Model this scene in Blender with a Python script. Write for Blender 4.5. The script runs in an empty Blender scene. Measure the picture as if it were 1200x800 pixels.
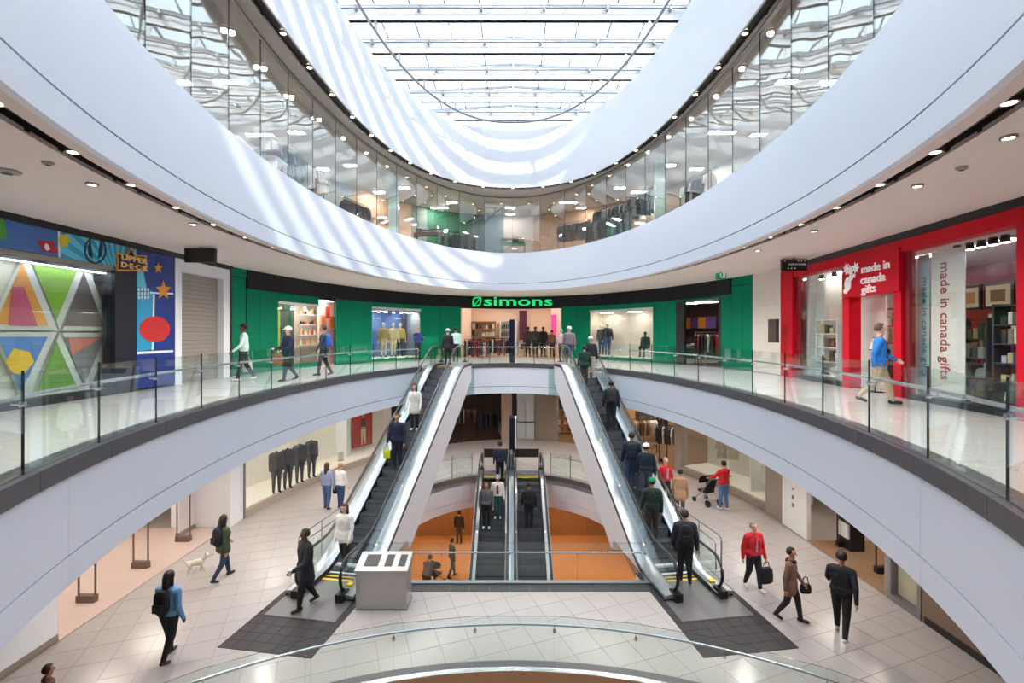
import bpy, bmesh, math, random
import numpy as np
from mathutils import Vector, Matrix

scene = bpy.context.scene
col = scene.collection
PI = math.pi
random.seed(7)

# ------------------------------------------------------------------ camera
CAM_Z = 1.45
cam_data = bpy.data.cameras.new('camera')
cam = bpy.data.objects.new('camera', cam_data)
col.objects.link(cam)
cam.location = (0.0, 0.0, CAM_Z)
cam.rotation_euler = (PI / 2, 0, 0)
cam_data.sensor_width = 36.0
cam_data.lens = 17.01
cam_data.shift_y = -9.0 / 1200.0
cam_data.clip_start = 0.05
cam_data.clip_end = 300
scene.camera = cam

# ------------------------------------------------------------------ sky, sun, exposure
world = bpy.data.worlds.new('overcast_sky')
scene.world = world
world.use_nodes = True
_bg = world.node_tree.nodes['Background']
_bg.inputs['Color'].default_value = (0.80, 0.90, 1.0, 1)
_bg.inputs['Strength'].default_value = 3.5

sun_data = bpy.data.lights.new('sun', 'SUN')
sun_data.energy = 5.0
sun_data.angle = math.radians(1.9)
sun_data.color = (1.0, 0.97, 0.92)
sun = bpy.data.objects.new('sun', sun_data)
col.objects.link(sun)
sun.rotation_euler = Vector((-0.56, 1.0, -0.62)).to_track_quat('-Z', 'Y').to_euler()

scene.view_settings.view_transform = 'Standard'
scene.view_settings.look = 'None'
scene.view_settings.gamma = 1.0
scene.view_settings.use_curve_mapping = False
scene.view_settings.exposure = 0.0
scene.cycles.transparent_max_bounces = 32
scene.cycles.max_bounces = 10
scene.cycles.diffuse_bounces = 5
scene.cycles.caustics_reflective = False
scene.cycles.caustics_refractive = False
scene.cycles.sample_clamp_indirect = 8.0

# ------------------------------------------------------------------ materials
def lin(c):
    return tuple(((v / 255.0) / 12.92 if v / 255.0 <= 0.04045 else ((v / 255.0 + 0.055) / 1.055) ** 2.4) for v in c)

MATS = {}
def pm(name, rgb, rough=0.5, metal=0.0, var=0.05, scale=6.0, bump=0.0, bscale=None, spec=0.5, emit=0.0, emit_rgb=None, coat=0.0):
    if name in MATS:
        return MATS[name]
    m = bpy.data.materials.new(name)
    m.use_nodes = True
    nt = m.node_tree
    p = nt.nodes['Principled BSDF']
    c = lin(rgb)
    tc = nt.nodes.new('ShaderNodeTexCoord')
    nz = nt.nodes.new('ShaderNodeTexNoise')
    nz.inputs['Scale'].default_value = scale
    nz.inputs['Detail'].default_value = 3.5
    nt.links.new(tc.outputs['Object'], nz.inputs['Vector'])
    mx = nt.nodes.new('ShaderNodeMix')
    mx.data_type = 'RGBA'
    mx.inputs[6].default_value = tuple(max(0, v * (1 - var)) for v in c) + (1,)
    mx.inputs[7].default_value = tuple(min(1, v * (1 + var)) for v in c) + (1,)
    nt.links.new(nz.outputs['Fac'], mx.inputs[0])
    nt.links.new(mx.outputs[2], p.inputs['Base Color'])
    p.inputs['Roughness'].default_value = rough
    p.inputs['Metallic'].default_value = metal
    p.inputs['Specular IOR Level'].default_value = spec
    p.inputs['Coat Weight'].default_value = coat
    if bump:
        b = nt.nodes.new('ShaderNodeBump')
        b.inputs['Strength'].default_value = bump
        b.inputs['Distance'].default_value = 0.02
        n2 = nt.nodes.new('ShaderNodeTexNoise')
        n2.inputs['Scale'].default_value = bscale or scale * 4
        nt.links.new(tc.outputs['Object'], n2.inputs['Vector'])
        nt.links.new(n2.outputs['Fac'], b.inputs['Height'])
        nt.links.new(b.outputs['Normal'], p.inputs['Normal'])
    if emit:
        p.inputs['Emission Color'].default_value = lin(emit_rgb or rgb) + (1,)
        p.inputs['Emission Strength'].default_value = emit
    MATS[name] = m
    return m

def glass_mat(name, tint=(0.93, 0.975, 0.965), r0=0.04, wave=0.0, wscale=0.35, gain=0.96):
    """thin architectural glass: see-through, mirror by angle of view (Schlick), optional slow waviness"""
    m = bpy.data.materials.new(name)
    m.use_nodes = True
    nt = m.node_tree
    nt.nodes.clear()
    out = nt.nodes.new('ShaderNodeOutputMaterial')
    tr = nt.nodes.new('ShaderNodeBsdfTransparent')
    tr.inputs['Color'].default_value = tint + (1,)
    gl = nt.nodes.new('ShaderNodeBsdfGlossy')
    gl.inputs['Roughness'].default_value = 0.0
    gl.inputs['Color'].default_value = (0.92, 0.97, 0.97, 1)
    lw = nt.nodes.new('ShaderNodeLayerWeight')
    pw = nt.nodes.new('ShaderNodeMath'); pw.operation = 'POWER'; pw.inputs[1].default_value = 5.0
    nt.links.new(lw.outputs['Facing'], pw.inputs[0])
    ml = nt.nodes.new('ShaderNodeMath'); ml.operation = 'MULTIPLY_ADD'
    ml.inputs[1].default_value = gain; ml.inputs[2].default_value = r0
    nt.links.new(pw.outputs[0], ml.inputs[0])
    mix = nt.nodes.new('ShaderNodeMixShader')
    nt.links.new(ml.outputs[0], mix.inputs[0])
    nt.links.new(tr.outputs[0], mix.inputs[1])
    nt.links.new(gl.outputs[0], mix.inputs[2])
    nt.links.new(mix.outputs[0], out.inputs['Surface'])
    if wave:
        tc = nt.nodes.new('ShaderNodeTexCoord')
        nz = nt.nodes.new('ShaderNodeTexNoise')
        nz.inputs['Scale'].default_value = wscale
        nz.inputs['Detail'].default_value = 1.0
        nt.links.new(tc.outputs['Object'], nz.inputs['Vector'])
        b = nt.nodes.new('ShaderNodeBump')
        b.inputs['Strength'].default_value = 1.0
        b.inputs['Distance'].default_value = wave
        nt.links.new(nz.outputs['Fac'], b.inputs['Height'])
        nt.links.new(b.outputs['Normal'], gl.inputs['Normal'])
    MATS[name] = m
    return m

def emit_mat(name, rgb, strength):
    m = bpy.data.materials.new(name)
    m.use_nodes = True
    nt = m.node_tree
    nt.nodes.clear()
    out = nt.nodes.new('ShaderNodeOutputMaterial')
    e = nt.nodes.new('ShaderNodeEmission')
    e.inputs['Color'].default_value = lin(rgb) + (1,)
    e.inputs['Strength'].default_value = strength
    nt.links.new(e.outputs[0], out.inputs['Surface'])
    MATS[name] = m
    return m

# ------------------------------------------------------------------ mesh helpers
def wmat(o):
    m = o.matrix_basis.copy()
    while o.parent:
        o = o.parent
        m = o.matrix_basis @ m
    return m

def tag(o, label=None, cat=None, group=None, kind=None):
    if label: o['label'] = label
    if cat: o['category'] = cat
    if group: o['group'] = group
    if kind: o['kind'] = kind
    return o

def thing(name, loc=(0, 0, 0), rz=0.0, label=None, cat=None, group=None, kind=None):
    o = bpy.data.objects.new(name, None)
    o.empty_display_size = 0.1
    col.objects.link(o)
    o.location = loc
    o.rotation_euler = (0, 0, rz)
    return tag(o, label, cat, group, kind)

class MB:
    """collects shapes (world or parent-local coordinates) and links them as ONE mesh object"""
    def __init__(s):
        s.v, s.f, s.m = [], [], []
    def add(s, verts, faces, mi=0):
        n = len(s.v)
        s.v.extend([tuple(p) for p in verts])
        s.f.extend([tuple(i + n for i in f) for f in faces])
        s.m.extend([mi] * len(faces))
        return s
    def box(s, x0, x1, y0, y1, z0, z1, mi=0):
        v = [(x0, y0, z0), (x1, y0, z0), (x1, y1, z0), (x0, y1, z0), (x0, y0, z1), (x1, y0, z1), (x1, y1, z1), (x0, y1, z1)]
        return s.add(v, [(0, 3, 2, 1), (4, 5, 6, 7), (0, 1, 5, 4), (1, 2, 6, 5), (2, 3, 7, 6), (3, 0, 4, 7)], mi)
    def obox(s, c, size, rz=0.0, mi=0, rx=0.0):
        M = Matrix.Translation(c) @ Matrix.Rotation(rz, 4, 'Z') @ Matrix.Rotation(rx, 4, 'X')
        a, b, d = size[0] / 2, size[1] / 2, size[2] / 2
        v = [M @ Vector(p) for p in [(-a, -b, -d), (a, -b, -d), (a, b, -d), (-a, b, -d), (-a, -b, d), (a, -b, d), (a, b, d), (-a, b, d)]]
        return s.add(v, [(0, 3, 2, 1), (4, 5, 6, 7), (0, 1, 5, 4), (1, 2, 6, 5), (2, 3, 7, 6), (3, 0, 4, 7)], mi)
    def hexa(s, a, b, mi=0):
        """a, b: two quads of 4 points each (same winding), joined"""
        v = list(a) + list(b)
        return s.add(v, [(0, 1, 2, 3), (7, 6, 5, 4), (0, 4, 5, 1), (1, 5, 6, 2), (2, 6, 7, 3), (3, 7, 4, 0)], mi)
    def prism(s, poly, z0, z1, mi=0):
        n = len(poly)
        v = [(p[0], p[1], z0) for p in poly] + [(p[0], p[1], z1) for p in poly]
        f = [tuple(range(n - 1, -1, -1)), tuple(range(n, 2 * n))] + [(i, (i + 1) % n, n + (i + 1) % n, n + i) for i in range(n)]
        return s.add(v, f, mi)
    def plate(s, pts, off, mi=0):
        """polygon pts (3d) extruded by vector off"""
        n = len(pts)
        o = Vector(off)
        v = [Vector(p) for p in pts] + [Vector(p) + o for p in pts]
        f = [tuple(range(n - 1, -1, -1)), tuple(range(n, 2 * n))] + [(i, (i + 1) % n, n + (i + 1) % n, n + i) for i in range(n)]
        return s.add(v, f, mi)
    def strip(s, A, B, closed=False, mi=0):
        n = len(A)
        v = list(A) + list(B)
        k = n if closed else n - 1
        return s.add(v, [(i, (i + 1) % n, n + (i + 1) % n, n + i) for i in range(k)], mi)
    def loops(s, loops, closed=False, caps=True, mi=0, ring=True):
        """loft through loops (each a list of points); ring: loops close on themselves"""
        n = len(loops[0])
        v = [p for L in loops for p in L]
        f = []
        for j in range(len(loops) - (0 if closed else 1)):
            a, b = j * n, ((j + 1) % len(loops)) * n
            for i in range(n if ring else n - 1):
                f.append((a + i, a + (i + 1) % n, b + (i + 1) % n, b + i))
        if caps and not closed and ring:
            f.append(tuple(range(n - 1, -1, -1)))
            e = (len(loops) - 1) * n
            f.append(tuple(range(e, e + n)))
        return s.add(v, f, mi)
    def tube(s, pts, r, n=8, closed=False, mi=0, squash=1.0):
        pts = [Vector(p) for p in pts]
        L = []
        k = len(pts)
        for i in range(k):
            if closed:
                t = pts[(i + 1) % k] - pts[i - 1]
            else:
                t = pts[min(i + 1, k - 1)] - pts[max(i - 1, 0)]
            t.normalize()
            up = Vector((0, 0, 1)) if abs(t.z) < 0.95 else Vector((0, 1, 0))
            a = t.cross(up).normalized()
            b = a.cross(t).normalized()
            rr = r[i] if isinstance(r, (list, tuple)) else r
            L.append([pts[i] + a * rr * math.cos(q * 2 * PI / n) + b * rr * squash * math.sin(q * 2 * PI / n) for q in range(n)])
        return s.loops(L, closed=closed, mi=mi)
    def lathe(s, prof, c=(0, 0, 0), n=16, mi=0, sx=1.0, sy=1.0):
        L = [[(c[0] + r * sx * math.cos(q * 2 * PI / n), c[1] + r * sy * math.sin(q * 2 * PI / n), c[2] + z) for q in range(n)] for r, z in prof]
        return s.loops(L, mi=mi)
    def ball(s, c, r, n=10, mi=0, sz=1.0, sx=1.0, sy=1.0):
        prof = [(max(1e-4, math.sin(k * PI / (n // 2 + 1))) * r, -math.cos(k * PI / (n // 2 + 1)) * r * sz) for k in range(0, n // 2 + 2)]
        return s.lathe(prof, c, n, mi, sx, sy)
    def mesh(s, name, mats, smooth=False):
        me = bpy.data.meshes.new(name)
        me.from_pydata(s.v, [], s.f)
        for q in (mats if isinstance(mats, (list, tuple)) else [mats]):
            me.materials.append(q)
        if len(me.materials) > 1:
            me.polygons.foreach_set('material_index', s.m)
        if smooth:
            me.polygons.foreach_set('use_smooth', [True] * len(me.polygons))
            try:
                me.set_sharp_from_angle(angle=math.radians(40))
            except Exception:
                pass
        me.update()
        return me
    def build(s, name, mats, parent=None, smooth=False, world=False, fix=False):
        if world and parent:
            M = wmat(parent).inverted()
            s.v = [tuple(M @ Vector(p)) for p in s.v]
        loc = None
        if parent is None:
            xs = np.array(s.v)
            lo, hi = xs.min(0), xs.max(0)
            loc = ((lo[0] + hi[0]) / 2, (lo[1] + hi[1]) / 2, lo[2])
            s.v = [(p[0] - loc[0], p[1] - loc[1], p[2] - loc[2]) for p in s.v]
        me = s.mesh(name, mats, smooth)
        if fix:
            bm = bmesh.new(); bm.from_mesh(me)
            bmesh.ops.recalc_face_normals(bm, faces=bm.faces)
            bm.to_mesh(me); bm.free()
        o = bpy.data.objects.new(name, me)
        col.objects.link(o)
        o.parent = parent
        if loc:
            o.location = loc
        return o

def link(name, me, parent=None, M=None):
    o = bpy.data.objects.new(name, me)
    col.objects.link(o)
    o.parent = parent
    if M is not None:
        o.matrix_basis = M
    return o

def copy_tree(o, parent=None):
    c = o.copy()
    col.objects.link(c)
    c.parent = parent
    for ch in list(o.children):
        copy_tree(ch, c)
    return c

def holed_slab(outer, holes, z0, z1, name, mat, parent=None):
    """slab with holes: loops of (x, y)"""
    bm = bmesh.new()
    edges = []
    for lp in [outer] + holes:
        vs = [bm.verts.new((p[0], p[1], z1)) for p in lp]
        for i in range(len(vs)):
            edges.append(bm.edges.new((vs[i], vs[(i + 1) % len(vs)])))
    bmesh.ops.triangle_fill(bm, use_beauty=True, use_dissolve=False, edges=edges)
    bmesh.ops.recalc_face_normals(bm, faces=bm.faces)
    r = bmesh.ops.extrude_face_region(bm, geom=list(bm.faces))
    for g in r['geom']:
        if isinstance(g, bmesh.types.BMVert):
            g.co.z = z0
    bmesh.ops.recalc_face_normals(bm, faces=bm.faces)
    me = bpy.data.meshes.new(name)
    bm.to_mesh(me); bm.free()
    me.materials.append(mat)
    return link(name, me, parent)

def sgn(v, p):
    return math.copysign(abs(v) ** p, v)

def ell(E, t, off=0.0):
    """point on a (super)ellipse; t = 0 is the far end, growing clockwise to the right; off = outward offset"""
    cx, cy, a, b, n = E
    s, c = math.sin(t), math.cos(t)
    x, y = a * sgn(s, 2 / n), b * sgn(c, 2 / n)
    if off:
        gx = sgn(x / a, n - 1) / a
        gy = sgn(y / b, n - 1) / b
        g = math.hypot(gx, gy)
        x += gx / g * off
        y += gy / g * off
    return (cx + x, cy + y)

def ell_loop(E, off=0.0, n=160, z=None):
    L = [ell(E, 2 * PI * k / n, off) for k in range(n)]
    return L if z is None else [(p[0], p[1], z) for p in L]

def arc_params(E, t0, t1, step, off=0.0):
    """split the arc t0..t1 into pieces of about equal length"""
    K = 600
    pts = [ell(E, t0 + (t1 - t0) * k / K, off) for k in range(K + 1)]
    acc = [0.0]
    for k in range(K):
        acc.append(acc[-1] + math.dist(pts[k], pts[k + 1]))
    n = max(1, round(acc[-1] / step))
    out, j = [], 0
    for q in range(n + 1):
        target = acc[-1] * q / n
        while j < K and acc[j + 1] < target:
            j += 1
        fr = 0 if j >= K else (target - acc[j]) / max(1e-9, acc[j + 1] - acc[j])
        out.append(t0 + (t1 - t0) * min(1.0, (j + fr) / K))
    return out

def ring_band(mb, E, z0, z1, off0, off1, t0=0.0, t1=2 * PI, n=160, mi=0):
    """solid curved band between two offsets and two heights"""
    closed = abs(t1 - t0 - 2 * PI) < 1e-6
    k = n if closed else n + 1
    L = []
    for q in range(k):
        t = t0 + (t1 - t0) * q / n
        a, b = ell(E, t, off0), ell(E, t, off1)
        L.append([(a[0], a[1], z0), (b[0], b[1], z0), (b[0], b[1], z1), (a[0], a[1], z1)])
    mb.loops(L, closed=closed, mi=mi)
    return mb

def text_mesh(body, size, depth=0.01, spacing=1.0, bold=0.0, align='CENTER'):
    cu = bpy.data.curves.new('lettering', 'FONT')
    cu.body = body
    cu.size = size
    cu.extrude = depth
    cu.space_character = spacing
    cu.offset = bold
    cu.align_x = align
    cu.resolution_u = 3
    o = bpy.data.objects.new('lettering', cu)
    col.objects.link(o)
    dg = bpy.context.evaluated_depsgraph_get()
    me = bpy.data.meshes.new_from_object(o.evaluated_get(dg))
    bpy.data.objects.remove(o)
    return me

def put_text(body, size, loc, ux, mat, parent=None, name='lettering', depth=0.01, up=(0, 0, 1), spacing=1.0, bold=0.0, align='CENTER', width=None):
    """lettering standing at loc, reading along ux, upright along up"""
    me = text_mesh(body, size, depth, spacing, bold, align)
    me.materials.clear(); me.materials.append(mat)
    x = Vector(ux).normalized(); u = Vector(up).normalized(); z = x.cross(u)
    s = 1.0
    if width:
        xs = [v.co.x for v in me.vertices]
        s = width / (max(xs) - min(xs))
    M = Matrix(((x.x * s, u.x, z.x, loc[0]), (x.y * s, u.y, z.y, loc[1]), (x.z * s, u.z, z.z, loc[2]), (0, 0, 0, 1)))
    me.transform(M if parent is None else wmat(parent).inverted() @ M)
    return link(name, me, parent)

# ------------------------------------------------------------------ shared materials
WHITE = pm('white_plaster', (236, 238, 243), 0.55, var=0.015, scale=1.5)
FASCIA = pm('white_fascia_paint', (232, 240, 255), 0.42, var=0.012, scale=1.2)
SOFFIT = pm('warm_grey_soffit', (222, 212, 208), 0.7, var=0.02)
DARKSLOT = pm('dark_bronze_slot', (34, 30, 30), 0.5, var=0.1)
STONE = pm('dark_grey_stone', (88, 87, 92), 0.32, var=0.12, scale=5)
BLACKSTONE = pm('black_stone', (48, 45, 50), 0.35, var=0.15, scale=9)
STEEL = pm('brushed_steel', (196, 198, 203), 0.25, metal=1.0, var=0.06, scale=14)
DSTEEL = pm('dull_steel', (150, 150, 154), 0.38, metal=0.9, var=0.08, scale=10)
BLACK = pm('black_paint', (22, 22, 27), 0.45, var=0.1)
RUBBER = pm('black_rubber', (20, 20, 22), 0.4, var=0.1)
TILE = pm('cream_floor_tile', (177, 170, 167), 0.2, var=0.03, scale=2.0)
GROUT = pm('tile_grout', (146, 136, 131), 0.7, var=0.05)
TILE2 = pm('polished_floor_tile', (224, 220, 217), 0.12, var=0.03, scale=1.2)
GROUT2 = pm('polished_floor_grout', (176, 172, 168), 0.6, var=0.05)
GLASS = glass_mat('rail_glass')
GLASSEDGE = pm('glass_edge', (38, 58, 58), 0.2, var=0.05)
WGLASS = glass_mat('wavy_curtain_glass', tint=(0.965, 0.985, 0.985), r0=0.10, wave=0.02, wscale=0.6)
SHOPGLASS = glass_mat('shop_glass', tint=(0.95, 0.98, 0.98), r0=0.035)
LAMP = emit_mat('warm_lamp_glow', (255, 232, 196), 30.0)
SHOPLAMP = emit_mat('shop_lamp_glow', (255, 243, 228), 16.0)
COOLLAMP = emit_mat('cool_lamp_glow', (245, 246, 255), 9.0)
YELLOW = pm('yellow_safety_paint', (246, 208, 40), 0.5)

# ================================================================== PLAN OF THE PLACE
Z0, Z1, Z2, Z3 = -9.6, -4.8, 0.0, 5.3          # floor heights
E2 = (-0.20, 11.70, 5.69, 11.50, 2.0)           # edge of the second-level gallery
E3 = (-0.10, 12.60, 5.90, 12.60, 2.0)           # edge of the third-level gallery
ED = (0.05, 11.80, 5.35, 11.75, 2.4)            # skylight drum
HA = (0.05, 2.00, 8.00, 6.95, 2.0)              # round opening in the first-level floor under the viewer
FOC, CX, HY = 567.0, 600.0, 391.0
XL = -9.5                                       # left shop line
def path_left(X):
    return (XL, -XL * FOC / (CX - X))
def path_right(X):
    u = (X - CX) / FOC
    d = 7.74 / (u - 0.0974)
    return (u * d, d)
def path_green(X, a=9.7, b=16.0, c=14.0):
    u = (X - CX) / FOC
    A = u * u / (a * a) + 1 / (b * b); B = -2 * c / (b * b); C = c * c / (b * b) - 1
    y = (-B + math.sqrt(B * B - 4 * A * C)) / (2 * A)
    return (u * y, y)
def path_lower(X):
    return path_green(X, 9.2, 15.2, 13.5)
def plan(X, Y, z):
    """where the floor point seen at this column and row lies, for a floor at height z"""
    d = (CAM_Z - z) * FOC / (Y - HY)
    return ((X - CX) / FOC * d, d)
def zat(Y, d):
    return CAM_Z + (HY - Y) / FOC * d
OUTER = [(-18, -9), (18, -9), (18, 40), (-18, 40)]

# ------------------------------------------------------------------ enclosing walls
WALLG = pm('outer_wall_grey', (196, 193, 190), 0.8)
for nm, bx in (('wall_left', (-18.3, -18, -9, 40)), ('wall_right', (18, 18.3, -9, 40)), ('wall_back', (-18, 18, -9.3, -9)), ('wall_far', (-18, 18, 40, 40.3))):
    o = MB().box(bx[0], bx[1], bx[2], bx[3], -9.9, 11.5).build(nm, WALLG)
    tag(o, 'plain grey outer wall enclosing the mall halls', 'wall', kind='structure')

# ------------------------------------------------------------------ floor tiles
def inside_e(E, x, y):
    cx, cy, a, b, n = E
    return (abs((x - cx) / a) ** n + abs((y - cy) / b) ** n) ** (1 / n)

def clip_poly(poly, g):
    """clip a small convex polygon by g(x, y) >= 0 (g taken as linear over the polygon)"""
    vals = [g(p[0], p[1]) for p in poly]
    if min(vals) >= 0: return poly
    if max(vals) <= 0: return None
    out = []
    for i in range(len(poly)):
        p, q, a, b = poly[i], poly[(i + 1) % len(poly)], vals[i], vals[(i + 1) % len(poly)]
        if a >= 0: out.append(p)
        if (a >= 0) != (b >= 0):
            k = a / (a - b)
            out.append((p[0] + (q[0] - p[0]) * k, p[1] + (q[1] - p[1]) * k))
    return out if len(out) >= 3 else None

def seen_px(x, y, z, windows=()):
    """rough pixel size of a floor tile at this point (0 when hidden or outside the picture)"""
    if y < 1.5: return 0
    X = CX + x / y * FOC; Y = HY + (CAM_Z - z) / y * FOC
    if X < -25 or X > 1225 or Y > 830: return 0
    for E, zz in windows:
        k = (CAM_Z - zz) / (CAM_Z - z)
        if inside_e(E, x * k, y * k) > 1.02: return 0
    return FOC / y

def tile_floor(parent, z, size, ang, ext, constraints, mat, gap=0.008, windows=(), limit=300, origin=(0, 0), sy=None):
    sy = sy or size
    ca, sa = math.cos(ang), math.sin(ang)
    full = None
    rows = []
    x0, x1, y0, y1 = ext
    R = int(60 / size)
    for i in range(-R, R):
        for j in range(-R, R):
            cu, cv = (i + 0.5) * size, (j + 0.5) * sy
            cx, cy = origin[0] + cu * ca - cv * sa, origin[1] + cu * sa + cv * ca
            if not (x0 < cx < x1 and y0 < cy < y1): continue
            hs, hv = size / 2 - gap / 2, sy / 2 - gap / 2
            base = [(cx + a * ca * hs - b * sa * hv, cy + a * sa * hs + b * ca * hv) for a, b in ((-1, -1), (1, -1), (1, 1), (-1, 1))]
            poly = base
            for g in constraints:
                poly = clip_poly(poly, g)
                if poly is None: break
            if poly is None: continue
            rows.append((seen_px(cx, cy, z, windows), cx, cy, poly, poly is base))
    rows.sort(key=lambda r: -r[0])
    rest = MB()
    for k, (px, cx, cy, poly, whole) in enumerate(rows):
        if k < limit and px > 0:
            if whole:
                if full is None:
                    full = MB().prism([(p[0] - cx, p[1] - cy) for p in poly], -0.012, 0).mesh('floor_tile', mat)
                link('floor_tile', full, parent, Matrix.Translation((cx, cy, z)))
            else:
                MB().prism([(p[0] - cx, p[1] - cy) for p in poly], -0.012, 0).build('floor_tile', mat, parent).location = (cx, cy, z)
        else:
            rest.prism(poly, z - 0.012, z)
    if rest.v:
        tag(rest.build('floor_tiles_beyond', mat, parent), kind='stuff')

# ------------------------------------------------------------------ second-level floor
floor2 = holed_slab(OUTER, [ell_loop(E2, 0.15, 120)], -0.35, -0.008, 'floor_level_two', GROUT2)
tag(floor2, 'polished pale tile floor of the gallery with the green store', 'floor', kind='structure')
def g_right(x, y):
    return (7.74 + 0.0974 * y) - x
def g_in2(x, y):
    dy = max(y - 14.0, 0) / 16.0
    return 1 - math.hypot(x / 9.7, dy)
tile_floor(floor2, 0.0, 0.9, 0.0, (-10.5, 10.5, -4, 31),
           [lambda x, y: inside_e(E2, x, y) - 1.045, g_right, g_in2, lambda x, y: x - XL], TILE2, gap=0.006, limit=290, origin=(0.2, 0.1))

# edge of the gallery: stone curb, white fascia with a shadow groove
edge2 = thing('trim_1', (E2[0], E2[1], -1.4), label='curved white balcony fascia with dark stone curb below the glass railing', cat='fascia', kind='structure')
LAND = ((-0.69, -0.325), (0.385, 0.78))          # gaps where the escalators land
def spans():
    return [(LAND[1][1], 2 * PI + LAND[0][0]), (LAND[0][1], LAND[1][0])]
for t0, t1 in spans():
    ts = arc_params(E2, t0, t1, 1.45)
    for a, b in zip(ts[:-1], ts[1:]):
        ring_band(m := MB(), E2, -0.16, 0.05, 0.0, 0.32, a + 0.0004, b - 0.0004, 4)
        m.build('curb_stone', STONE, edge2, world=True)
FJ = arc_params(E2, 0, 2 * PI, 5.2)
for a, b in zip(FJ[:-1], FJ[1:]):
    ring_band(m := MB(), E2, -1.055, -0.165, 0.03, 0.13, a + 0.0003, b - 0.0003, 14)
    m.build('fascia_panel', FASCIA, edge2, smooth=True, world=True)
    ring_band(m := MB(), E2, -1.40, -1.075, 0.03, 0.13, a + 0.0003, b - 0.0003, 14)
    m.build('fascia_panel', FASCIA, edge2, smooth=True, world=True)
ring_band(m := MB(), E2, -1.39, -0.17, 0.055, 0.12)
m.build('backing', DARKSLOT, edge2, world=True)
for t in LAND[0][1], LAND[1][0]:
    p = ell(E2, t, 0.0); sx = 1 if p[0] < 0 else -1
    MB().box(min(p[0] - sx * 0.08, p[0] + sx * 0.26), max(p[0] - sx * 0.08, p[0] + sx * 0.26), p[1] - 0.10, p[1] - 0.085, -1.45, 0.05).build('glass_fin', glass_mat('fin_glass', tint=(0.80, 0.93, 0.91), r0=0.08), edge2, world=True)

# ceiling of the first level
ceil1 = holed_slab(OUTER, [ell_loop(E2, 0.10, 120)], -1.39, -1.33, 'ceiling_level_one', SOFFIT)
tag(ceil1, 'warm grey ceiling over the lower shops', 'ceiling', kind='structure')

# ------------------------------------------------------------------ first-level floor
HB = [(-3.5, 12.18), (3.38, 12.18), (3.42, 13.4), (4.1, 15.6)]
HBE = (-0.05, 16.0, 4.3, 5.55, 2.2)
HB += [ell(HBE, PI / 2 - PI * k / 40) for k in range(41)]
HB += [(-4.2, 15.6), (-3.54, 13.4)]
def sd_poly(P, x, y):
    """signed distance, positive outside"""
    best, ins = 1e9, False
    n = len(P)
    for i in range(n):
        ax, ay = P[i]; bx, by = P[(i + 1) % n]
        dx, dy = bx - ax, by - ay
        k = max(0, min(1, ((x - ax) * dx + (y - ay) * dy) / (dx * dx + dy * dy)))
        best = min(best, math.hypot(x - ax - k * dx, y - ay - k * dy))
        if (ay > y) != (by > y) and x < (bx - ax) * (y - ay) / (by - ay) + ax: ins = not ins
    return -best if ins else best
floor1 = holed_slab(OUTER, [ell_loop(HA, 0.0, 120), HB], Z1 - 0.35, Z1 - 0.008, 'floor_level_one', GROUT)
tag(floor1, 'cream tiled floor of the lower hall around the escalators', 'floor', kind='structure')
def g_in1(x, y):
    dy = max(y - 13.5, 0) / 15.2
    return 1 - math.hypot((x + 0.15) / 9.05, dy)
tile_floor(floor1, Z1, 0.6, math.radians(20.5), (-10, 10, 3, 29),
           [lambda x, y: (inside_e(HA, x, y) - 1) * 6 - 0.28, lambda x, y: sd_poly(HB, x, y) - 0.40, g_in1], TILE,
           windows=((E2, -1.4), (E2, 0.0)), origin=(0.1, 9.0))
# dark borders of the two openings
trimA = thing('trim_2', (HA[0], HA[1], Z1), label='dark stone border with steel edge around the round lower opening', cat='border', kind='structure')
for k in range(24):
    a, b = -1.2 + 2.4 * k / 24, -1.2 + 2.4 * (k + 1) / 24
    ring_band(m := MB(), HA, Z1 - 0.01, Z1 + 0.012, 0.10, 0.30, a + 0.0004, b - 0.0004, 4)
    m.build('border_stone', STONE, trimA, world=True)
ring_band(m := MB(), HA, Z1 - 0.35, Z1 + 0.03, -0.02, 0.10)
m.build('steel_edge', STEEL, trimA, world=True)
ring_band(m := MB(), HA, Z1 - 1.4, Z1 - 0.06, -0.005, 0.08)
m.build('fascia', FASCIA, trimA, world=True)
trimB = thing('trim_3', (0, 15.5, Z1 - 1.4), label='white fascia with stone curb around the opening of the middle escalators', cat='fascia', kind='structure')
def offset_loop(P, d):
    n = len(P); out = []
    for i in range(n):
        a, b, c = Vector(P[i - 1]), Vector(P[i]), Vector(P[(i + 1) % n])
        e1, e2 = (b - a).normalized(), (c - b).normalized()
        n1, n2 = Vector((e1.y, -e1.x)), Vector((e2.y, -e2.x))
        q = (n1 + n2)
        q = q / max(0.3, q.dot(n1))
        out.append((b.x + q.x * d, b.y + q.y * d))
    return out
def loop_band(mb, P, z0, z1, o0, o1, mi=0):
    A, B = offset_loop(P, o0), offset_loop(P, o1)
    mb.loops([[(a[0], a[1], z0), (b[0], b[1], z0), (b[0], b[1], z1), (a[0], a[1], z1)] for a, b in zip(A, B)], closed=True, mi=mi)
    return mb
loop_band(MB(), HB, Z1 - 1.03, Z1 - 0.16, 0.0, 0.10).build('fascia', FASCIA, trimB, world=True)
loop_band(MB(), HB, Z1 - 1.35, Z1 - 1.05, 0.0, 0.10).build('fascia', FASCIA, trimB, world=True)
loop_band(MB(), HB, Z1 - 0.155, Z1 + 0.04, -0.03, 0.12).build('curb', DSTEEL, trimB, world=True)
# stone border in front of the near edge, in blocks
for k in range(14):
    x0 = -3.5 + 6.88 * k / 14
    MB().box(x0 + 0.003, x0 + 6.88 / 14 - 0.003, 11.74, 12.06, Z1 - 0.01, Z1 + 0.012).build('border_stone', BLACKSTONE, trimB, world=True)

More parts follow.
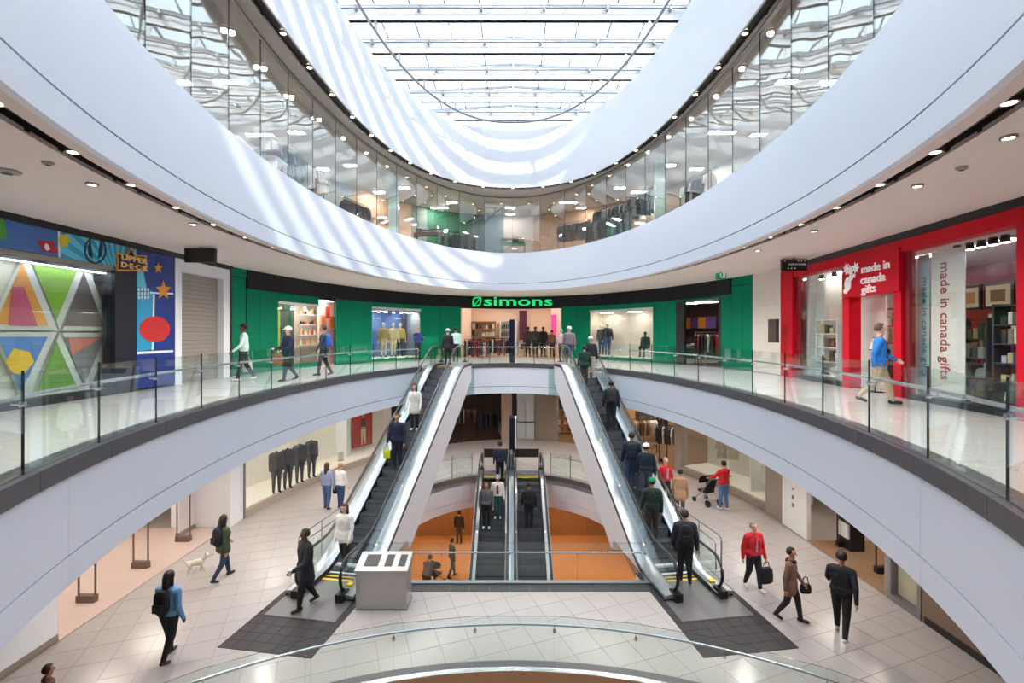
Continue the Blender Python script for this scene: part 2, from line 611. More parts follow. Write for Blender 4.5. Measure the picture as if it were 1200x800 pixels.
# ------------------------------------------------------------------ ground level under the openings
L0FLOOR = pm('amber_stone_floor', (196, 146, 104), 0.25, var=0.08, scale=1.0)  # the floor's own amber brown
floor0 = MB().box(-18, 18, -9, 40, Z0 - 0.3, Z0 - 0.01).build('floor_level_zero', GROUT)
tag(floor0, 'amber brown floor of the bottom level seen through the openings', 'floor', kind='structure')
def win0(x, y):
    if y < 1.5: return 0
    k = (CAM_Z - Z1) / (CAM_Z - Z0)
    return (inside_e(HA, x * k, y * k) < 1.05) or sd_poly(HB, x * k, y * k) < 0.1
_full0 = MB().box(-0.597, 0.597, -0.597, 0.597, -0.012, 0).mesh('floor_tile', L0FLOOR)
_rest0 = MB()
for i in range(-11, 11):
    for j in range(0, 28):
        x, y = i * 1.2 + 0.3, j * 1.2 + 0.5
        if win0(x, y):
            link('floor_tile', _full0, floor0, wmat(floor0).inverted() @ Matrix.Translation((x, y, Z0)))
        else:
            _rest0.box(x - 0.597, x + 0.597, y - 0.597, y + 0.597, Z0 - 0.012, Z0)
tag(_rest0.build('floor_tiles_beyond', L0FLOOR, floor0, world=True), kind='stuff')
ceil0 = holed_slab(OUTER, [ell_loop(HA, 0.08, 80), offset_loop(HB, 0.1)], Z1 - 1.40, Z1 - 1.34, 'ceiling_level_zero', pm('amber_ceiling', (206, 190, 176), 0.7))
tag(ceil0, 'ceiling of the bottom level', 'ceiling', kind='structure')

# ------------------------------------------------------------------ third level
floor3 = holed_slab(OUTER, [ell_loop(E3, 0.12, 120)], 4.95, Z3, 'floor_level_three', pm('third_floor_stone', (176, 160, 146), 0.35))
tag(floor3, 'floor of the clothing store on the top gallery', 'floor', kind='structure')
edge3 = thing('trim_4', (E3[0], E3[1], 3.7), label='tall white curved fascia of the top gallery with a thin groove', cat='fascia', kind='structure')
ring_band(m := MB(), E3, 4.085, 5.67, 0.0, 0.10, n=200)
m.build('fascia_band', FASCIA, edge3, smooth=True, world=True)
ring_band(m := MB(), E3, 3.70, 4.06, 0.0, 0.10, n=200)
m.build('fascia_band', FASCIA, edge3, smooth=True, world=True)
ring_band(m := MB(), E3, 3.75, 5.6, 0.025, 0.11, n=200)
m.build('backing', DARKSLOT, edge3, world=True)
ring_band(m := MB(), E3, 3.70, 3.76, 0.10, 0.27, n=200)
m.build('soffit_lip', SOFFIT, edge3, smooth=True, world=True)
# soffit over the second level, with a dark light slot
ceil2 = holed_slab(OUTER, [ell_loop(E3, 0.56, 120)], 3.74, 3.80, 'ceiling_level_two', SOFFIT)
tag(ceil2, 'warm grey soffit over the second-level gallery', 'ceiling', kind='structure')
ring_band(m := MB(), E3, 3.93, 3.97, 0.1, 0.7, n=200)
m.build('slot_back', DARKSLOT, ceil2, world=True)
ring_band(m := MB(), E3, 3.77, 3.93, 0.56, 0.60, n=200)
m.build('slot_side', DARKSLOT, ceil2, world=True)
ring_band(m := MB(), E3, 3.77, 3.93, 0.22, 0.27, n=200)
m.build('slot_side', DARKSLOT, ceil2, world=True)
ring_band(m := MB(), E3, 3.80, 3.86, 0.385, 0.435, n=200)
m.build('light_track', DARKSLOT, ceil2, world=True)

# top gallery: full-height curved glazing
glaz = thing('window_1', (E3[0], E3[1], 5.67), label='full-height curved glass wall of the top gallery', cat='glazing', kind='structure')
ts = arc_params(E3, 0.02, 2 * PI + 0.02, 1.48)
for a, b in zip(ts[:-1], ts[1:]):
    p, q = ell(E3, a + 0.0006, 0.06), ell(E3, b - 0.0006, 0.06)
    dx, dy = q[0] - p[0], q[1] - p[1]
    L = math.hypot(dx, dy); nx, ny = dy / L * 0.008, -dx / L * 0.008
    m = MB().hexa([(p[0] - nx, p[1] - ny, 5.66), (q[0] - nx, q[1] - ny, 5.66), (q[0] - nx, q[1] - ny, 8.53), (p[0] - nx, p[1] - ny, 8.53)],
                  [(p[0] + nx, p[1] + ny, 5.66), (q[0] + nx, q[1] + ny, 5.66), (q[0] + nx, q[1] + ny, 8.53), (p[0] + nx, p[1] + ny, 8.53)])
    m.m = [0, 0, 1, 1, 1, 1]
    m.build('pane', [WGLASS, GLASSEDGE], glaz, world=True)
ring_band(m := MB(), E3, 8.52, 8.57, 0.0, 0.12, n=200)
m.build('head_channel', DSTEEL, glaz, world=True)

# ceiling of the top gallery with its light slot, and the drum above
CEIL3 = pm('grey_top_ceiling', (200, 198, 194), 0.6, var=0.02)
ceil3 = holed_slab(OUTER, [ell_loop(ED, 0.30, 120)], 8.56, 8.62, 'ceiling_level_three', CEIL3)
tag(ceil3, 'grey ceiling of the top gallery beside the drum', 'ceiling', kind='structure')
ring_band(m := MB(), ED, 8.66, 8.70, 0.03, 0.4, n=200)
m.build('slot_back', DARKSLOT, ceil3, world=True)
ring_band(m := MB(), ED, 8.58, 8.75, 0.30, 0.34, n=200)
m.build('slot_side', DARKSLOT, ceil3, world=True)
drum = MB()
ring_band(drum, ED, 8.57, 11.35, 0.0, 0.05, n=240)
drum = drum.build('wall_drum', WHITE, smooth=True)
tag(drum, 'smooth white curved drum wall rising to the skylight', 'wall', kind='structure')
roof = holed_slab(OUTER, [[(-5.75, -1.2), (5.85, -1.2), (5.85, 24.6), (-5.75, 24.6)]], 11.30, 11.60, 'ceiling_roof', WHITE)
tag(roof, 'flat roof slab around the skylight', 'roof', kind='structure')
curbw = MB()
for bx in ((-5.85, -5.7, -1.3, 24.7), (5.8, 5.95, -1.3, 24.7), (-5.7, 5.8, -1.3, -1.15), (-5.7, 5.8, 24.55, 24.7)):
    curbw.box(*bx, 11.5, 12.35)
curbw = curbw.build('wall_skylight_curb', WHITE)
tag(curbw, 'white upstand wall carrying the skylight', 'wall', kind='structure')

# ------------------------------------------------------------------ skylight
BEAM = pm('white_steel_beam', (246, 247, 250), 0.4, var=0.02)
MULL = pm('grey_mullion', (120, 126, 134), 0.4, metal=0.3)
SKYGLASS = glass_mat('skylight_glass', tint=(0.93, 0.95, 0.96), r0=0.03, gain=0.3)
sky = thing('skylight', (0.05, 11.7, 11.45), label='long gabled glass skylight on white steel beams', cat='skylight', kind='structure')
RIDGE = 12.62; EAVE = 12.30
def roofz(x):
    return RIDGE - (RIDGE - EAVE) * abs(x - 0.05) / 5.75
BY = [22.7 - 1.8 * k for k in range(14)]
for y in BY:
    m = MB()
    m.box(-5.72, 5.82, y - 0.05, y + 0.05, 11.45, 11.93)
    m.box(-5.72, 5.82, y - 0.09, y + 0.09, 11.45, 11.47)
    m.box(-5.72, 5.82, y - 0.09, y + 0.09, 11.93, 11.95)
    bo = m.build('beam', BEAM, sky, world=True)
    m = MB().tube([(-5.6, y - 0.2, 11.75), (5.7, y - 0.2, 11.75)], 0.025, 6)
    for k in range(6):
        m.box(-5 + 2 * k, -4.94 + 2 * k, y - 0.22, y - 0.04, 11.72, 11.86)
    m.build('conduit', DSTEEL, bo, world=True)
    for k in range(5):
        x = -4.55 + 2.3 * k
        MB().box(x - 0.03, x + 0.03, y - 0.03, y + 0.03, 11.95, roofz(x) - 0.05).build('strut', BEAM, bo, world=True)
for y in [22.7 + 0.9] + [v - 0.9 for v in BY]:
    m = MB()
    for sx in (-1, 1):
        x1 = 0.05 + sx * 5.75
        m.hexa([(0.05, y - 0.03, RIDGE - 0.1), (x1, y - 0.03, EAVE - 0.1), (x1, y - 0.03, EAVE), (0.05, y - 0.03, RIDGE)],
               [(0.05, y + 0.03, RIDGE - 0.1), (x1, y + 0.03, EAVE - 0.1), (x1, y + 0.03, EAVE), (0.05, y + 0.03, RIDGE)])
    m.build('purlin', MULL, sky, world=True)
MX = [0.05 + 1.15 * k for k in range(-5, 6)]
for x in MX:
    MB().box(x - 0.022, x + 0.022, -1.2, 24.6, roofz(x) - 0.06, roofz(x) + 0.02).build('mullion', MULL, sky, world=True)
for i in range(len(MX) - 1):
    for j in range(-1, 14):
        y = (22.7 - 0.9) - 1.8 * j
        xa, xb = MX[i] + 0.01, MX[i + 1] - 0.01
        za, zb = roofz(xa) + 0.03, roofz(xb) + 0.03
        y0, y1 = max(-1.2, y - 0.89), min(24.6, y + 0.89)
        if y1 - y0 < 0.1: continue
        MB().hexa([(xa, y0, za), (xb, y0, zb), (xb, y1, zb), (xa, y1, za)], [(xa, y0, za + 0.01), (xb, y0, zb + 0.01), (xb, y1, zb + 0.01), (xa, y1, za + 0.01)]).build('pane', SKYGLASS, sky, world=True)
# curved maintenance rail hanging below the beams
ET = (0.02, 11.4, 4.62, 10.75, 2.25)
trk = thing('maintenance_rail', (0.02, 11.4, 11.1), label='curved grey tube rail hanging in an oval below the skylight beams', cat='rail')
MB().tube(ell_loop(ET, 0, 200, 11.12), 0.045, 8, closed=True).build('tube', DSTEEL, trk, smooth=True, world=True)
for y in BY:
    k = (y - ET[1]) / ET[3]
    if abs(k) >= 0.99: continue
    x = ET[2] * (1 - abs(k) ** ET[4]) ** (1 / ET[4])
    for sx in (-1, 1):
        MB().box(ET[0] + sx * x - 0.04, ET[0] + sx * x + 0.04, y - 0.05, y + 0.05, 11.1, 11.46).build('hanger', DSTEEL, trk, world=True)

# small fittings on the soffit
for X, Y, nm, lab in ((56, 190, 'smoke_detector', 'grey round smoke detector on the soffit over the card shop'), (1127, 196, 'smoke_detector', 'grey round smoke detector on the soffit over the gift shop windows'), (8, 200, 'air_vent', 'round air vent in the soffit over the card shop')):
    d = (3.74 - CAM_Z) * FOC / (HY - Y)
    t = thing(nm, ((X - CX) / FOC * d, d, 3.70), label=lab, cat='ceiling fitting')
    r = 0.16 if nm == 'air_vent' else 0.07
    MB().lathe([(r * 0.6, 0.0), (r, 0.025), (r, 0.04)], n=14).build('body', pm('grey_plastic', (150, 142, 138), 0.5), t)
    MB().lathe([(r * 0.35, -0.008), (r * 0.4, 0.0)], n=12).build('cap', DARKSLOT, t)

# ------------------------------------------------------------------ downlights
def tring(r, n):
    m = MB()
    m.loops([[((q + r) * math.cos(2 * PI * k / n), (q + r) * math.sin(2 * PI * k / n), z) for k in range(n)] for q, z in ((0.022, 0.0), (0.022, 0.05), (0.0, 0.05), (0.0, 0.0))], closed=True)
    return m
def downlight(x, y, z, label, group, r=0.065, energy=0.0, n=10, spot=110):
    t = thing('downlight', (x, y, z), label=label, cat='light', group=group)
    tring(r, n).build('trim_ring', DSTEEL, t)
    MB().lathe([(r, 0.012), (r, 0.03)], n=n).build('lamp', LAMP, t)
    if energy:
        ld = bpy.data.lights.new('downlight_glow', 'SPOT')
        ld.energy = energy; ld.spot_size = math.radians(spot); ld.spot_blend = 0.7
        ld.color = (1.0, 0.955, 0.90); ld.shadow_soft_size = 0.06
        lo = bpy.data.objects.new('downlight_glow', ld); col.objects.link(lo)
        lo.parent = t; lo.location = (0, 0, -0.03)
    return t
for k, t in enumerate(arc_params(E3, -2.35, 2.35, 1.38, 0.41)):
    p = ell(E3, t, 0.41)
    downlight(p[0], p[1], 3.76, 'round warm downlight in the dark slot of the lower soffit', 'downlights in the second-level soffit slot', energy=140, spot=160)
for t in arc_params(ED, -2.2, 2.2, 1.5, 0.15):
    p = ell(ED, t, 0.15)
    downlight(p[0], p[1], 8.59, 'round warm downlight in the slot under the drum', 'downlights in the slot under the drum', energy=75 if abs(t) > 0.7 else 40, spot=146)
for X, Y in ((108, 215), (226, 262), (1182, 160), (1075, 217), (954, 270), (888, 293), (330, 292)):
    d = (3.735 - CAM_Z) * FOC / (HY - Y)
    downlight((X - CX) / FOC * d, d, 3.71, 'round downlight set in the plain soffit between slot and shops', 'downlights in the plain soffit', 0.06, energy=30)

# ================================================================== GLASS RAILINGS
def glass_rail(pts, z, label, h=1.06, hand=0.81, inner=1, group=None, joints=True, gap=0.012, base=0.05, ends=(True, True), rail_ext=0.0):
    """glass panels between plan points; handrail on the floor side (inner = +1: left of travel direction)"""
    c = pts[len(pts) // 2]
    t = thing('glass_railing', (c[0], c[1], z), label=label, cat='railing', group=group)
    hp = []; brk = []
    n = len(pts)
    for i in range(n - 1):
        p, q = Vector(pts[i]), Vector(pts[i + 1])
        d = (q - p).normalized(); nv = Vector((-d.y, d.x)) * 0.008
        p2, q2 = p + d * gap, q - d * gap
        m = MB().hexa([(p2.x - nv.x, p2.y - nv.y, z + base), (q2.x - nv.x, q2.y - nv.y, z + base), (q2.x - nv.x, q2.y - nv.y, z + h), (p2.x - nv.x, p2.y - nv.y, z + h)],
                      [(p2.x + nv.x, p2.y + nv.y, z + base), (q2.x + nv.x, q2.y + nv.y, z + base), (q2.x + nv.x, q2.y + nv.y, z + h), (p2.x + nv.x, p2.y + nv.y, z + h)])
        m.m = [0, 0, 1, 1, 1, 1]
        m.build('glass_panel', [GLASS, GLASSEDGE], t, world=True)
    for i in range(n):
        a = Vector(pts[max(i - 1, 0)]); b = Vector(pts[min(i + 1, n - 1)])
        d = (b - a).normalized(); nv = Vector((-d.y, d.x)) * inner
        p = Vector(pts[i])
        hp.append((p.x + nv.x * 0.09, p.y + nv.y * 0.09, z + hand))
        ang = math.atan2(d.y, d.x)
        if joints:
            MB().obox((p.x, p.y, z + base + (h - base) / 2 + 0.01), (0.011, 0.018, h - base + 0.03), ang).build('joint_strip', GLASSEDGE, t, world=True)
        m = MB().tube([(p.x - nv.x * 0.015, p.y - nv.y * 0.015, z + hand - 0.06), (p.x + nv.x * 0.09, p.y + nv.y * 0.09, z + hand - 0.06), (p.x + nv.x * 0.09, p.y + nv.y * 0.09, z + hand)], 0.011, 6)
        m.tube([(p.x - nv.x * 0.02, p.y - nv.y * 0.02, z + hand - 0.06), (p.x + nv.x * 0.02, p.y + nv.y * 0.02, z + hand - 0.06)], 0.032, 8)
        brk.append(m)
    # handrail follows the curve smoothly
    fine = []
    for i in range(len(hp) - 1):
        p0 = Vector(hp[max(i - 1, 0)]); p1 = Vector(hp[i]); p2 = Vector(hp[i + 1]); p3 = Vector(hp[min(i + 2, len(hp) - 1)])
        for k in range(4):
            u = k / 4
            fine.append(0.5 * ((2 * p1) + (-p0 + p2) * u + (2 * p0 - 5 * p1 + 4 * p2 - p3) * u * u + (-p0 + 3 * p1 - 3 * p2 + p3) * u ** 3))
    fine.append(Vector(hp[-1]))
    hr = MB().tube(fine, 0.022, 8).build('handrail', STEEL, t, smooth=True, world=True)
    for m in brk: m.build('bracket', STEEL, hr, world=True)
    return t

t0, t1 = spans()[0]
ts = arc_params(E2, t0 + 0.01, t1 - 0.01, 1.45, 0.10)
rail_ts = ts
glass_rail([ell(E2, t, 0.10) for t in ts], 0.0, 'long curved glass railing around the second-level gallery opening', inner=1)
t0, t1 = spans()[1]
glass_rail([ell(E2, t, 0.10) for t in arc_params(E2, t0 + 0.005, t1 - 0.005, 1.1, 0.10)], 0.0, 'short glass railing between the two escalator landings before the green store', inner=1)
# first level
ts = arc_params(HA, -1.25, 1.25, 1.42, 0.05)
glass_rail([ell(HA, t, 0.05) for t in ts], Z1, 'curved glass railing around the round lower opening', h=1.02, hand=0.80, inner=1, base=0.0, joints=False, gap=0.002)
glass_rail([(-3.46 + 6.8 * k / 4, 12.15) for k in range(5)], Z1, 'straight glass railing between the feet of the side escalators', h=1.0, hand=0.80, inner=-1, base=0.0, joints=False, gap=0.002)
def hb_arc(x0, x1, n):
    out = []
    for k in range(n + 1):
        x = x0 + (x1 - x0) * k / n
        u = abs((x - HBE[0]) / HBE[2])
        out.append((x, HBE[1] + HBE[3] * (1 - u ** HBE[4]) ** (1 / HBE[4]) + 0.05))
    return out
glass_rail(hb_arc(-4.2, -1.75, 3), Z1, 'curved glass railing beside the middle escalator head with three riders', h=1.02, hand=0.85, inner=1, base=0.03)
glass_rail(hb_arc(1.7, 4.1, 3), Z1, 'curved glass railing beside the middle escalator head with one rider', h=1.02, hand=0.85, inner=1, base=0.03)

# ================================================================== ESCALATORS
STEP = pm('ribbed_step_metal', (78, 82, 88), 0.45, metal=0.5, var=0.15, scale=30)
RISER = pm('step_riser_metal', (116, 121, 128), 0.4, metal=0.5, var=0.1, scale=20)
DECK = pm('escalator_deck_steel', (190, 194, 200), 0.3, metal=0.9, var=0.05, scale=4)
TRUSSW = pm('white_truss_cladding', (232, 233, 238), 0.4, var=0.015)
GREYPLATE = pm('grey_floor_plate', (112, 110, 112), 0.4, metal=0.4, var=0.08, scale=12)
DECKGLINT = emit_mat('deck_glint_glow', (255, 220, 170), 3.0)  # glow standing in for reflected glints on the deck steel
TAN30 = math.tan(math.radians(30))

def escalator(P0, P1, z0, z1, sw, label, clad, deck_w=0.30, depth=1.45, group=None, outer=(True, True), plate=1.6):
    P0, P1 = Vector(P0), Vector(P1)
    run = (P1 - P0).length; rise = z1 - z0
    u = (P1 - P0).normalized()
    rz = math.atan2(u.y, u.x) - PI / 2
    T = thing('escalator', (P0.x, P0.y, z0), rz, label, 'escalator', group)
    f0 = (run - rise / TAN30) / 2
    R = 0.45
    K = 400
    S = [-1.2 + (run + 2.4) * k / K for k in range(K + 1)]
    def slope(s):
        a = max(0, min(1, (s - (f0 - R)) / (2 * R))); b = max(0, min(1, ((run - f0 + R) - s) / (2 * R)))
        return TAN30 * min(a, b)
    Zs = [0.0]
    for k in range(K):
        Zs.append(Zs[-1] + slope((S[k] + S[k + 1]) / 2) * (S[k + 1] - S[k]))
    kfix = rise / Zs[-1]
    Zs = [v * kfix for v in Zs]
    def zs(s):
        return float(np.interp(s, S, Zs))
    def band(sec, s0, s1, n=40):
        """sec: closed section of (x, dz)"""
        m = MB()
        m.loops([[(x, s, zs(s) + dz) for x, dz in sec] for s in [s0 + (s1 - s0) * k / n for k in range(n + 1)]])
        return m
    def under(s):
        line = TAN30 * (s - f0) - depth
        zb = min(line, zs(s) - 0.3)
        if s < f0 + depth / TAN30 - 0.7: zb = max(zb, 0.02)
        return min(zb, zs(s) - 0.05)
    hw = sw / 2
    # steps
    stp = MB().box(-hw, hw, -0.2, 0.198, -0.03, 0.0, 0)
    for k in range(9):
        y = -0.185 + k * 0.042
        stp.box(-hw + 0.01, hw - 0.01, y, y + 0.02, 0.0, 0.006, 0)
    stp.box(-hw, hw, -0.2, -0.17, -0.27, -0.03, 1)
    sm = stp.mesh('step', [STEP, RISER])
    n = int((run - 0.3) / 0.4)
    for k in range(n):
        s = 0.25 + 0.4 * k
        link('step', sm, T, Matrix.Translation((0, s, zs(s) if s < f0 - R or s > run - f0 + R else zs(s))))
    # landings: comb plates and yellow lines
    for s0, s1, zz, c in ((-plate, 0.06, 0.0, 0.06), (run - 0.06, run + plate, rise, run - 0.06)):
        MB().box(-hw - 0.13 - deck_w + 0.01, hw + 0.13 + deck_w - 0.01, s0, s1, zz + 0.0, zz + 0.016).build('floor_plate', GREYPLATE, T)
        sg = -1 if c < 1 else 1
        MB().box(-hw, hw, c - 0.035, c + 0.035, zz + 0.016, zz + 0.022).build('yellow_line', YELLOW, T)
        MB().box(-hw, hw, c - sg * 0.17 - 0.02, c - sg * 0.17 + 0.02, zz + 0.006, zz + 0.02).build('yellow_line', YELLOW, T)
    for side in (-1, 1):
        x0, xg, x1 = side * (hw + 0.01), side * (hw + 0.13), side * (hw + 0.13 + deck_w)
        band([(x0, -0.3), (x0, 0.10), (x0 + side * 0.02, 0.12), (x0 + side * 0.02, -0.3)], -0.5, run + 0.5).build('skirt', RUBBER, T, smooth=True)
        BAL = band([(x0 + side * 0.01, 0.105), (xg, 0.17), (x1, 0.13), (x1, 0.06), (xg, 0.05)], -0.8, run + 0.8).build('balustrade', DECK, T, smooth=True)
        band([(x1 - side * 0.03, 0.06), (x1, 0.06), (x1, -0.03), (x1 - side * 0.03, -0.03)], -0.8, run + 0.8).build('black_strip', BLACK, T)  # solid black strip between deck edge and side cladding
        # cladding of the side
        m = MB(); L = []
        for k in range(61):
            s = -0.8 + (run + 1.6) * k / 60
            zb = under(s)
            L.append([(x1, s, zs(s) - 0.03), (x1 - side * 0.05, s, zs(s) - 0.03), (x1 - side * 0.05, s, zb), (x1, s, zb)])
        m.loops(L); m.build('side_cladding', clad, T)
        # glass balustrade
        edges = np.linspace(-0.45, run + 0.45, max(3, round((run + 0.9) / 1.25)) + 1)
        for a, b in zip(edges[:-1], edges[1:]):
            m = MB(); L = []
            for k in range(7):
                s = a + 0.004 + (b - a - 0.008) * k / 6
                L.append([(xg - 0.006, s, zs(s) + 0.15), (xg + 0.006, s, zs(s) + 0.15), (xg + 0.006, s, zs(s) + 0.87), (xg - 0.006, s, zs(s) + 0.87)])
            m.loops(L); m.build('glass_panel', GLASS, BAL)
        for e, sg in ((-0.45, -1), (run + 0.45, 1)):
            zz = zs(e)
            pts = [(xg - 0.006, e, zz + 0.15), (xg - 0.006, e + sg * 0.2, zz + 0.15)]
            pts += [(xg - 0.006, e + sg * (0.36 * math.cos(q)), zz + 0.51 + 0.36 * math.sin(q)) for q in [-0.8 + (PI / 2 + 0.8) * k / 8 for k in range(9)]]
            MB().plate(pts, (0.012, 0, 0)).build('glass_panel', GLASS, BAL)
            MB().box(xg - 0.09, xg + 0.09, e + (0.15 if sg > 0 else -0.48), e + (0.48 if sg > 0 else -0.15), zz + 0.017, zz + 0.2).build('inlet_box', RUBBER, T)
            if sg < 0 and side > 0 and deck_w > 0.2: MB().box(xg - 0.06, xg + 0.06, e + 0.0, e + 0.14, zz + 0.12, zz + 0.2).build('yellow_brush', YELLOW, T)
        # handrail
        pts = []
        e = -0.45; zz = zs(e)
        for q in [-1.25 + (PI / 2 + 1.25) * k / 9 for k in range(10)]:
            pts.append((xg, e - 0.4 * math.cos(q), zz + 0.52 + 0.4 * math.sin(q)))
        for k in range(1, 60):
            s = e + (run + 0.9) * k / 60
            pts.append((xg, s, zs(s) + 0.92))
        e = run + 0.45; zz = zs(e)
        for q in [PI / 2 - (PI / 2 + 1.25) * k / 9 for k in range(10)]:
            pts.append((xg, e + 0.4 * math.cos(q), zz + 0.52 + 0.4 * math.sin(q)))
        MB().tube(pts, 0.042, 8, squash=0.7).build('handrail', RUBBER, BAL, smooth=True)
        # small glowing bars added along the inner deck to imitate glints on the steel
        for k in range(5):
            s = 1.2 + (run - 2.4) * k / 4
            MB().obox((xg - side * 0.05, s, zs(s) + 0.163), (0.03, 0.10, 0.02)).build('deck_glint', DECKGLINT, BAL)
    # underside
    m = MB(); L = []
    xo = hw + 0.13 + deck_w - 0.05
    for k in range(61):
        s = -0.4 + (run + 0.8) * k / 60
        zb = under(s)
        L.append([(-xo, s, zb), (xo, s, zb), (xo, s, zb + 0.05), (-xo, s, zb + 0.05)])
    m.loops(L); m.build('underside', clad, T)
    T['_run'] = run
    def world(s, x, dz=0.0):
        return wmat(T) @ Vector((x, s, zs(s) + dz))
    return T, world

EL, elw = escalator((-4.42, 12.2), (-2.86, 21.75), Z1, Z2, 0.86, 'escalator with people riding down beside the lower display of dark suits', TRUSSW, depth=1.55)
ER, erw = escalator((4.30, 12.2), (2.90, 21.75), Z1, Z2, 0.86, 'escalator carrying a long line of people up from the lower fashion shop', TRUSSW, depth=1.55)
EM1, e1w = escalator((-0.76, 11.4), (-0.76, 21.2), Z0, Z1, 0.94, 'middle escalator bringing three people, one in teal trousers, between the levels below', DECK, deck_w=0.13, depth=1.0, plate=0.9)
EM2, e2w = escalator((0.70, 11.4), (0.70, 21.2), Z0, Z1, 0.94, 'middle escalator carrying a lone person in black seen from behind', DECK, deck_w=0.13, depth=1.0, plate=0.9)
MB().obox((-0.03, 21.9, Z1 + 0.5), (0.10, 0.9, 0.9)).build('escalator_divider', DSTEEL).location.z = Z1
tag(bpy.data.objects['escalator_divider'], 'narrow steel divider between the heads of the middle escalators', 'divider')
# dark end panels beside the middle escalator heads
for x, nm in ((-0.76, 'dark steel gate panel behind the head of the middle escalator with three riders'), (0.70, 'dark steel gate panel behind the head of the middle escalator with one rider')):
    t = thing('gate_panel', (x, 22.75, Z1), label=nm, cat='barrier')
    MB().box(-0.55, 0.55, -0.02, 0.02, 0.45, 0.85).build('panel', DARKSLOT, t)
    MB().box(-0.58, -0.55, -0.03, 0.03, 0.0, 0.95).build('post', DSTEEL, t)
    MB().box(0.55, 0.58, -0.03, 0.03, 0.0, 0.95).build('post', DSTEEL, t)

# dark stone mats at the feet of the side escalators
MATTILE = pm('black_mat_stone', (34, 29, 32), 0.6, var=0.2, scale=14)
for T, lab in ((EL, 'black stone landing field at the foot of the downward escalator'), (ER, 'black stone landing field at the foot of the upward escalator')):
    u = T.rotation_euler.z
    mt = thing('landing_mat', T.location, u, lab, 'floor mat')
    hw = 1.02
    nx, ny = 7, 12
    tm = MB().box(-hw / nx + 0.004, hw / nx - 0.004, -0.135, 0.135, 0.0, 0.011).mesh('mat_tile', MATTILE)
    for i in range(nx):
        for j in range(ny):
            link('mat_tile', tm, mt, Matrix.Translation((-hw + (2 * i + 1) * hw / nx, -2.62 + 0.278 * j, 0)))

# guard rails outside the escalator feet
def guard(T, side, label):
    g = thing('guard_rail', T.location, T.rotation_euler.z, label, 'railing')
    x = side * 1.18
    S0, S1 = 0.2, 3.6
    m = MB().tube([(x, S1, 0.98), (x, S0 + 0.15, 0.98), (x, S0 + 0.03, 0.95), (x, S0, 0.85), (x, S0, 0.0)], 0.02, 8)
    m.build('top_tube', DSTEEL, g, smooth=True)
    MB().tube([(x, S1, 0.74), (x, S0 + 0.35, 0.74), (x, S0 + 0.27, 0.68), (x, S0 + 0.25, 0.0)], 0.018, 8).build('mid_tube', DSTEEL, g, smooth=True)
    for k in range(3):
        s = S0 + 1.1 + 1.05 * k
        MB().tube([(x, s, 0.0), (x, s, 0.98)], 0.015, 6).build('post', DSTEEL, g)
    for k in range(3):
        s = S0 + 0.3 + 1.05 * k
        MB().box(x - 0.005, x + 0.005, s, s + 0.98, 0.08, 0.70).build('glass_panel', GLASS, g)
guard(EL, -1, 'steel tube and glass guard rail outside the foot of the downward escalator')
guard(ER, 1, 'steel tube and glass guard rail outside the foot of the upward escalator')
# ------------------------------------------------------------------ recycling bin
t = thing('recycling_bin', (-2.95, 11.22, Z1), math.radians(0), 'steel recycling station with three slots before the glass railing', 'bin')
BINM = pm('bin_steel', (178, 174, 172), 0.35, metal=0.55, var=0.06, scale=5)
MB().box(-0.58, 0.56, -0.28, 0.30, 0.02, 0.86).build('body', BINM, t)
MB().box(-0.60, 0.58, -0.29, 0.31, 0.0, 0.03).build('plinth', DSTEEL, t)
lid = MB().hexa([(-0.61, -0.30, 0.86), (0.59, -0.30, 0.86), (0.59, 0.33, 0.86), (-0.61, 0.33, 0.86)], [(-0.61, -0.30, 0.90), (0.59, -0.30, 0.90), (0.59, 0.33, 1.06), (-0.61, 0.33, 1.06)]).build('sloped_top', pm('bin_top_steel', (176, 174, 172), 0.35, metal=0.6), t)
for x0, x1, w in ((-0.45, -0.12, 0), (0.02, 0.20, 1), (0.34, 0.50, 1)):
    def top(y):
        return 0.90 + (y + 0.30) / 0.63 * 0.16
    s = MB().hexa([(x0, -0.16, top(-0.16) - 0.01), (x1, -0.16, top(-0.16) - 0.01), (x1, 0.22, top(0.22) - 0.01), (x0, 0.22, top(0.22) - 0.01)],
                  [(x0, -0.16, top(-0.16) + 0.006), (x1, -0.16, top(-0.16) + 0.006), (x1, 0.22, top(0.22) + 0.006), (x0, 0.22, top(0.22) + 0.006)]).build('slot', RUBBER, lid)
MB().hexa([(0.22, -0.2, 0.925), (0.32, -0.2, 0.925), (0.32, 0.26, 1.045), (0.22, 0.26, 1.045)], [(0.22, -0.2, 0.935), (0.32, -0.2, 0.935), (0.32, 0.26, 1.055), (0.22, 0.26, 1.055)]).build('lid_label', WHITE, lid)

# ------------------------------------------------------------------ wayfinding totems
NAVY = pm('navy_enamel', (22, 24, 46), 0.3, var=0.1)
for (x, y, z, h, lab) in ((0.05, 24.0, 0.0, 2.15, 'slim navy wayfinding blade standing before the green store entrance'), (0.05, 23.3, Z1, 2.25, 'slim navy wayfinding blade behind the middle escalators')):
    t = thing('wayfinding_totem', (x, y, z), label=lab, cat='sign')
    MB().box(-0.17, 0.08, -0.45, 0.45, 0.04, h).build('blade', NAVY, t)
    MB().box(0.08, 0.16, -0.44, 0.44, 0.3, h - 0.02).build('side_panel', WHITE, t)
    MB().box(-0.2, 0.18, -0.5, 0.5, 0.0, 0.04).build('foot', DSTEEL, t)

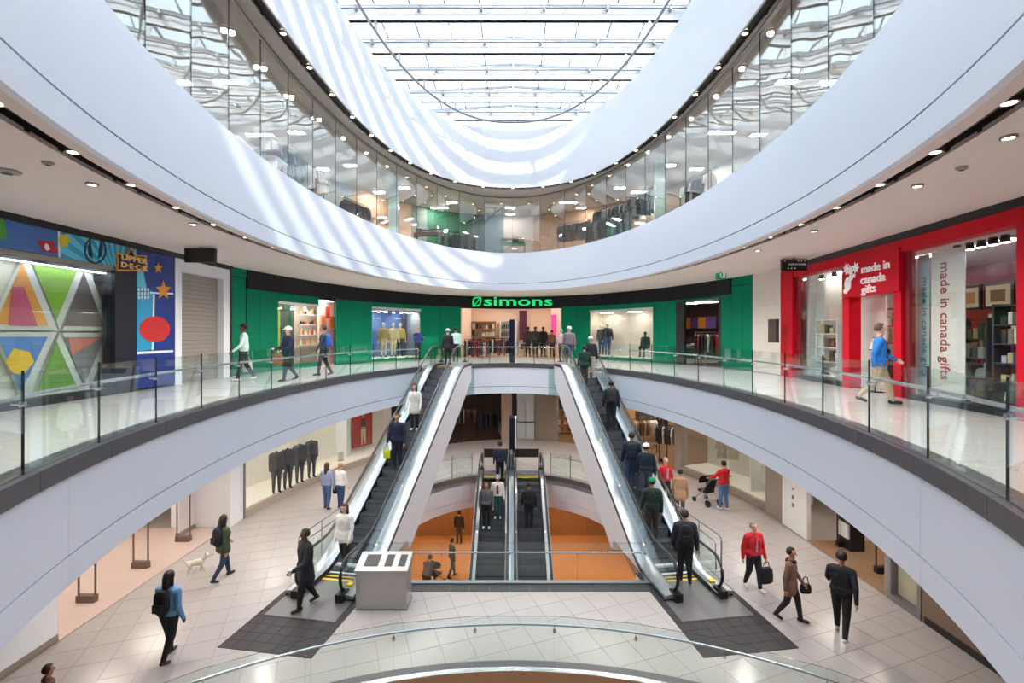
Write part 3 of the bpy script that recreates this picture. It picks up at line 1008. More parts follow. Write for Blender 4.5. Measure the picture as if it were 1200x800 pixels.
# ================================================================== SHOP FRONTS (second level)
GREEN = pm('emerald_panel', (0, 118, 86), 0.6, var=0.05, scale=1.5, spec=0.12)
HEADER = pm('blue_black_header', (16, 16, 26), 0.6, var=0.1, spec=0.3)
CREAM = pm('cream_display_wall', (232, 222, 208), 0.6)
BEIGE = pm('beige_stone_wall', (220, 212, 204), 0.5, var=0.04)
WARMWALL = pm('warm_shop_wall', (240, 218, 200), 0.7)
SHOPFLOOR = pm('pale_shop_floor', (204, 190, 176), 0.25)
NEONGREEN = pm('green_sign_glow', (20, 196, 110), 0.4, emit=0.9)

def pnt(path, X, off, z):
    p = Vector(path(X)); q = Vector(path(X + 0.5)); r = Vector(path(X - 0.5))
    d = (q - r).normalized()
    n = Vector((-d.y, d.x))
    if n.dot(p - Vector((0, 10))) < 0: n = -n
    return (p.x + n.x * off, p.y + n.y * off, z)
def fpanel(m, path, X0, X1, z0, z1, o0=0.0, o1=0.06, n=None, mi=0, gap=0.0):
    """facade piece between two columns, from offset o0 to o1 behind the shop line"""
    n = n or max(1, int(abs(X1 - X0) / 12))
    L = []
    for k in range(n + 1):
        X = X0 + gap + (X1 - X0 - 2 * gap) * k / n
        L.append([pnt(path, X, o0, z0), pnt(path, X, o1, z0), pnt(path, X, o1, z1), pnt(path, X, o0, z1)])
    m.loops(L, mi=mi)
    return m
def fp(name, mat, parent, path, X0, X1, z0, z1, o0=0.0, o1=0.06, gap=0.0, n=None):
    return fpanel(MB(), path, X0, X1, z0, z1, o0, o1, n=n, gap=gap).build(name, mat, parent, world=True, fix=True)

def behind(path, X, delta, z):
    """point delta metres beyond the shop line, on the sight line through that column"""
    p = path(X); L = math.hypot(*p); k = (L + delta) / L
    return (p[0] * k, p[1] * k, z)
def light_panel(x, y, z, sx, sy, label, group, mat=SHOPLAMP, rz=0.0):
    t = thing('ceiling_lamp', (x, y, z), rz, label, 'light', group)
    MB().box(-sx / 2 - 0.03, sx / 2 + 0.03, -sy / 2 - 0.03, sy / 2 + 0.03, 0.0, 0.05).build('frame', WHITE, t)
    MB().box(-sx / 2, sx / 2, -sy / 2, sy / 2, -0.012, 0.0).build('diffuser', mat, t)
    return t

# ------------------------------------------------------------------ green store
gs = thing('storefront', (0, 29.9, 0), label='curved emerald green storefront with black header below the soffit', cat='storefront')
PG = path_green
def greens(xs, z0, z1):
    for a, b in zip(xs[:-1], xs[1:]):
        fp('green_panel', GREEN, gs, PG, a, b, z0, z1, gap=0.12)
greens([272, 288], 0.02, 3.42); greens([272, 289], 3.45, 3.74)
greens([289, 305, 326], 0.02, 3.07)
greens([326, 352, 374], 2.72, 3.07); greens([326, 374], 0.02, 0.18)
greens([394, 400, 411, 436], 0.02, 3.07)
greens([436, 465, 493], 2.82, 3.07); greens([436, 465, 493], 0.02, 0.18)
greens([493, 516, 540], 0.02, 3.07)
greens([658, 673, 691], 0.02, 3.07)
greens([691, 728, 765], 2.78, 3.07); greens([691, 728, 765], 0.02, 0.2)
greens([765, 772, 781, 792], 0.02, 3.07)
greens([792, 845], 2.98, 3.07)
greens([845, 858, 870, 882], 0.02, 3.38); greens([845, 858, 870, 882], 3.41, 3.74)
hx = [289, 306, 326, 346, 366, 386, 412, 440, 470, 505, 540, 572, 600, 628, 658, 692, 728, 760, 790, 818, 838, 857]
for a, b in zip(hx[:-1], hx[1:]):
    fp('header_panel', HEADER, gs, PG, a, b, 3.09, 3.74, -0.05, 0.06, gap=0.06)
fp('backing', HEADER, gs, PG, 270, 326, 0.0, 3.74, 0.075, 0.12)
for a, b in ((326, 436), (436, 540), (658, 691), (691, 792), (540, 658), (792, 845)):
    fp('backing', HEADER, gs, PG, a, b, 3.0, 3.74, 0.075, 0.12)
for a, b in ((394, 436), (493, 540), (658, 691), (765, 792), (845, 882)):
    fp('backing', HEADER, gs, PG, a, b, 0.0, 3.74, 0.075, 0.12)

def display_box(front, path, X0, X1, z0, z1, depth, back, floor, name='display_case', side=None, glass=True):
    """a lit window recess as parts of the storefront"""
    fp('back_panel', back, front, path, X0, X1, z0, z1, depth, depth + 0.05)
    fp('display_floor', floor, front, path, X0, X1, z0 - 0.06, z0, 0.0, depth)
    fp('display_ceiling', WHITE, front, path, X0, X1, z1, z1 + 0.05, 0.07, depth)
    for X, dX in ((X0, 0.4), (X1, -0.4)):
        fp('side_panel', side or back, front, path, X, X + dX, z0, z1, 0.06, depth, n=1)
    if glass:
        n = max(1, round(math.dist(path(X0), path(X1)) / 1.4))
        for k in range(n):
            a = X0 + (X1 - X0) * k / n; b = X0 + (X1 - X0) * (k + 1) / n
            fp('pane', SHOPGLASS, front, path, a, b, z0, z1, 0.0, 0.012, gap=0.08)
    fp('frame_head', pm('pale_frame', (206, 214, 214), 0.4), front, path, X0, X1, z1 - 0.02, z1 + 0.09, -0.03, 0.05)
BLUEBACK = pm('blue_display_wall', (92, 128, 196), 0.6, var=0.12, scale=1.5)
display_box(gs, PG, 436, 493, 0.2, 2.76, 1.3, BLUEBACK, CREAM, side=pm('grey_display_wall', (168, 178, 190), 0.6))
fp('dark_backdrop', pm('dark_navy_backdrop', (28, 30, 58), 0.6), gs, PG, 484, 489, 0.2, 2.6, 1.0, 1.05)
display_box(gs, PG, 691, 765, 0.22, 2.72, 1.3, CREAM, CREAM)
for _a, _b, _n in ((440, 500, 2), (688, 750, 2)):  # panels added inside the window recesses to brighten them
    for _k in range(_n):
        _q = pnt(PG, _a + (_b - _a) * (_k + 0.5) / _n, 0.65, 2.70)
        light_panel(_q[0], _q[1], 2.66, 0.7, 0.5, 'lit ceiling panel added to brighten a display window of the green store', 'added ceiling panels of the green display windows')
fp('frame_head', WHITE, gs, PG, 326, 374, 2.64, 2.74, -0.04, 0.05)
fp('pane', SHOPGLASS, gs, PG, 326, 350, 0.2, 2.64, 0.0, 0.012, gap=0.1)
fp('pane', SHOPGLASS, gs, PG, 350, 374, 0.2, 2.64, 0.0, 0.012, gap=0.1)
def lamp_row(path, X0, X1, n, z, off, label, group, size=0.09):
    for k in range(n):
        X = X0 + (X1 - X0) * (k + 0.5) / n
        p = pnt(path, X, off, z)
        t = thing('spot_lamp', p, label=label, cat='light', group=group)
        MB().lathe([(size * 0.75, 0.0), (size, -0.14)], n=10).build('housing', BLACK if size < 0.09 else WHITE, t)
        MB().lathe([(size * 0.85, -0.15), (size * 0.85, -0.142)], n=10).build('lens', SHOPLAMP, t)
lamp_row(PG, 445, 496, 6, 2.74, 0.35, 'small white spot lamp over the blue display of mannequins', 'spot lamps in the green storefront')
lamp_row(PG, 328, 372, 3, 2.62, 0.3, 'small white spot lamp over the cosmetics window', 'spot lamps over the cosmetics window')

# sign
sg = thing('store_sign', (0, 29.7, 3.11), label='glowing green sign reading simons with a leaf mark on the black header', cat='sign')
lf = MB()
cx, cz, yy, W, H = -2.13, 3.40, 29.30, 0.27, 0.29
leaf = [(cx - W, cz - H), (cx - W, cz + 0.05), (cx - W * 0.75, cz + H * 0.75), (cx - W * 0.25, cz + H), (cx + W, cz + H), (cx + W, cz - 0.02), (cx + W * 0.75, cz - H * 0.75), (cx + W * 0.25, cz - H)]
inn = [((p[0] - cx) * 0.72 + cx, (p[1] - cz) * 0.72 + cz) for p in leaf]
lf.loops([[(a[0], yy, a[1]), (b[0], yy, b[1]), (b[0], yy + 0.05, b[1]), (a[0], yy + 0.05, a[1])] for a, b in zip(leaf, inn)], closed=True)
lf.hexa([(cx - W * 0.75, yy, cz - H * 0.85), (cx - W * 0.6, yy, cz - H * 0.95), (cx + W * 0.75, yy, cz + H * 0.7), (cx + W * 0.6, yy, cz + H * 0.8)], [(cx - W * 0.75, yy + 0.05, cz - H * 0.85), (cx - W * 0.6, yy + 0.05, cz - H * 0.95), (cx + W * 0.75, yy + 0.05, cz + H * 0.7), (cx + W * 0.6, yy + 0.05, cz + H * 0.8)])
lf.build('leaf_mark', NEONGREEN, sg, world=True)
put_text('simons', 0.80, (0.37, 29.30, 3.16), (1, 0, 0), NEONGREEN, sg, depth=0.025, bold=0.012, width=4.15)

# interior shell of the green store
INT = thing('wall_store', (0, 33, 0), label='warm lit interior of the green store', cat='interior', kind='structure')
MB().box(-9.5, 9.5, 37.0, 37.2, 0, 3.7).build('back_wall', WARMWALL, INT, world=True)
for X in (540, 658):
    p = pnt(PG, X, 0.12, 0)
    MB().box(p[0] - 0.08, p[0] + 0.08, p[1], 37.0, 0, 3.7).build('side_wall', WARMWALL, INT, world=True)
tag(MB().box(-3.3, 3.3, 29.95, 36.9, 0.0, 0.012).build('floor_store', pm('golden_shop_floor', (206, 176, 148), 0.2)), 'golden floor inside the green store', 'floor', kind='structure')
tag(fp('floor_department', pm('grey_shop_floor', (120, 112, 108), 0.2), None, PG, 792, 845, 0.0, 0.012, 0.0, 4.3), 'grey floor inside the dark department', 'floor', kind='structure')
for k in range(3):
    for j in range(3):
        light_panel(-2 + 2 * k, 30.6 + 2.3 * j, 3.62, 0.9, 0.5, 'lit ceiling panel inside the entrance of the green store', 'ceiling panels inside the green store')
# pieces inside the entrance
def fitting(name, boxes, mat, label, cat, parts=None, group=None, loc=None):
    """free-standing piece made of named boxes: (part, x0, x1, y0, y1, z0, z1, mat)"""
    xs = [b[1] for b in boxes] + [b[2] for b in boxes]; ys = [b[3] for b in boxes] + [b[4] for b in boxes]
    base = loc or ((min(xs) + max(xs)) / 2, (min(ys) + max(ys)) / 2, min(b[5] for b in boxes))
    t = thing(name, base, label=label, cat=cat, group=group)
    for b in boxes:
        MB().box(*b[1:7]).build(b[0], b[7] if len(b) > 7 else mat, t, world=True)
    return t
WOOD = pm('pale_oak', (196, 158, 120), 0.45, var=0.12, scale=8)
DWOOD = pm('dark_walnut', (74, 54, 44), 0.45, var=0.15, scale=8)
def table(x, y, z, w, d, h, mat, label, group=None):
    b = [('tabletop', x - w / 2, x + w / 2, y - d / 2, y + d / 2, z + h - 0.06, z + h)]
    for sx in (-1, 1):
        for sy in (-1, 1):
            cx, cy = x + sx * (w / 2 - 0.05), y + sy * (d / 2 - 0.05)
            b.append(('leg', cx - 0.04, cx + 0.04, cy - 0.04, cy + 0.04, z, z + h - 0.06))
    return fitting('display_table', b, mat, label, 'table', group=group)
GCOL = [pm('cloth_%d' % i, c, 0.85, var=0.1, scale=20) for i, c in enumerate([(34, 36, 44), (58, 66, 82), (120, 132, 140), (176, 186, 186), (206, 206, 200), (120, 92, 70), (150, 44, 46), (44, 70, 62), (90, 110, 130), (70, 58, 60), (222, 214, 200), (196, 160, 120)])]
def folded_stack(x, y, z, k, label, group):
    t = thing('folded_stack', (x, y, z), label=label, cat='clothes', group=group)
    for i in range(k):
        s = 0.16 + random.uniform(-0.015, 0.015)
        MB().hexa([(-s, -0.13, 0.05 * i), (s, -0.13, 0.05 * i), (s, 0.13, 0.05 * i), (-s, 0.13, 0.05 * i)], [(-s + 0.01, -0.12, 0.05 * i + 0.046), (s - 0.01, -0.12, 0.05 * i + 0.046), (s - 0.01, 0.12, 0.05 * i + 0.046), (-s + 0.01, 0.12, 0.05 * i + 0.046)]).build('folded_garment', random.choice(GCOL), t)
for i, (x, y) in enumerate([(-2.3, 31.2), (-0.75, 31.6), (1.1, 33.4), (-2.4, 33.6)]):
    table(x, y, 0.012, 1.25, 0.7, 0.82, WHITE, 'white display table of folded clothes inside the green store', 'white tables in the green store')
    for k in range(4):
        folded_stack(x - 0.42 + 0.28 * k, y, 0.832, random.randint(2, 5), 'small pile of folded clothes on a white table in the green store', 'folded piles in the green store')
table(1.5, 31.0, 0.012, 1.5, 0.8, 0.5, WOOD, 'low oak display table inside the green store')
for k in range(3):
    folded_stack(1.05 + 0.45 * k, 31.0, 0.512, 3, 'small pile of folded clothes on the low oak table', 'folded piles on the oak table')
def shelf_wall(x0, x1, y, z0, h, rows, mat, label, goods_label, goods_group, gcols, n_per=7, depth=0.35, face=-1):
    b = [('side_board', x0, x0 + 0.04, y - depth / 2, y + depth / 2, z0, z0 + h), ('side_board', x1 - 0.04, x1, y - depth / 2, y + depth / 2, z0, z0 + h), ('back_board', x0 + 0.04, x1 - 0.04, y + depth / 2 - 0.02 if face < 0 else y - depth / 2, y + depth / 2 if face < 0 else y - depth / 2 + 0.02, z0, z0 + h)]
    for r in range(rows + 1):
        zz = z0 + 0.1 + (h - 0.15) * r / rows
        b.append(('shelf', x0 + 0.04, x1 - 0.04, y - depth / 2, y + depth / 2, zz, zz + 0.03))
    t = fitting('shelf_unit', b, mat, label, 'shelf')
    for r in range(rows):
        zz = z0 + 0.13 + (h - 0.15) * r / rows
        hh = (h - 0.15) / rows - 0.06
        for k in range(n_per):
            gx = x0 + 0.08 + (x1 - x0 - 0.16) * (k + 0.5) / n_per
            if random.random() < 0.12: continue
            w = (x1 - x0 - 0.2) / n_per * random.uniform(0.5, 0.9); q = hh * random.uniform(0.45, 0.95)
            m = MB().box(gx - w / 2, gx + w / 2, y - 0.1, y + 0.1, zz, zz + q * 0.8).box(gx - w / 3, gx + w / 3, y - 0.07, y + 0.07, zz + q * 0.8, zz + q)
            tag(m.build('shelf_item', random.choice(gcols)), goods_label, 'goods', goods_group)
    return t
shelf_wall(-3.1, -1.2, 36.6, 0.012, 2.4, 4, WOOD, 'oak wall shelf at the back of the green store', 'small item on the oak wall shelf of the green store', 'items on the oak wall shelf', GCOL)
shelf_wall(-0.9, 0.4, 36.6, 0.012, 2.4, 4, WHITE, 'white wall shelf at the back of the green store', 'small item on the white wall shelf of the green store', 'items on the white wall shelf', GCOL)
PURPLE = pm('plum_drape', (84, 36, 62), 0.8)
fitting('wall_panel', [('panel', 0.55, 1.1, 36.5, 36.6, 0.3, 3.2)], PURPLE, 'tall plum fabric panel at the back of the green store', 'panel')
PINK = pm('pink_screen', (226, 70, 140), 0.4, emit=0.8)
fitting('light_box', [('box', 2.55, 2.9, 31.5, 31.6, 0.9, 2.7, PINK), ('stand', 2.65, 2.8, 31.52, 31.58, 0.012, 0.9, BLACK)], PINK, 'tall pink light box inside the entrance of the green store', 'light box')

# left opening: cosmetics corner
COS = thing('wall_cosmetics', (-9.3, 20, 0), label='lit white niche behind the cosmetics opening of the green store', cat='interior', kind='structure')
fp('back_wall', pm('white_niche_wall', (238, 224, 210), 0.6), COS, PG, 388, 450, 0, 3.05, 2.4, 2.45)
fp('back_wall', pm('yellow_green_backdrop', (150, 160, 60), 0.6), COS, PG, 340, 364, 0, 3.05, 1.6, 1.65)
fp('back_wall', pm('dark_green_backdrop', (24, 66, 52), 0.6), COS, PG, 362, 380, 0, 3.05, 1.7, 1.75)
fp('niche_floor', SHOPFLOOR, COS, PG, 326, 450, 0.0, 0.015, 0.13, 2.4)
fp('niche_ceiling', WHITE, COS, PG, 326, 450, 3.05, 3.08, 0.13, 2.4)
fp('pink_pier', pm('pink_pier_paint', (240, 206, 196), 0.6), COS, PG, 392, 420, 0.0, 3.05, 0.9, 1.0)
p = behind(PG, 366, 1.6, 2.98)
light_panel(p[0], p[1], 2.98, 1.6, 1.0, 'lit ceiling panel over the cosmetics corner', 'ceiling panels over the cosmetics corner')
p = behind(PG, 338, 1.0, 2.98)
light_panel(p[0], p[1], 2.98, 1.0, 0.8, 'lit ceiling panel over the cosmetics corner', 'ceiling panels over the cosmetics corner')
COSC = [pm('cos_%d' % i, c, 0.4) for i, c in enumerate([(200, 120, 70), (226, 200, 170), (60, 48, 44), (236, 236, 230), (206, 60, 50), (180, 150, 110)])]
for r in range(4):
    z = 0.9 + 0.48 * r
    X0, X1 = 352, 372
    a, b = behind(PG, X0, 2.6, z), behind(PG, X1, 2.2, z)
    t = thing('wall_shelf', ((a[0] + b[0]) / 2, (a[1] + b[1]) / 2, z), label='thin white cosmetics shelf in the lit niche of the green store', cat='shelf', group='cosmetics shelves')
    MB().plate([a, b, (b[0] - 0.2, b[1] + 0.15, z), (a[0] - 0.2, a[1] + 0.15, z)], (0, 0, 0.03)).build('board', WHITE, t, world=True, fix=True)
    for k in range(7):
        f_ = (k + 0.7) / 7.4
        q = (a[0] + (b[0] - a[0]) * f_ - 0.08, a[1] + (b[1] - a[1]) * f_ + 0.06, z + 0.03)
        h = random.uniform(0.15, 0.34)
        tag(MB().lathe([(0.05, 0), (0.055, h * 0.7), (0.02, h * 0.75), (0.02, h)], q, 8).build('cosmetic_bottle', random.choice(COSC)), 'small bottle on the lit cosmetics shelves of the green store', 'bottle', 'bottles on the cosmetics shelves')
for k in range(3):
    q = behind(PG, 379 + 5 * k, 0.9, 2.0 + 0.45 * (k % 2))
    tag(MB().obox((q[0], q[1], q[2]), (0.2, 0.06, 0.55), 0.9).build('hanging_banner', COSC[(0, 4, 0)[k]]), ['small orange banner on the pink pier beside the cosmetics niche', 'small red banner on the pink pier beside the cosmetics niche', 'second orange banner on the pink pier beside the cosmetics niche'][k], 'banner')

# right opening: dark department with a patterned back
DEP = thing('wall_department', (9.0, 22, 0), label='dark department behind the garment opening of the green store', cat='interior', kind='structure')
fp('back_wall', pm('charcoal_wall', (92, 78, 80), 0.6), DEP, PG, 690, 860, 0, 3.3, 4.4, 4.45)
fp('department_ceiling', pm('mauve_ceiling', (170, 146, 138), 0.6), DEP, PG, 772, 845, 3.02, 3.06, 0.13, 4.4)
fp('jamb', BLACK, DEP, PG, 792, 802, 0.0, 2.98, 0.0, 0.12)
fp('jamb', BLACK, DEP, PG, 842, 845.5, 0.0, 2.98, 0.0, 0.5)
for k in range(4):
    q = behind(PG, 806 + 9 * k, 5.0, 2.05)
    rz = math.atan2(-(q[0]), (q[1] - 14)) * 0 - 0.75
    tag(MB().obox(q, (0.6, 0.04, 0.6), -0.95).build('wall_picture', [pm('amber_print', (196, 126, 40), 0.5), pm('violet_print', (84, 58, 120), 0.5)][k % 2]), ['amber square print on the dark back wall of the dark department', 'violet square print on the dark back wall of the dark department'][k % 2], 'picture', 'square prints on the dark back wall')
for k in range(2):
    q = behind(PG, 808 + 20 * k, 2.2, 2.95)
    light_panel(q[0], q[1], 2.99, 0.9, 0.9, 'lit ceiling panel in the dark department', 'ceiling panels in the dark department')

# hanging garments
def garment_mesh(w, l, mat):
    """a shirt or coat on a hanger, seen side on or front on; hangs from z = 0"""
    m = MB()
    pr = [(-0.05, -0.02), (0.05, -0.02), (w * 0.5, -0.13), (w * 0.62, -0.55 * l), (w * 0.5, -0.56 * l), (w * 0.42, -0.3), (w * 0.46, -l), (-w * 0.46, -l), (-w * 0.42, -0.3), (-w * 0.5, -0.56 * l), (-w * 0.62, -0.55 * l), (-w * 0.5, -0.13)]
    m.plate([(x, -0.035, z) for x, z in pr], (0, 0.07, 0))
    m.tube([(0, 0, -0.02), (0, 0, 0.06), (0.03, 0, 0.08)], 0.006, 5)
    return m.mesh('hanging_garment', mat)
GARM = [garment_mesh(0.44, random.uniform(0.75, 1.1), g) for g in GCOL]
def clothes_rack(x, y, z, L, rz, n, label, glabel, ggroup, h=1.5, cols=None, legs=True):
    t = thing('clothes_rack', (x, y, z), rz, label, 'rack')
    MB().tube([(-L / 2, 0, h), (L / 2, 0, h)], 0.018, 8).build('rail', BLACK, t)
    if legs:
        for sx in (-1, 1):
            MB().tube([(sx * L / 2, 0, 0), (sx * L / 2, 0, h)], 0.018, 8).build('upright', BLACK, t)
            MB().box(sx * L / 2 - 0.03, sx * L / 2 + 0.03, -0.25, 0.25, 0, 0.03).build('foot', BLACK, t)
    else:
        for sx in (-1, 1):
            MB().tube([(sx * L / 2, 0, h), (sx * L / 2, 0.35, h)], 0.018, 8).build('wall_arm', BLACK, t)
    W = wmat(t)
    for k in range(n):
        g = link('hanging_garment', random.choice([GARM[c] for c in cols] if cols else GARM))
        p = W @ Vector((-L / 2 + L * (k + 0.5) / n, 0, h - 0.06))
        g.matrix_basis = Matrix.Translation(p) @ Matrix.Rotation(rz + PI / 2 + random.uniform(-0.25, 0.25), 4, 'Z')
        tag(g, glabel, 'garment', ggroup)
    return t
q = behind(PG, 834, 2.2, 0.012)
clothes_rack(q[0], q[1], 0.012, 1.5, -0.4, 12, 'clothes rack just inside the dark department', 'garment hanging in the dark department', 'garments in the dark department', cols=[0, 6, 9, 4, 5])
q = behind(PG, 812, 2.0, 0.012)
table(q[0], q[1], 0.012, 1.1, 0.7, 0.8, WOOD, 'display table just inside the dark department')
for k in range(3):
    folded_stack(q[0] - 0.3 + 0.3 * k, q[1], 0.812, 3, 'folded pile on the table of the dark department', 'folded piles in the dark department')
clothes_rack(2.3, 33.6, 0.012, 1.4, 0.15, 12, 'clothes rack behind the entrance mannequins of the green store', 'dark garment on the rack behind the entrance mannequins', 'garments behind the entrance mannequins', cols=[0, 1, 9, 5])
clothes_rack(-0.9, 30.6, 0.012, 1.5, 0.05, 12, 'low clothes rack at the entrance of the green store', 'garment on the low rack at the green store entrance', 'garments at the green store entrance', h=1.15, cols=[0, 6, 9, 1, 10])
clothes_rack(-2.4, 30.1, 0.012, 1.1, 0.2, 10, 'low clothes rack of grey clothes inside the green store entrance', 'dark garment on the low rack of grey clothes', 'garments on the low rack of grey clothes', h=1.1, cols=[0, 1, 2, 6])

# ------------------------------------------------------------------ beige pier and red gift shop
PR = path_right
bw = thing('wall_beige', (9.1, 17.2, 0), label='beige stone tiled pier between the green and the red shop', cat='wall', kind='structure')
a, b = Vector(PG(882)), Vector(PR(916))
for j in range(6):
    for i in range(2):
        p0, p1 = a.lerp(b, i / 2), a.lerp(b, (i + 1) / 2)
        d = (p1 - p0).normalized(); nn = Vector((d.y, -d.x)) * 0.06
        if nn.x < 0: nn = -nn
        e = d * 0.004
        z0, z1 = 0.62 * j + 0.02, min(3.74, 0.62 * (j + 1) + 0.015)
        MB().hexa([(p0.x + e.x, p0.y + e.y, z0), (p1.x - e.x, p1.y - e.y, z0), (p1.x - e.x, p1.y - e.y, z1), (p0.x + e.x, p0.y + e.y, z1)],
                  [(p0.x + e.x + nn.x, p0.y + e.y + nn.y, z0), (p1.x - e.x + nn.x, p1.y - e.y + nn.y, z0), (p1.x - e.x + nn.x, p1.y - e.y + nn.y, z1), (p0.x + e.x + nn.x, p0.y + e.y + nn.y, z1)]).build('wall_tile', BEIGE, bw, world=True, fix=True)
m = MB(); m.plate([(a.x + 0.02, a.y, 0), (b.x + 0.02, b.y, 0), (b.x + 0.02, b.y, 3.74), (a.x + 0.02, a.y, 3.74)], (0.2, 0.03, 0)); m.build('backing', GROUT, bw, world=True, fix=True)
tag(MB().box(8.86, 8.97, 16.25, 16.75, 1.15, 1.95).build('wall_cabinet', pm('dark_bronze_door', (64, 56, 54), 0.4)), 'small dark framed hatch on the beige stone pier', 'cabinet')

RED = pm('crimson_panel', (196, 14, 38), 0.5, var=0.06, scale=2, spec=0.15)
DRED = pm('deep_red_panel', (120, 12, 28), 0.35, var=0.06)
rs = thing('storefront', (8.9, 12.0, 0), label='bright red gift shop front with large windows', cat='storefront')
fp('red_pillar', RED, rs, PR, 916, 930, 0.0, 3.58, -0.04, 0.3)
fp('red_pillar', DRED, rs, PR, 930, 935, 0.0, 3.3, 0.06, 0.12)
fp('red_header', RED, rs, PR, 930, 990, 3.30, 3.58, 0.0, 0.3)
fp('red_header', RED, rs, PR, 990, 1056, 3.42, 3.58, 0.0, 0.3)
fp('red_header', RED, rs, PR, 1056, 1240, 3.30, 3.58, 0.0, 0.3)
fp('black_cornice', BLACK, rs, PR, 916, 1250, 3.585, 3.74, -0.02, 0.3)
fp('sign_board', RED, rs, PR, 989, 1056, 2.42, 3.41, -0.05, 0.3)
fp('red_pillar', RED, rs, PR, 987, 995, 0.0, 2.42, 0.0, 0.3)
fp('red_pillar', RED, rs, PR, 1047, 1056, 0.0, 2.42, 0.0, 0.3)
fp('red_pillar', DRED, rs, PR, 1056, 1062, 0.0, 3.3, 0.06, 0.12)
fp('red_pillar', RED, rs, PR, 1194, 1240, 0.0, 3.3, -0.04, 0.3)
for a, b in ((936, 962), (962, 987)):
    fp('pane', SHOPGLASS, rs, PR, a, b, 0.12, 3.30, 0.08, 0.092, gap=0.15)
for a, b in ((1064, 1098), (1098, 1148), (1148, 1194)):
    fp('pane', SHOPGLASS, rs, PR, a, b, 0.12, 3.30, 0.08, 0.092, gap=0.15)
fp('black_base', BLACK, rs, PR, 936, 987, 0.0, 0.12, 0.02, 0.3)
fp('black_base', BLACK, rs, PR, 1064, 1194, 0.0, 0.12, 0.02, 0.3)
SHOPWHITE = pm('shop_white', (226, 224, 220), 0.6)
# interior shell
fp('interior_back', pm('gift_red_wall', (176, 30, 40), 0.6), rs, PR, 905, 1290, 0.0, 3.4, 4.2, 4.25)
fp('interior_floor', SHOPFLOOR, rs, PR, 905, 1290, 0.0, 0.012, 0.3, 4.2)
fp('interior_ceiling', pm('gift_ceiling', (206, 190, 196), 0.6), rs, PR, 905, 1290, 3.4, 3.45, 0.3, 4.2)
fp('white_partition', SHOPWHITE, rs, PR, 918, 946, 0.12, 3.25, 0.5, 0.55)
fp('white_partition', SHOPWHITE, rs, PR, 966, 1004, 0.012, 2.42, 0.7, 0.75)
fp('end_wall', SHOPWHITE, rs, PR, 934, 937, 0.0, 3.4, 0.3, 4.2, n=1)
fp('end_wall', DRED, rs, PR, 1236, 1240, 0.0, 3.4, 0.3, 4.2, n=1)
for X in (945, 985, 1040, 1090, 1130, 1175):
    q = behind(PR, X, 2.2, 3.36)
    light_panel(q[0], q[1], 3.36, 0.35, 0.7, 'lit ceiling panel inside the red gift shop', 'ceiling panels inside the red gift shop', rz=-0.1)
lamp_row(PR, 1085, 1150, 5, 3.28, 0.5, 'black track spot lamp over the large gift shop window', 'track lamps over the large gift shop window', size=0.085)
lamp_row(PR, 926, 968, 3, 3.28, 0.4, 'black track spot lamp over the narrow gift shop window', 'track lamps over the narrow gift shop window', size=0.085)
# sign lettering and mascot-free leaf and squirrel mark
def right_dir(X):
    a, b = Vector(PR(X - 1)), Vector(PR(X + 1))
    return (b - a).normalized()
ux = right_dir(1020)
WSIGN = pm('white_sign', (244, 244, 244), 0.5, emit=0.12)
for body, X, Y, w in (('made in', 1028.5, 320, 33), ('canada', 1025.5, 333.5, 29), ('gifts', 1021, 345.5, 17)):
    q = pnt(PR, X, -0.06, 0)
    d = q[1]
    z = zat(Y, d) + 0.06
    px = d / FOC / abs(ux.x) if abs(ux.x) > 0.3 else None
    wl = math.dist(PR(X - w / 2), PR(X + w / 2))
    put_text(body, 0.29, (q[0], q[1], z), (ux.x, ux.y, 0), WSIGN, rs, depth=0.012, bold=0.002, width=wl)
def fblob(X, Y, r, rz=1.0):
    q = pnt(PR, X, -0.062, 0); z = zat(Y, q[1])
    return [(q[0] + ux.x * r * math.cos(t), q[1] + ux.y * r * math.cos(t), z + r * rz * math.sin(t)) for t in [2 * PI * k / 14 for k in range(14)]]
mk = MB()
for X, Y, r, rz in ((996.5, 333, 0.15, 1.25), (1000.5, 325, 0.09, 0.9), (1004, 323, 0.06, 0.9), (994, 341, 0.10, 0.7)):
    mk.plate(fblob(X, Y, r, rz), (-0.012, -0.002, 0))
for X, Y in ((995, 315), (1000, 317), (1006, 314)):
    q = pnt(PR, X, -0.062, 0); z = zat(Y, q[1])
    pts = []
    for k in range(14):
        rr = 0.16 if k % 2 == 0 else 0.085
        t = 2 * PI * k / 14
        pts.append((q[0] + ux.x * rr * math.cos(t), q[1] + ux.y * rr * math.cos(t), z + rr * 1.0 * math.sin(t)))
    mk.plate(pts, (-0.012, -0.002, 0))
mk.build('logo_mark', WSIGN, rs, world=True)
# window graphics: fir tree and banners
q = pnt(PR, 933, 0.485, 0)
d0 = q[1]
tr = MB()
dirw = right_dir(948)
def tp(dx, dz):
    return (q[0] + dirw.x * dx, q[1] + dirw.y * dx, dz)
zt, zb = zat(366, d0), zat(421, d0)
tr.plate([tp(-0.03, zb), tp(0.03, zb), tp(0.015, zt), tp(-0.015, zt)], (-0.006, 0, 0))
for k in range(9):
    z = zt - 0.03 - (zt - zb) * 0.085 * k
    w = 0.06 + 0.052 * k * (1 if k < 7 else 0.85)
    for s in (-1, 1):
        tr.plate([tp(0, z + 0.05), tp(s * w * 0.6, z - 0.02), tp(s * w, z - 0.10 + 0.03 * (k % 2)), tp(s * w * 0.5, z - 0.09), tp(0, z - 0.06)], (-0.006, 0, 0))
tag(tr.build('tree_graphic', BLACK), 'black fir tree graphic on the white panel of the narrow gift shop window', 'graphic')
bn = thing('window_banner', pnt(PR, 1112, 0.35, 0.1), label='tall white banner with vertical red lettering in the gift shop window', cat='banner')
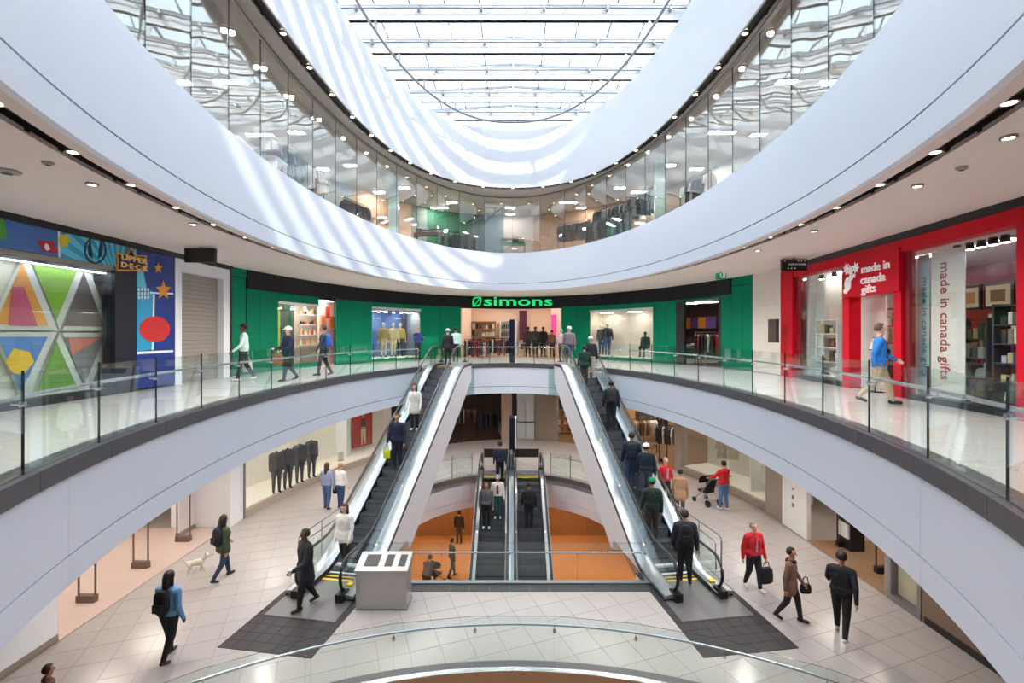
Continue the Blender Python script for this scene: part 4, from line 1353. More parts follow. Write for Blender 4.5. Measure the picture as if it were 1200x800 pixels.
fpanel(MB(), PR, 1072, 1110, 0.12, 3.2, 0.33, 0.345).build('sheet', pm('banner_white', (236, 230, 222), 0.6), bn, world=True, fix=True)
REDTXT = pm('red_lettering', (176, 40, 44), 0.5)
q = pnt(PR, 1083, 0.32, 1.72)
uw = right_dir(1108)
put_text('made in canada gifts', 0.35, q, (0, 0, -1), REDTXT, bn, up=(uw.x, uw.y, 0), depth=0.004, width=2.45)
bb = thing('window_banner', pnt(PR, 1081, 0.35, 0.1), label='narrow pale blue banner with faint vertical lettering in the gift shop window', cat='banner')
fpanel(MB(), PR, 1056, 1068, 0.12, 3.2, 0.36, 0.375).build('sheet', pm('banner_pale_blue', (176, 200, 208), 0.6), bb, world=True, fix=True)
q = pnt(PR, 1061, 0.35, 1.6)
put_text('made in canada gifts', 0.22, q, (0, 0, -1), pm('teal_lettering', (96, 130, 146), 0.5), bb, up=(uw.x, uw.y, 0), depth=0.004, width=2.2)
# pictures on the back wall
FRAMEB = pm('black_frame', (26, 22, 22), 0.4)
MATW = pm('picture_mat', (226, 214, 190), 0.6)
for i, (X, Y, w, h, c, lab) in enumerate(((1138, 349, 0.8, 0.85, (190, 150, 90), 'black framed picture with amber image on the gift shop back wall'), (1171, 346, 1.0, 0.85, (120, 110, 70), 'black framed picture with olive landscape on the gift shop back wall'), (1176, 378, 0.95, 0.6, (214, 170, 60), 'pale framed picture with yellow field on the gift shop back wall'), (1172, 410, 0.75, 0.7, (140, 120, 96), 'unframed print with a dark leaf in the gift shop'))):
    # the wall lies 4.15 m behind the front: find where the sight line meets it
    u = (X - CX) / FOC
    nrm = Vector((1, -0.0974)).normalized()
    d = (7.74 + 3.6 * math.hypot(1, 0.0974)) / (u - 0.0974)
    p = (u * d, d)
    z = zat(Y, d)
    w *= 0.85; h *= 0.8
    t = thing('framed_picture', (p[0], p[1], z - h / 2), math.atan2(uw.y, uw.x), lab, 'picture')
    MB().box(-w / 2, w / 2, -0.03, 0.03, 0, h).build('frame', FRAMEB if i < 2 else MATW, t)
    MB().box(-w / 2 + 0.07, w / 2 - 0.07, -0.036, -0.03, 0.07, h - 0.07).build('mat', MATW, t)
    MB().box(-w / 4, w / 4, -0.041, -0.036, h * 0.27, h * 0.72).build('image', pm('pic_%d' % i, c, 0.6, var=0.4, scale=7), t)
GIFTC = [pm('gift_%d' % i, c, 0.5) for i, c in enumerate([(226, 220, 210), (180, 40, 44), (120, 86, 60), (60, 52, 48), (206, 180, 130), (96, 110, 90), (196, 196, 200), (150, 130, 110)])]
def gift_shelf(X, off, w, h, rows, label, glabel, ggroup, mat, n=6):
    q = behind(PR, X, off * 1.5, 0.012)
    rz = math.atan2(uw.y, uw.x)
    t = thing('shelf_unit', q, rz, label, 'shelf')
    for sx in (-1, 1):
        MB().box(sx * w / 2 - 0.02, sx * w / 2 + 0.02, -0.15, 0.15, 0, h).build('upright', mat, t)
    W = wmat(t)
    for r in range(rows):
        z = 0.15 + (h - 0.2) * r / (rows - 1)
        MB().box(-w / 2 + 0.02, w / 2 - 0.02, -0.16, 0.16, z, z + 0.025).build('shelf', mat, t)
        if r == rows - 1: continue
        hh = (h - 0.2) / (rows - 1) - 0.05
        for k in range(n):
            x = -w / 2 + 0.05 + (w - 0.1) * (k + 0.5) / n
            s = w / n * random.uniform(0.5, 0.85); q2 = hh * random.uniform(0.4, 0.95)
            m = MB()
            if random.random() < 0.5:
                m.box(-s / 2, s / 2, -0.06, 0.06, 0, q2).box(-s / 2 + 0.012, s / 2 - 0.012, -0.065, -0.06, q2 * 0.3, q2 * 0.85)
            else:
                m.lathe([(s * 0.35, 0), (s * 0.42, q2 * 0.4), (s * 0.25, q2 * 0.7), (s * 0.3, q2)], n=10)
            g = m.build('gift_item', random.choice(GIFTC), t); g.parent = None
            g.matrix_basis = W @ Matrix.Translation((x, 0, z + 0.026))
            tag(g, glabel, 'gift', ggroup)
gift_shelf(974, 0.75, 1.15, 1.9, 5, 'white souvenir shelf in the narrow gift shop window', 'souvenir on the shelf of the narrow gift shop window', 'souvenirs in the narrow window', WHITE, 4)
gift_shelf(1146, 0.8, 0.75, 1.75, 5, 'souvenir shelf beside the banner in the large gift shop window', 'souvenir on the shelf beside the white banner', 'souvenirs beside the banner', GIFTC[3], 5)
gift_shelf(1166, 1.5, 1.1, 1.5, 4, 'low souvenir shelf below the pictures of the gift shop', 'souvenir on the low shelf below the pictures', 'souvenirs below the pictures', GIFTC[1], 6)
gift_shelf(1188, 0.7, 0.5, 2.0, 6, 'tall souvenir rack at the end of the large gift shop window', 'souvenir on the tall rack at the window end', 'souvenirs on the tall rack', GIFTC[3], 3)
gift_shelf(1043, 2.4, 0.9, 2.2, 5, 'souvenir shelf seen through the gift shop door', 'souvenir on the shelf seen through the gift shop door', 'souvenirs behind the door', RED, 5)
q = pnt(PR, 1018, 0.15, 0.0)
t = thing('sign_stand', q, math.atan2(uw.y, uw.x), 'slim black sign stand in the gift shop doorway', 'stand')
MB().box(-0.16, 0.16, -0.1, 0.1, 0, 0.02).build('foot', BLACK, t)
MB().tube([(0, 0, 0.02), (0, 0, 1.1)], 0.014, 6).build('pole', BLACK, t)
MB().obox((0, -0.02, 1.2), (0.26, 0.02, 0.34), rx=-0.3).build('board', BLACK, t)
MB().obox((0, -0.034, 1.2), (0.21, 0.01, 0.28), rx=-0.3).build('sheet', SHOPWHITE, t)

# hanging signs under the soffit
def hanging_sign(X0, X1, Y0, Y1, label, body, text=None, mats=None):
    d = (3.735 - CAM_Z) * FOC / (HY - Y0)
    x0, x1 = (X0 - CX) / FOC * d, (X1 - CX) / FOC * d
    z0 = zat(Y1, d)
    t = thing('hanging_sign', ((x0 + x1) / 2, d, z0), label=label, cat='sign')
    MB().box(x0, x1, d, d + 0.12, z0, 3.70).build('box', body, t, world=True)
    MB().box((x0 + x1) / 2 - 0.03, (x0 + x1) / 2 + 0.03, d + 0.03, d + 0.09, 3.70, 3.74).build('hanger', DSTEEL, t, world=True)
    return t, x0, x1, d, z0
hanging_sign(216, 251, 289, 307, 'blank black hanging sign box over the shuttered passage', BLACK)
t, x0, x1, d, z0 = hanging_sign(917, 946, 302, 317, 'black hanging sign with small white shop name beside the red pillar', BLACK)
put_text('made in canada', 0.085, ((x0 + x1) / 2 + 0.06, d - 0.012, z0 + 0.17), (1, 0, 0), WSIGN, t, depth=0.004)
m = MB()
for k in range(7):
    a = x0 + 0.07 + (x1 - x0 - 0.14) * ((k * 3) % 7) / 6; b = z0 + (0.07 if k % 2 else 0.30)
    m.plate([(a + 0.028 * (1 if j % 2 == 0 else 0.5) * math.cos(j * PI / 5), d - 0.01, b + 0.028 * (1 if j % 2 == 0 else 0.5) * math.sin(j * PI / 5)) for j in range(10)], (0, 0.008, 0))
m.build('leaf_marks', WSIGN, t, world=True)
EXITG = pm('exit_green', (16, 120, 78), 0.4, emit=0.5)
t, x0, x1, d, z0 = hanging_sign(840, 851, 319, 327, 'small green running figure exit sign near the dark department', EXITG)
MB().ball(((x0 + x1) / 2 - 0.04, d - 0.008, z0 + 0.19), 0.03, 8).tube([((x0 + x1) / 2 - 0.04, d - 0.008, z0 + 0.16), ((x0 + x1) / 2 - 0.02, d - 0.008, z0 + 0.1), ((x0 + x1) / 2 + 0.03, d - 0.008, z0 + 0.05)], 0.018, 6).box(x1 - 0.12, x1 - 0.04, d - 0.01, d - 0.003, z0 + 0.05, z0 + 0.22).build('figure', WSIGN, t, world=True)

# ------------------------------------------------------------------ passage with shutter on the left
PL = path_left
ps = thing('wall_passage', (XL, 15, 0), label='white framed passage closed by a grey shutter', cat='wall', kind='structure')
fp('jamb', WHITE, ps, PL, 205.5, 213, 0.0, 3.74, 0.0, 0.3, n=1)
fp('jamb', WHITE, ps, PL, 262, 269, 0.0, 3.74, 0.0, 0.3, n=1)
fp('lintel', WHITE, ps, PL, 213, 262, 3.25, 3.74, 0.0, 0.3, n=1)
SHUT = pm('grey_shutter', (150, 142, 136), 0.6, var=0.05)
for k in range(26):
    fp('shutter_slat', SHUT, ps, PL, 211, 264, 0.126 * k + 0.004, 0.126 * k + 0.122, 0.2, 0.23, n=1)
fp('shutter_back', DARKSLOT, ps, PL, 204, 272, 0.0, 3.3, 0.24, 0.27, n=1)
fp('dark_reveal', BLACK, ps, PL, 269, 272, 0.0, 3.74, 0.0, 0.6, n=1)
fp('black_cornice', BLACK, ps, PL, 205, 272, 3.60, 3.745, -0.03, 0.02, n=1)

# ------------------------------------------------------------------ card shop on the left
cs = thing('storefront', (XL, 9.5, 0), label='blue illustrated card shop front with triangle window display', cat='storefront')
ROYAL = pm('royal_blue_print', (18, 52, 132), 0.4, var=0.06, scale=1.5)
SKYB = pm('sky_blue_print', (62, 108, 176), 0.4, var=0.12, scale=0.8)
CYANL = pm('light_cyan_print', (96, 196, 226), 0.4)
CYAND = pm('mid_cyan_print', (40, 150, 196), 0.4)
fp('black_cornice', BLACK, cs, PL, -260, 205, 3.60, 3.745, -0.03, 0.3, n=1)
fp('art_panel', SKYB, cs, PL, -260, 69, 3.06, 3.595, 0.0, 0.3, n=1)
fp('art_panel', CYAND, cs, PL, 69, 160, 3.06, 3.595, 0.0, 0.3, n=1)
fp('art_panel', ROYAL, cs, PL, 160, 205, 0.05, 3.595, 0.0, 0.3, n=1)
fp('navy_pillar', pm('navy_pillar_paint', (14, 16, 34), 0.4), cs, PL, 135, 160, 0.0, 3.05, 0.0, 0.3, n=1)
fp('steel_lintel', pm('bronze_lintel', (150, 142, 132), 0.35, metal=0.5), cs, PL, -260, 135, 2.96, 3.055, 0.02, 0.3, n=1)
fp('base', BLACK, cs, PL, -260, 135, 0.0, 0.16, 0.0, 0.3, n=1)
for a, b in ((-260, -90), (-90, 34), (34, 90), (90, 135)):
    fp('pane', SHOPGLASS, cs, PL, a, b, 0.16, 2.96, 0.04, 0.052, n=1, gap=0.15)
def yl(X, off=0.0):
    return (-XL + off) * FOC / (CX - X)
def lpoly(pts, off, th=0.006):
    """flat print on the left front: points given by column and row"""
    out = []
    for X, Y in pts:
        d = yl(X, off)
        out.append((XL - off, d, zat(Y, d)))
    return out
def lprint(name, pts, mat, off=-0.004, th=0.006, parent=None):
    return MB().plate(lpoly(pts, off), (-th, 0, 0)).build(name, mat, parent or cs, world=True, fix=True)
# sunburst rays on the cyan panel
m = MB()
ya, yb = yl(70), yl(159.5)
c = (ya + (yb - ya) * 0.72, 2.75)
for k in range(15):
    t0 = PI * (0.02 + k / 15); t1 = t0 + PI / 30
    tri = []
    for t in (t0, t1):
        L = 6.0
        dy, dz = -math.cos(t), math.sin(t)
        # clip to the panel
        best = L
        if dy > 1e-6: best = min(best, (yb - c[0]) / dy)
        if dy < -1e-6: best = min(best, (ya - c[0]) / dy)
        if dz > 1e-6: best = min(best, (3.59 - c[1]) / dz)
        lo = (3.065 - c[1]) / dz if dz > 1e-6 else 9
        tri.append((lo, best, dy, dz))
    (l0, b0, y0_, z0_), (l1, b1, y1_, z1_) = tri
    if l0 >= b0 or l1 >= b1: continue
    m.plate([(XL + 0.003, c[0] + y0_ * l0, c[1] + z0_ * l0), (XL + 0.003, c[0] + y0_ * b0, c[1] + z0_ * b0), (XL + 0.003, c[0] + y1_ * b1, c[1] + z1_ * b1), (XL + 0.003, c[0] + y1_ * l1, c[1] + z1_ * l1)], (-0.004, 0, 0))
m.build('ray_print', CYANL, cs, world=True, fix=True)
PW = pm('print_white', (232, 236, 240), 0.5)
lprint('white_stripe', [(67.6, 258), (70, 259), (71, 302), (68.4, 301)], PW, -0.008)
lprint('bottle_print', [(0, 256), (4, 256), (8, 270), (7, 281), (-8, 279), (-6, 262)], pm('print_green', (70, 150, 50), 0.5))
lprint('bottle_neck_print', [(2, 241), (7.5, 242), (5, 256), (1, 255)], PW)
lprint('card_print', [(43, 281), (62, 282.5), (69, 297), (51, 295)], pm('print_red', (176, 24, 44), 0.5))
lprint('heart_print', [(52, 288), (54, 285), (57, 287), (59, 292), (56, 294), (53, 292)], PW, -0.01)
lprint('dot_print', [(61 + 4 * math.cos(q), 264 + 5 * math.sin(q)) for q in [2 * PI * k / 12 for k in range(12)]], CYAND)
star = []
for k in range(12):
    r = 8.2 if k % 2 == 0 else 5.6
    star.append((75 + r * math.cos(k * PI / 6), 282 + r * 1.15 * math.sin(k * PI / 6)))
lprint('star_print', star, pm('print_yellow', (206, 190, 50), 0.5), -0.012)
m = MB()
o_ = lpoly([(112 + 13 * math.cos(q), 293 + 16 * math.sin(q)) for q in [2 * PI * k / 28 for k in range(28)]], -0.01)
i_ = lpoly([(112 + 11.3 * math.cos(q), 293 + 14 * math.sin(q)) for q in [2 * PI * k / 28 for k in range(28)]], -0.01)
m.loops([[a, b, (b[0] - 0.006, b[1], b[2]), (a[0] - 0.006, a[1], a[2])] for a, b in zip(o_, i_)], closed=True)
for s in (-1, 1):
    m.plate(lpoly([(112 + s * 3, 303), (112 + s * 8, 299), (112 + s * 8.5, 287), (112 + s * 6, 281), (112 + s * 4.5, 290)], -0.01), (-0.006, 0, 0))
m.build('ring_emblem', pm('print_dark', (16, 30, 44), 0.5), cs, world=True, fix=True)
# blue end panel: lines and stars
lprint('light_field', [(160.5, 334), (181, 342), (181, 409), (160.5, 412)], CYAND, -0.004)
lprint('light_field', [(160.5, 317), (168, 318), (172, 338), (160.5, 336)], CYANL, -0.006)
m = MB()
for i in range(4):
    for j in range(3):
        X0 = 162 + i * 3.6; Y0 = 337.5 + j * 4.6
        m.plate(lpoly([(X0, Y0), (X0 + 1.8, Y0), (X0 + 1.8, Y0 + 3.4), (X0, Y0 + 3.4)], -0.012), (-0.004, 0, 0))
m.build('checker_print', PW, cs, world=True, fix=True)
for pts in ([(176, 342), (203, 343), (203, 345), (176, 344)], [(179.5, 345), (181.5, 345), (180, 410), (178, 410)], [(161, 412), (203, 410), (203, 412.5), (161, 415)]):
    lprint('white_line', pts, PW, -0.01)
for X, Y, r in ((185.5, 314, 6), (191.5, 340, 10.5)):
    lprint('star_print', [(X + (r if k % 2 == 0 else r * 0.45) * 0.9 * math.sin(k * PI / 5), Y - (r if k % 2 == 0 else r * 0.45) * 1.15 * math.cos(k * PI / 5)) for k in range(10)], pm('print_orange', (226, 150, 50), 0.5), -0.014)
lprint('red_field', [(181.5 + 18 * math.cos(q), 385.5 + 15 * math.sin(q)) for q in [2 * PI * k / 20 for k in range(20)]], pm('print_bright_red', (196, 34, 34), 0.5), -0.012)
# shop sign
us = thing('shop_sign', (XL, yl(154), 3.0), label='orange and black UPPER DECK sign on the card shop', cat='sign')
SIGNB = pm('sign_blueblack', (20, 26, 44), 0.4); SIGNO = pm('sign_orange', (222, 150, 60), 0.4)
lprint('border', [(137, 296), (150, 297.5), (154, 290), (158.5, 298.5), (172.5, 299.5), (171, 307), (172.5, 318), (137, 317.5), (138.5, 306)], SIGNO, -0.05, 0.05, us)
lprint('face', [(139, 298), (150.6, 299.5), (154, 293), (157.8, 300.2), (170.7, 301), (169.5, 307), (170.7, 316), (139, 315.5), (140.3, 306)], SIGNB, -0.062, 0.014, us)
CREAMT = pm('sign_cream', (240, 196, 120), 0.4)
put_text('UPPER', 0.175, (XL + 0.066, yl(155), zat(306.6, yl(155))), (0, 1, 0), CREAMT, us, depth=0.004, bold=0.006, width=0.86)
put_text('D·E·C·K', 0.175, (XL + 0.066, yl(155), zat(315.2, yl(155))), (0, 1, 0), CREAMT, us, depth=0.004, bold=0.006, width=0.88)
# triangle display wall behind the glass
OFFW = 0.5
fp('display_wall', pm('display_wall_cream', (222, 220, 200), 0.6), cs, PL, -260, 135, 0.16, 2.96, OFFW + 0.02, OFFW + 0.08, n=1)
fp('display_floor', SHOPWHITE, cs, PL, -260, 135, 0.1, 0.16, 0.06, OFFW, n=1)
TRIF = pm('triangle_frame', (206, 210, 204), 0.5)
TC = [pm('tri_%d' % i, c, 0.5, var=0.25, scale=3) for i, c in enumerate([(214, 150, 66), (128, 176, 56), (96, 88, 86), (86, 134, 196), (110, 160, 60), (130, 128, 130), (186, 82, 110), (228, 188, 50), (196, 120, 100)])]
def tri(pts, mat, inset=0.80):
    cx_, cy_ = sum(p[0] for p in pts) / 3, sum(p[1] for p in pts) / 3
    t = thing('triangle_panel', lpoly([(cx_, max(p[1] for p in pts))], OFFW)[0], label=None)
    lp = MB().plate(lpoly(pts, OFFW), (0.08, 0, 0)).build('frame', TRIF, t, world=True, fix=True)
    ii = [((p[0] - cx_) * inset + cx_, (p[1] - cy_) * inset + cy_) for p in pts]
    MB().plate(lpoly(ii, OFFW - 0.085), (0.008, 0, 0)).build('print', mat, t, world=True, fix=True)
    return t
tris = [([(-14, 386), (64, 387), (26, 296)], 0, 'framed orange triangle print in the card shop window'), ([(32, 305), (97, 311), (66, 386)], 1, 'framed green triangle print pointing down in the card shop window'), ([(69, 387), (128, 388), (98, 309)], 2, 'framed dark brown triangle print in the card shop window'),
        ([(-10, 389), (63, 389), (24, 470)], 3, 'framed blue triangle print in the card shop window'), ([(36, 466), (97, 460), (66, 390)], 4, 'framed green triangle print pointing up in the card shop window'), ([(69, 390), (128, 390), (98, 462)], 5, 'framed grey triangle print in the card shop window')]
for pts, c, lab in tris:
    t = tri(pts, TC[c]); tag(t, lab, 'print')
    if c == 0: MB().plate(lpoly([(14, 336), (28, 336), (44, 382), (10, 381)], OFFW - 0.1), (0.006, 0, 0)).build('print_field', TC[6], t, world=True, fix=True)
    if c == 3: MB().plate(lpoly([(6, 424), (16, 408), (34, 412), (40, 424), (26, 440), (14, 436)], OFFW - 0.1), (0.006, 0, 0)).build('print_field', TC[7], t, world=True, fix=True)
    if c == 5: MB().plate(lpoly([(80, 396), (117, 396), (84, 416)], OFFW - 0.1), (0.006, 0, 0)).build('print_field', TC[8], t, world=True, fix=True)
for k, X in enumerate((-160, -40, 20, 62, 105)):
    q = (XL - 0.28, yl(X, 0.28), 2.90)
    light_panel(q[0], q[1], 2.9, 0.12, 1.0, 'narrow strip lamp above the triangle display of the card shop', 'strip lamps in the card shop window', mat=COOLLAMP)

# ================================================================== LOWER SHOPS (first level)
PW1 = path_lower
TAUPE = pm('taupe_cladding', (150, 136, 124), 0.45, var=0.05)
PINKFLOOR = pm('rose_stone_floor', (202, 182, 172), 0.22, var=0.06, scale=1.2)
BROWNFLOOR = pm('brown_shop_floor', (150, 118, 92), 0.2, var=0.08, scale=1.2)
XLW = -9.25
def base_pt(X, Y, z=Z1):
    return plan(X, Y, z)

# left: open shop, white piers, display window
lw = thing('wall_lower_left', (XLW, 12, Z1), label='white piers and deep rose floor of the open lower shop', cat='wall', kind='structure')
MB().box(-10.6, XLW, 8.4, 9.85, Z1, -1.4).build('white_pier', WHITE, lw, world=True)
MB().box(-10.62, XLW + 0.01, 8.39, 9.86, Z1, Z1 + 0.14).build('pier_base', TAUPE, lw, world=True)
MB().box(-16, XLW, 4, 8.38, Z1, -1.4).build('dark_pier', DARKSLOT, lw, world=True)
tag(MB().box(-16.8, XLW + 0.03, 9.87, 15.55, Z1, Z1 + 0.006).build('floor_rose_shop', PINKFLOOR), 'rose stone floor of the open lower shop', 'floor', kind='structure')
MB().box(-17, -16.9, 8, 16, Z1, -1.4).build('back_wall', WARMWALL, lw, world=True)
MB().box(-10.35, -10.25, 14.9, 15.9, Z1, -1.4).build('white_screen', pm('white_screen_paint', (232, 222, 224), 0.5), lw, world=True)
MB().box(-10.36, -10.2, 14.88, 15.95, Z1, Z1 + 0.12).build('screen_base', TAUPE, lw, world=True)
p = Vector(PW1(288))
MB().box(-11, p.x - 0.05, 15.6, p.y, Z1, -1.4).build('white_pier', WHITE, lw, world=True)
for (x, y) in ((-11, 10.8), (-11, 13.0), (-13.4, 10.8), (-13.4, 13.0), (-11, 14.9)):
    light_panel(x, y, -1.46, 0.9, 0.9, 'lit ceiling panel over the open rose-floored shop', 'ceiling panels over the rose floor')
def security_gate(x, y, z, label, w=0.42, h=1.55, dark=False):
    m = BLACK if dark else pm('gate_bronze', (120, 100, 90), 0.4, metal=0.3)
    t = thing('security_gate', (x, y, z), label=label, cat='gate')
    MB().box(-w / 2, w / 2, -0.07, 0.07, 0, 0.16).build('base', m, t)
    for sx in (-1, 1):
        MB().box(sx * (w / 2 - 0.015) - 0.012, sx * (w / 2 - 0.015) + 0.012, -0.02, 0.02, 0.16, h).build('post', m, t)
    MB().box(-w / 2 + 0.003, w / 2 - 0.003, -0.02, 0.02, h, h + 0.025).build('top_bar', m, t)
for i, (X, Y) in enumerate(((102, 705), (165, 665), (215, 634))):
    q = base_pt(X, Y)
    security_gate(q[0], q[1], Z1 + 0.006, ['bronze anti-theft gate on the rose floor beside the white pier', 'bronze anti-theft gate in the middle of the rose-floored entrance', 'bronze anti-theft gate on the rose floor before the white screen'][i])
# display window with suits
ld = thing('storefront', (-8.8, 18, Z1), label='long cream display window holding four dark suits', cat='storefront')
ZS = Z1 + 0.28
fp('sill', pm('stone_sill', (176, 160, 148), 0.4), ld, PW1, 288, 452, Z1, ZS - 0.02, 0.0, 0.1)
fp('display_floor', pm('display_floor_white', (234, 226, 214), 0.5), ld, PW1, 288, 470, ZS - 0.06, ZS, 0.1, 1.6)
fp('display_back', pm('display_back_white', (236, 232, 222), 0.6), ld, PW1, 280, 480, ZS, -1.4, 1.6, 1.66)
for a, b in ((288, 327), (327, 362), (362, 394), (394, 424), (424, 450)):
    fp('pane', SHOPGLASS, ld, PW1, a, b, ZS, -1.42, 0.03, 0.042, gap=0.1)
fp('frame', DSTEEL, ld, PW1, 286.5, 288, Z1, -1.4, 0.0, 0.1, n=1)
fp('partition', WHITE, ld, PW1, 423, 427, ZS, -1.4, 0.9, 1.6, n=1)
for X in (305, 340, 372, 405, 436):
    q = pnt(PW1, X, 0.8, -1.46)
    light_panel(q[0], q[1], -1.46, 0.7, 0.7, 'lit ceiling panel over the suit display', 'ceiling panels over the suit display')
q = pnt(PW1, 386, 1.45, -2.55)
t = thing('wall_ledge', q, 0.9, 'grey wall ledge carrying a dark jacket bust in the suit display', 'ledge')
MB().box(-0.6, 0.6, -0.15, 0.15, -0.12, 0.0).build('ledge', pm('grey_ledge', (150, 150, 150), 0.5), t)
tag(t, None)
q = pnt(PW1, 413, 0.7, ZS)
t = thing('sign_holder', q, 0.9, 'small clear sign holder on the floor of the suit display', 'sign')
MB().box(-0.14, 0.14, -0.01, 0.01, 0.02, 0.42).build('card', pm('card_ivory', (214, 204, 190), 0.5), t)
MB().box(-0.15, 0.15, -0.06, 0.06, 0.0, 0.02).build('foot', DSTEEL, t)
# red poster with a standing man in a jacket
po = thing('poster', pnt(PW1, 447, 1.5, Z1 + 1.0), label='red poster of a standing figure at the end of the suit display', cat='poster')
fpanel(MB(), PW1, 437, 458, Z1 + 0.45, Z1 + 2.3, 1.4, 1.44).build('sheet', pm('poster_red', (166, 44, 42), 0.5), po, world=True, fix=True)
m = MB()
def poster_poly(pts):
    out = []
    for X, z in pts:
        out.append(pnt(PW1, X, 1.385, Z1 + z - 0.3))
    return out
for pts, mi in (([(446, 0.85), (447.4, 0.85), (447.6, 1.45), (449.8, 0.85), (451, 0.85), (450.6, 1.75), (445.6, 1.75)], 1), ([(444.6, 1.6), (446.4, 2.15), (448, 2.2), (450, 2.12), (451.6, 1.6), (450.4, 1.65), (445.8, 1.65)], 0), ([(447, 2.2), (447.2, 2.42), (448.2, 2.5), (449.2, 2.42), (449.2, 2.2)], 2)):
    m.plate(poster_poly(pts), (0.004, -0.004, 0), mi=mi)
m.build('printed_figure', [pm('poster_dark', (38, 44, 42), 0.6), pm('poster_cream', (206, 190, 160), 0.6), pm('poster_skin', (190, 140, 116), 0.6)], po, world=True, fix=True)

# right: open fashion shop, display window, taupe pier, open door, framed window, bronze wall
rw = thing('wall_lower_right', (8.9, 15, Z1), label='taupe and bronze walls beside the open lower door', cat='wall', kind='structure')
tag(fp('wall_pier', TAUPE, None, PW1, 790, 798.6, Z1, -1.4, 0.0, 0.35), 'taupe pier between the fashion shop and the striped display', 'wall', kind='structure')
tag(fp('floor_fashion_shop', BROWNFLOOR, None, PW1, 640, 795, Z1, Z1 + 0.008, 0.0, 6.4), 'brown floor of the lower fashion shop', 'floor', kind='structure')
tag(fp('wall_fashion_back', pm('tan_shop_wall', (186, 158, 128), 0.7), None, PW1, 650, 800, Z1, -1.4, 6.5, 6.55), 'tan back wall of the lower fashion shop', 'wall', kind='structure')
WRX = 8.92
def yr(X):
    return WRX * FOC / (X - CX)
MB().box(WRX, WRX + 0.5, yr(916), yr(897), Z1, -1.4).build('pier', TAUPE, rw, world=True)
tag(MB().box(WRX, 17.2, yr(1037), yr(946), Z1, Z1 + 0.006).build('floor_door_shop', BROWNFLOOR), 'brown floor behind the open lower door', 'floor', kind='structure')
MB().box(17.3, 17.5, 9, 17, Z1, -1.4).build('back_wall', WARMWALL, rw, world=True)
wp = thing('wall_panel', (WRX, yr(930), Z1), label='white panel with small pictograms beside the open lower door', cat='panel')
MB().box(WRX, WRX + 0.12, yr(945.5), yr(916.5), Z1, -1.4).build('board', SHOPWHITE, wp, world=True)
m = MB()
for k, z in enumerate((0.75, 1.0, 1.3)):
    yy = (yr(945.5) + yr(916.5)) / 2 + 0.05
    m.box(WRX - 0.008, WRX, yy - 0.06, yy + 0.06, Z1 + z, Z1 + z + (0.05 if k == 2 else 0.13))
m.build('pictogram', pm('pictogram_grey', (130, 124, 118), 0.5), wp, world=True)
MB().box(WRX, WRX + 0.35, yr(1041), yr(1036.5), Z1, -1.4).build('pier', TAUPE, rw, world=True)
fw = thing('storefront', (WRX, yr(1060), Z1), label='steel framed window with blind beside the open lower door', cat='storefront')
y0, y1 = yr(1080), yr(1041)
MB().box(WRX - 0.03, WRX + 0.1, y0, y1, Z1, Z1 + 0.14).build('sill', DSTEEL, fw, world=True)
MB().box(WRX - 0.02, WRX + 0.08, y0, y0 + 0.1, Z1 + 0.14, -1.4).build('mullion', DSTEEL, fw, world=True)
MB().box(WRX - 0.02, WRX + 0.08, y1 - 0.1, y1, Z1 + 0.14, -1.4).build('mullion', DSTEEL, fw, world=True)
MB().box(WRX + 0.02, WRX + 0.032, y0 + 0.1, y1 - 0.1, Z1 + 0.14, -1.4).build('pane', SHOPGLASS, fw, world=True)
MB().box(WRX + 0.15, WRX + 0.17, y0 + 0.1, y1 - 0.1, Z1 + 0.14, -1.4).build('blind', pm('pale_blind', (196, 178, 150), 0.6), fw, world=True)
MB().box(WRX, WRX + 0.3, 4.0, yr(1080), Z1, -1.4).build('bronze_wall', pm('bronze_wall', (120, 100, 84), 0.5), rw, world=True)
MB().box(WRX - 0.02, WRX, 4.0, yr(1084), Z1, Z1 + 0.15).build('wall_base', DARKSLOT, rw, world=True)
for (x, y) in ((10.4, 13.2), (10.4, 15.6), (13.2, 14), (13.2, 11.5)):
    light_panel(x, y, -1.46, 0.8, 0.8, 'lit ceiling panel inside the open lower door', 'ceiling panels inside the open lower door')
for i, (X, Y, lab) in enumerate(((988, 640, 'black anti-theft gate inside the open lower door'), (1034, 671, 'black anti-theft gate beside the steel framed window'))):
    q = base_pt(X, Y)
    security_gate(q[0] + 0.05, q[1], Z1 + 0.006, lab, dark=True, w=0.46)
t = fitting('counter', [('body', 9.7, 10.1, yr(965), yr(952), Z1 + 0.006, Z1 + 0.95, BLACK), ('panel', 9.64, 9.7, yr(964), yr(953), Z1 + 0.35, Z1 + 0.75, SHOPWHITE), ('top', 9.6, 10.2, yr(965.5), yr(951.5), Z1 + 0.95, Z1 + 1.0, SHOPWHITE)], BLACK, 'black and white counter just inside the open lower door', 'counter')
q = base_pt(777, 541)
security_gate(q[0], q[1], Z1 + 0.008, 'black anti-theft gate in the lower fashion shop entrance', dark=True)
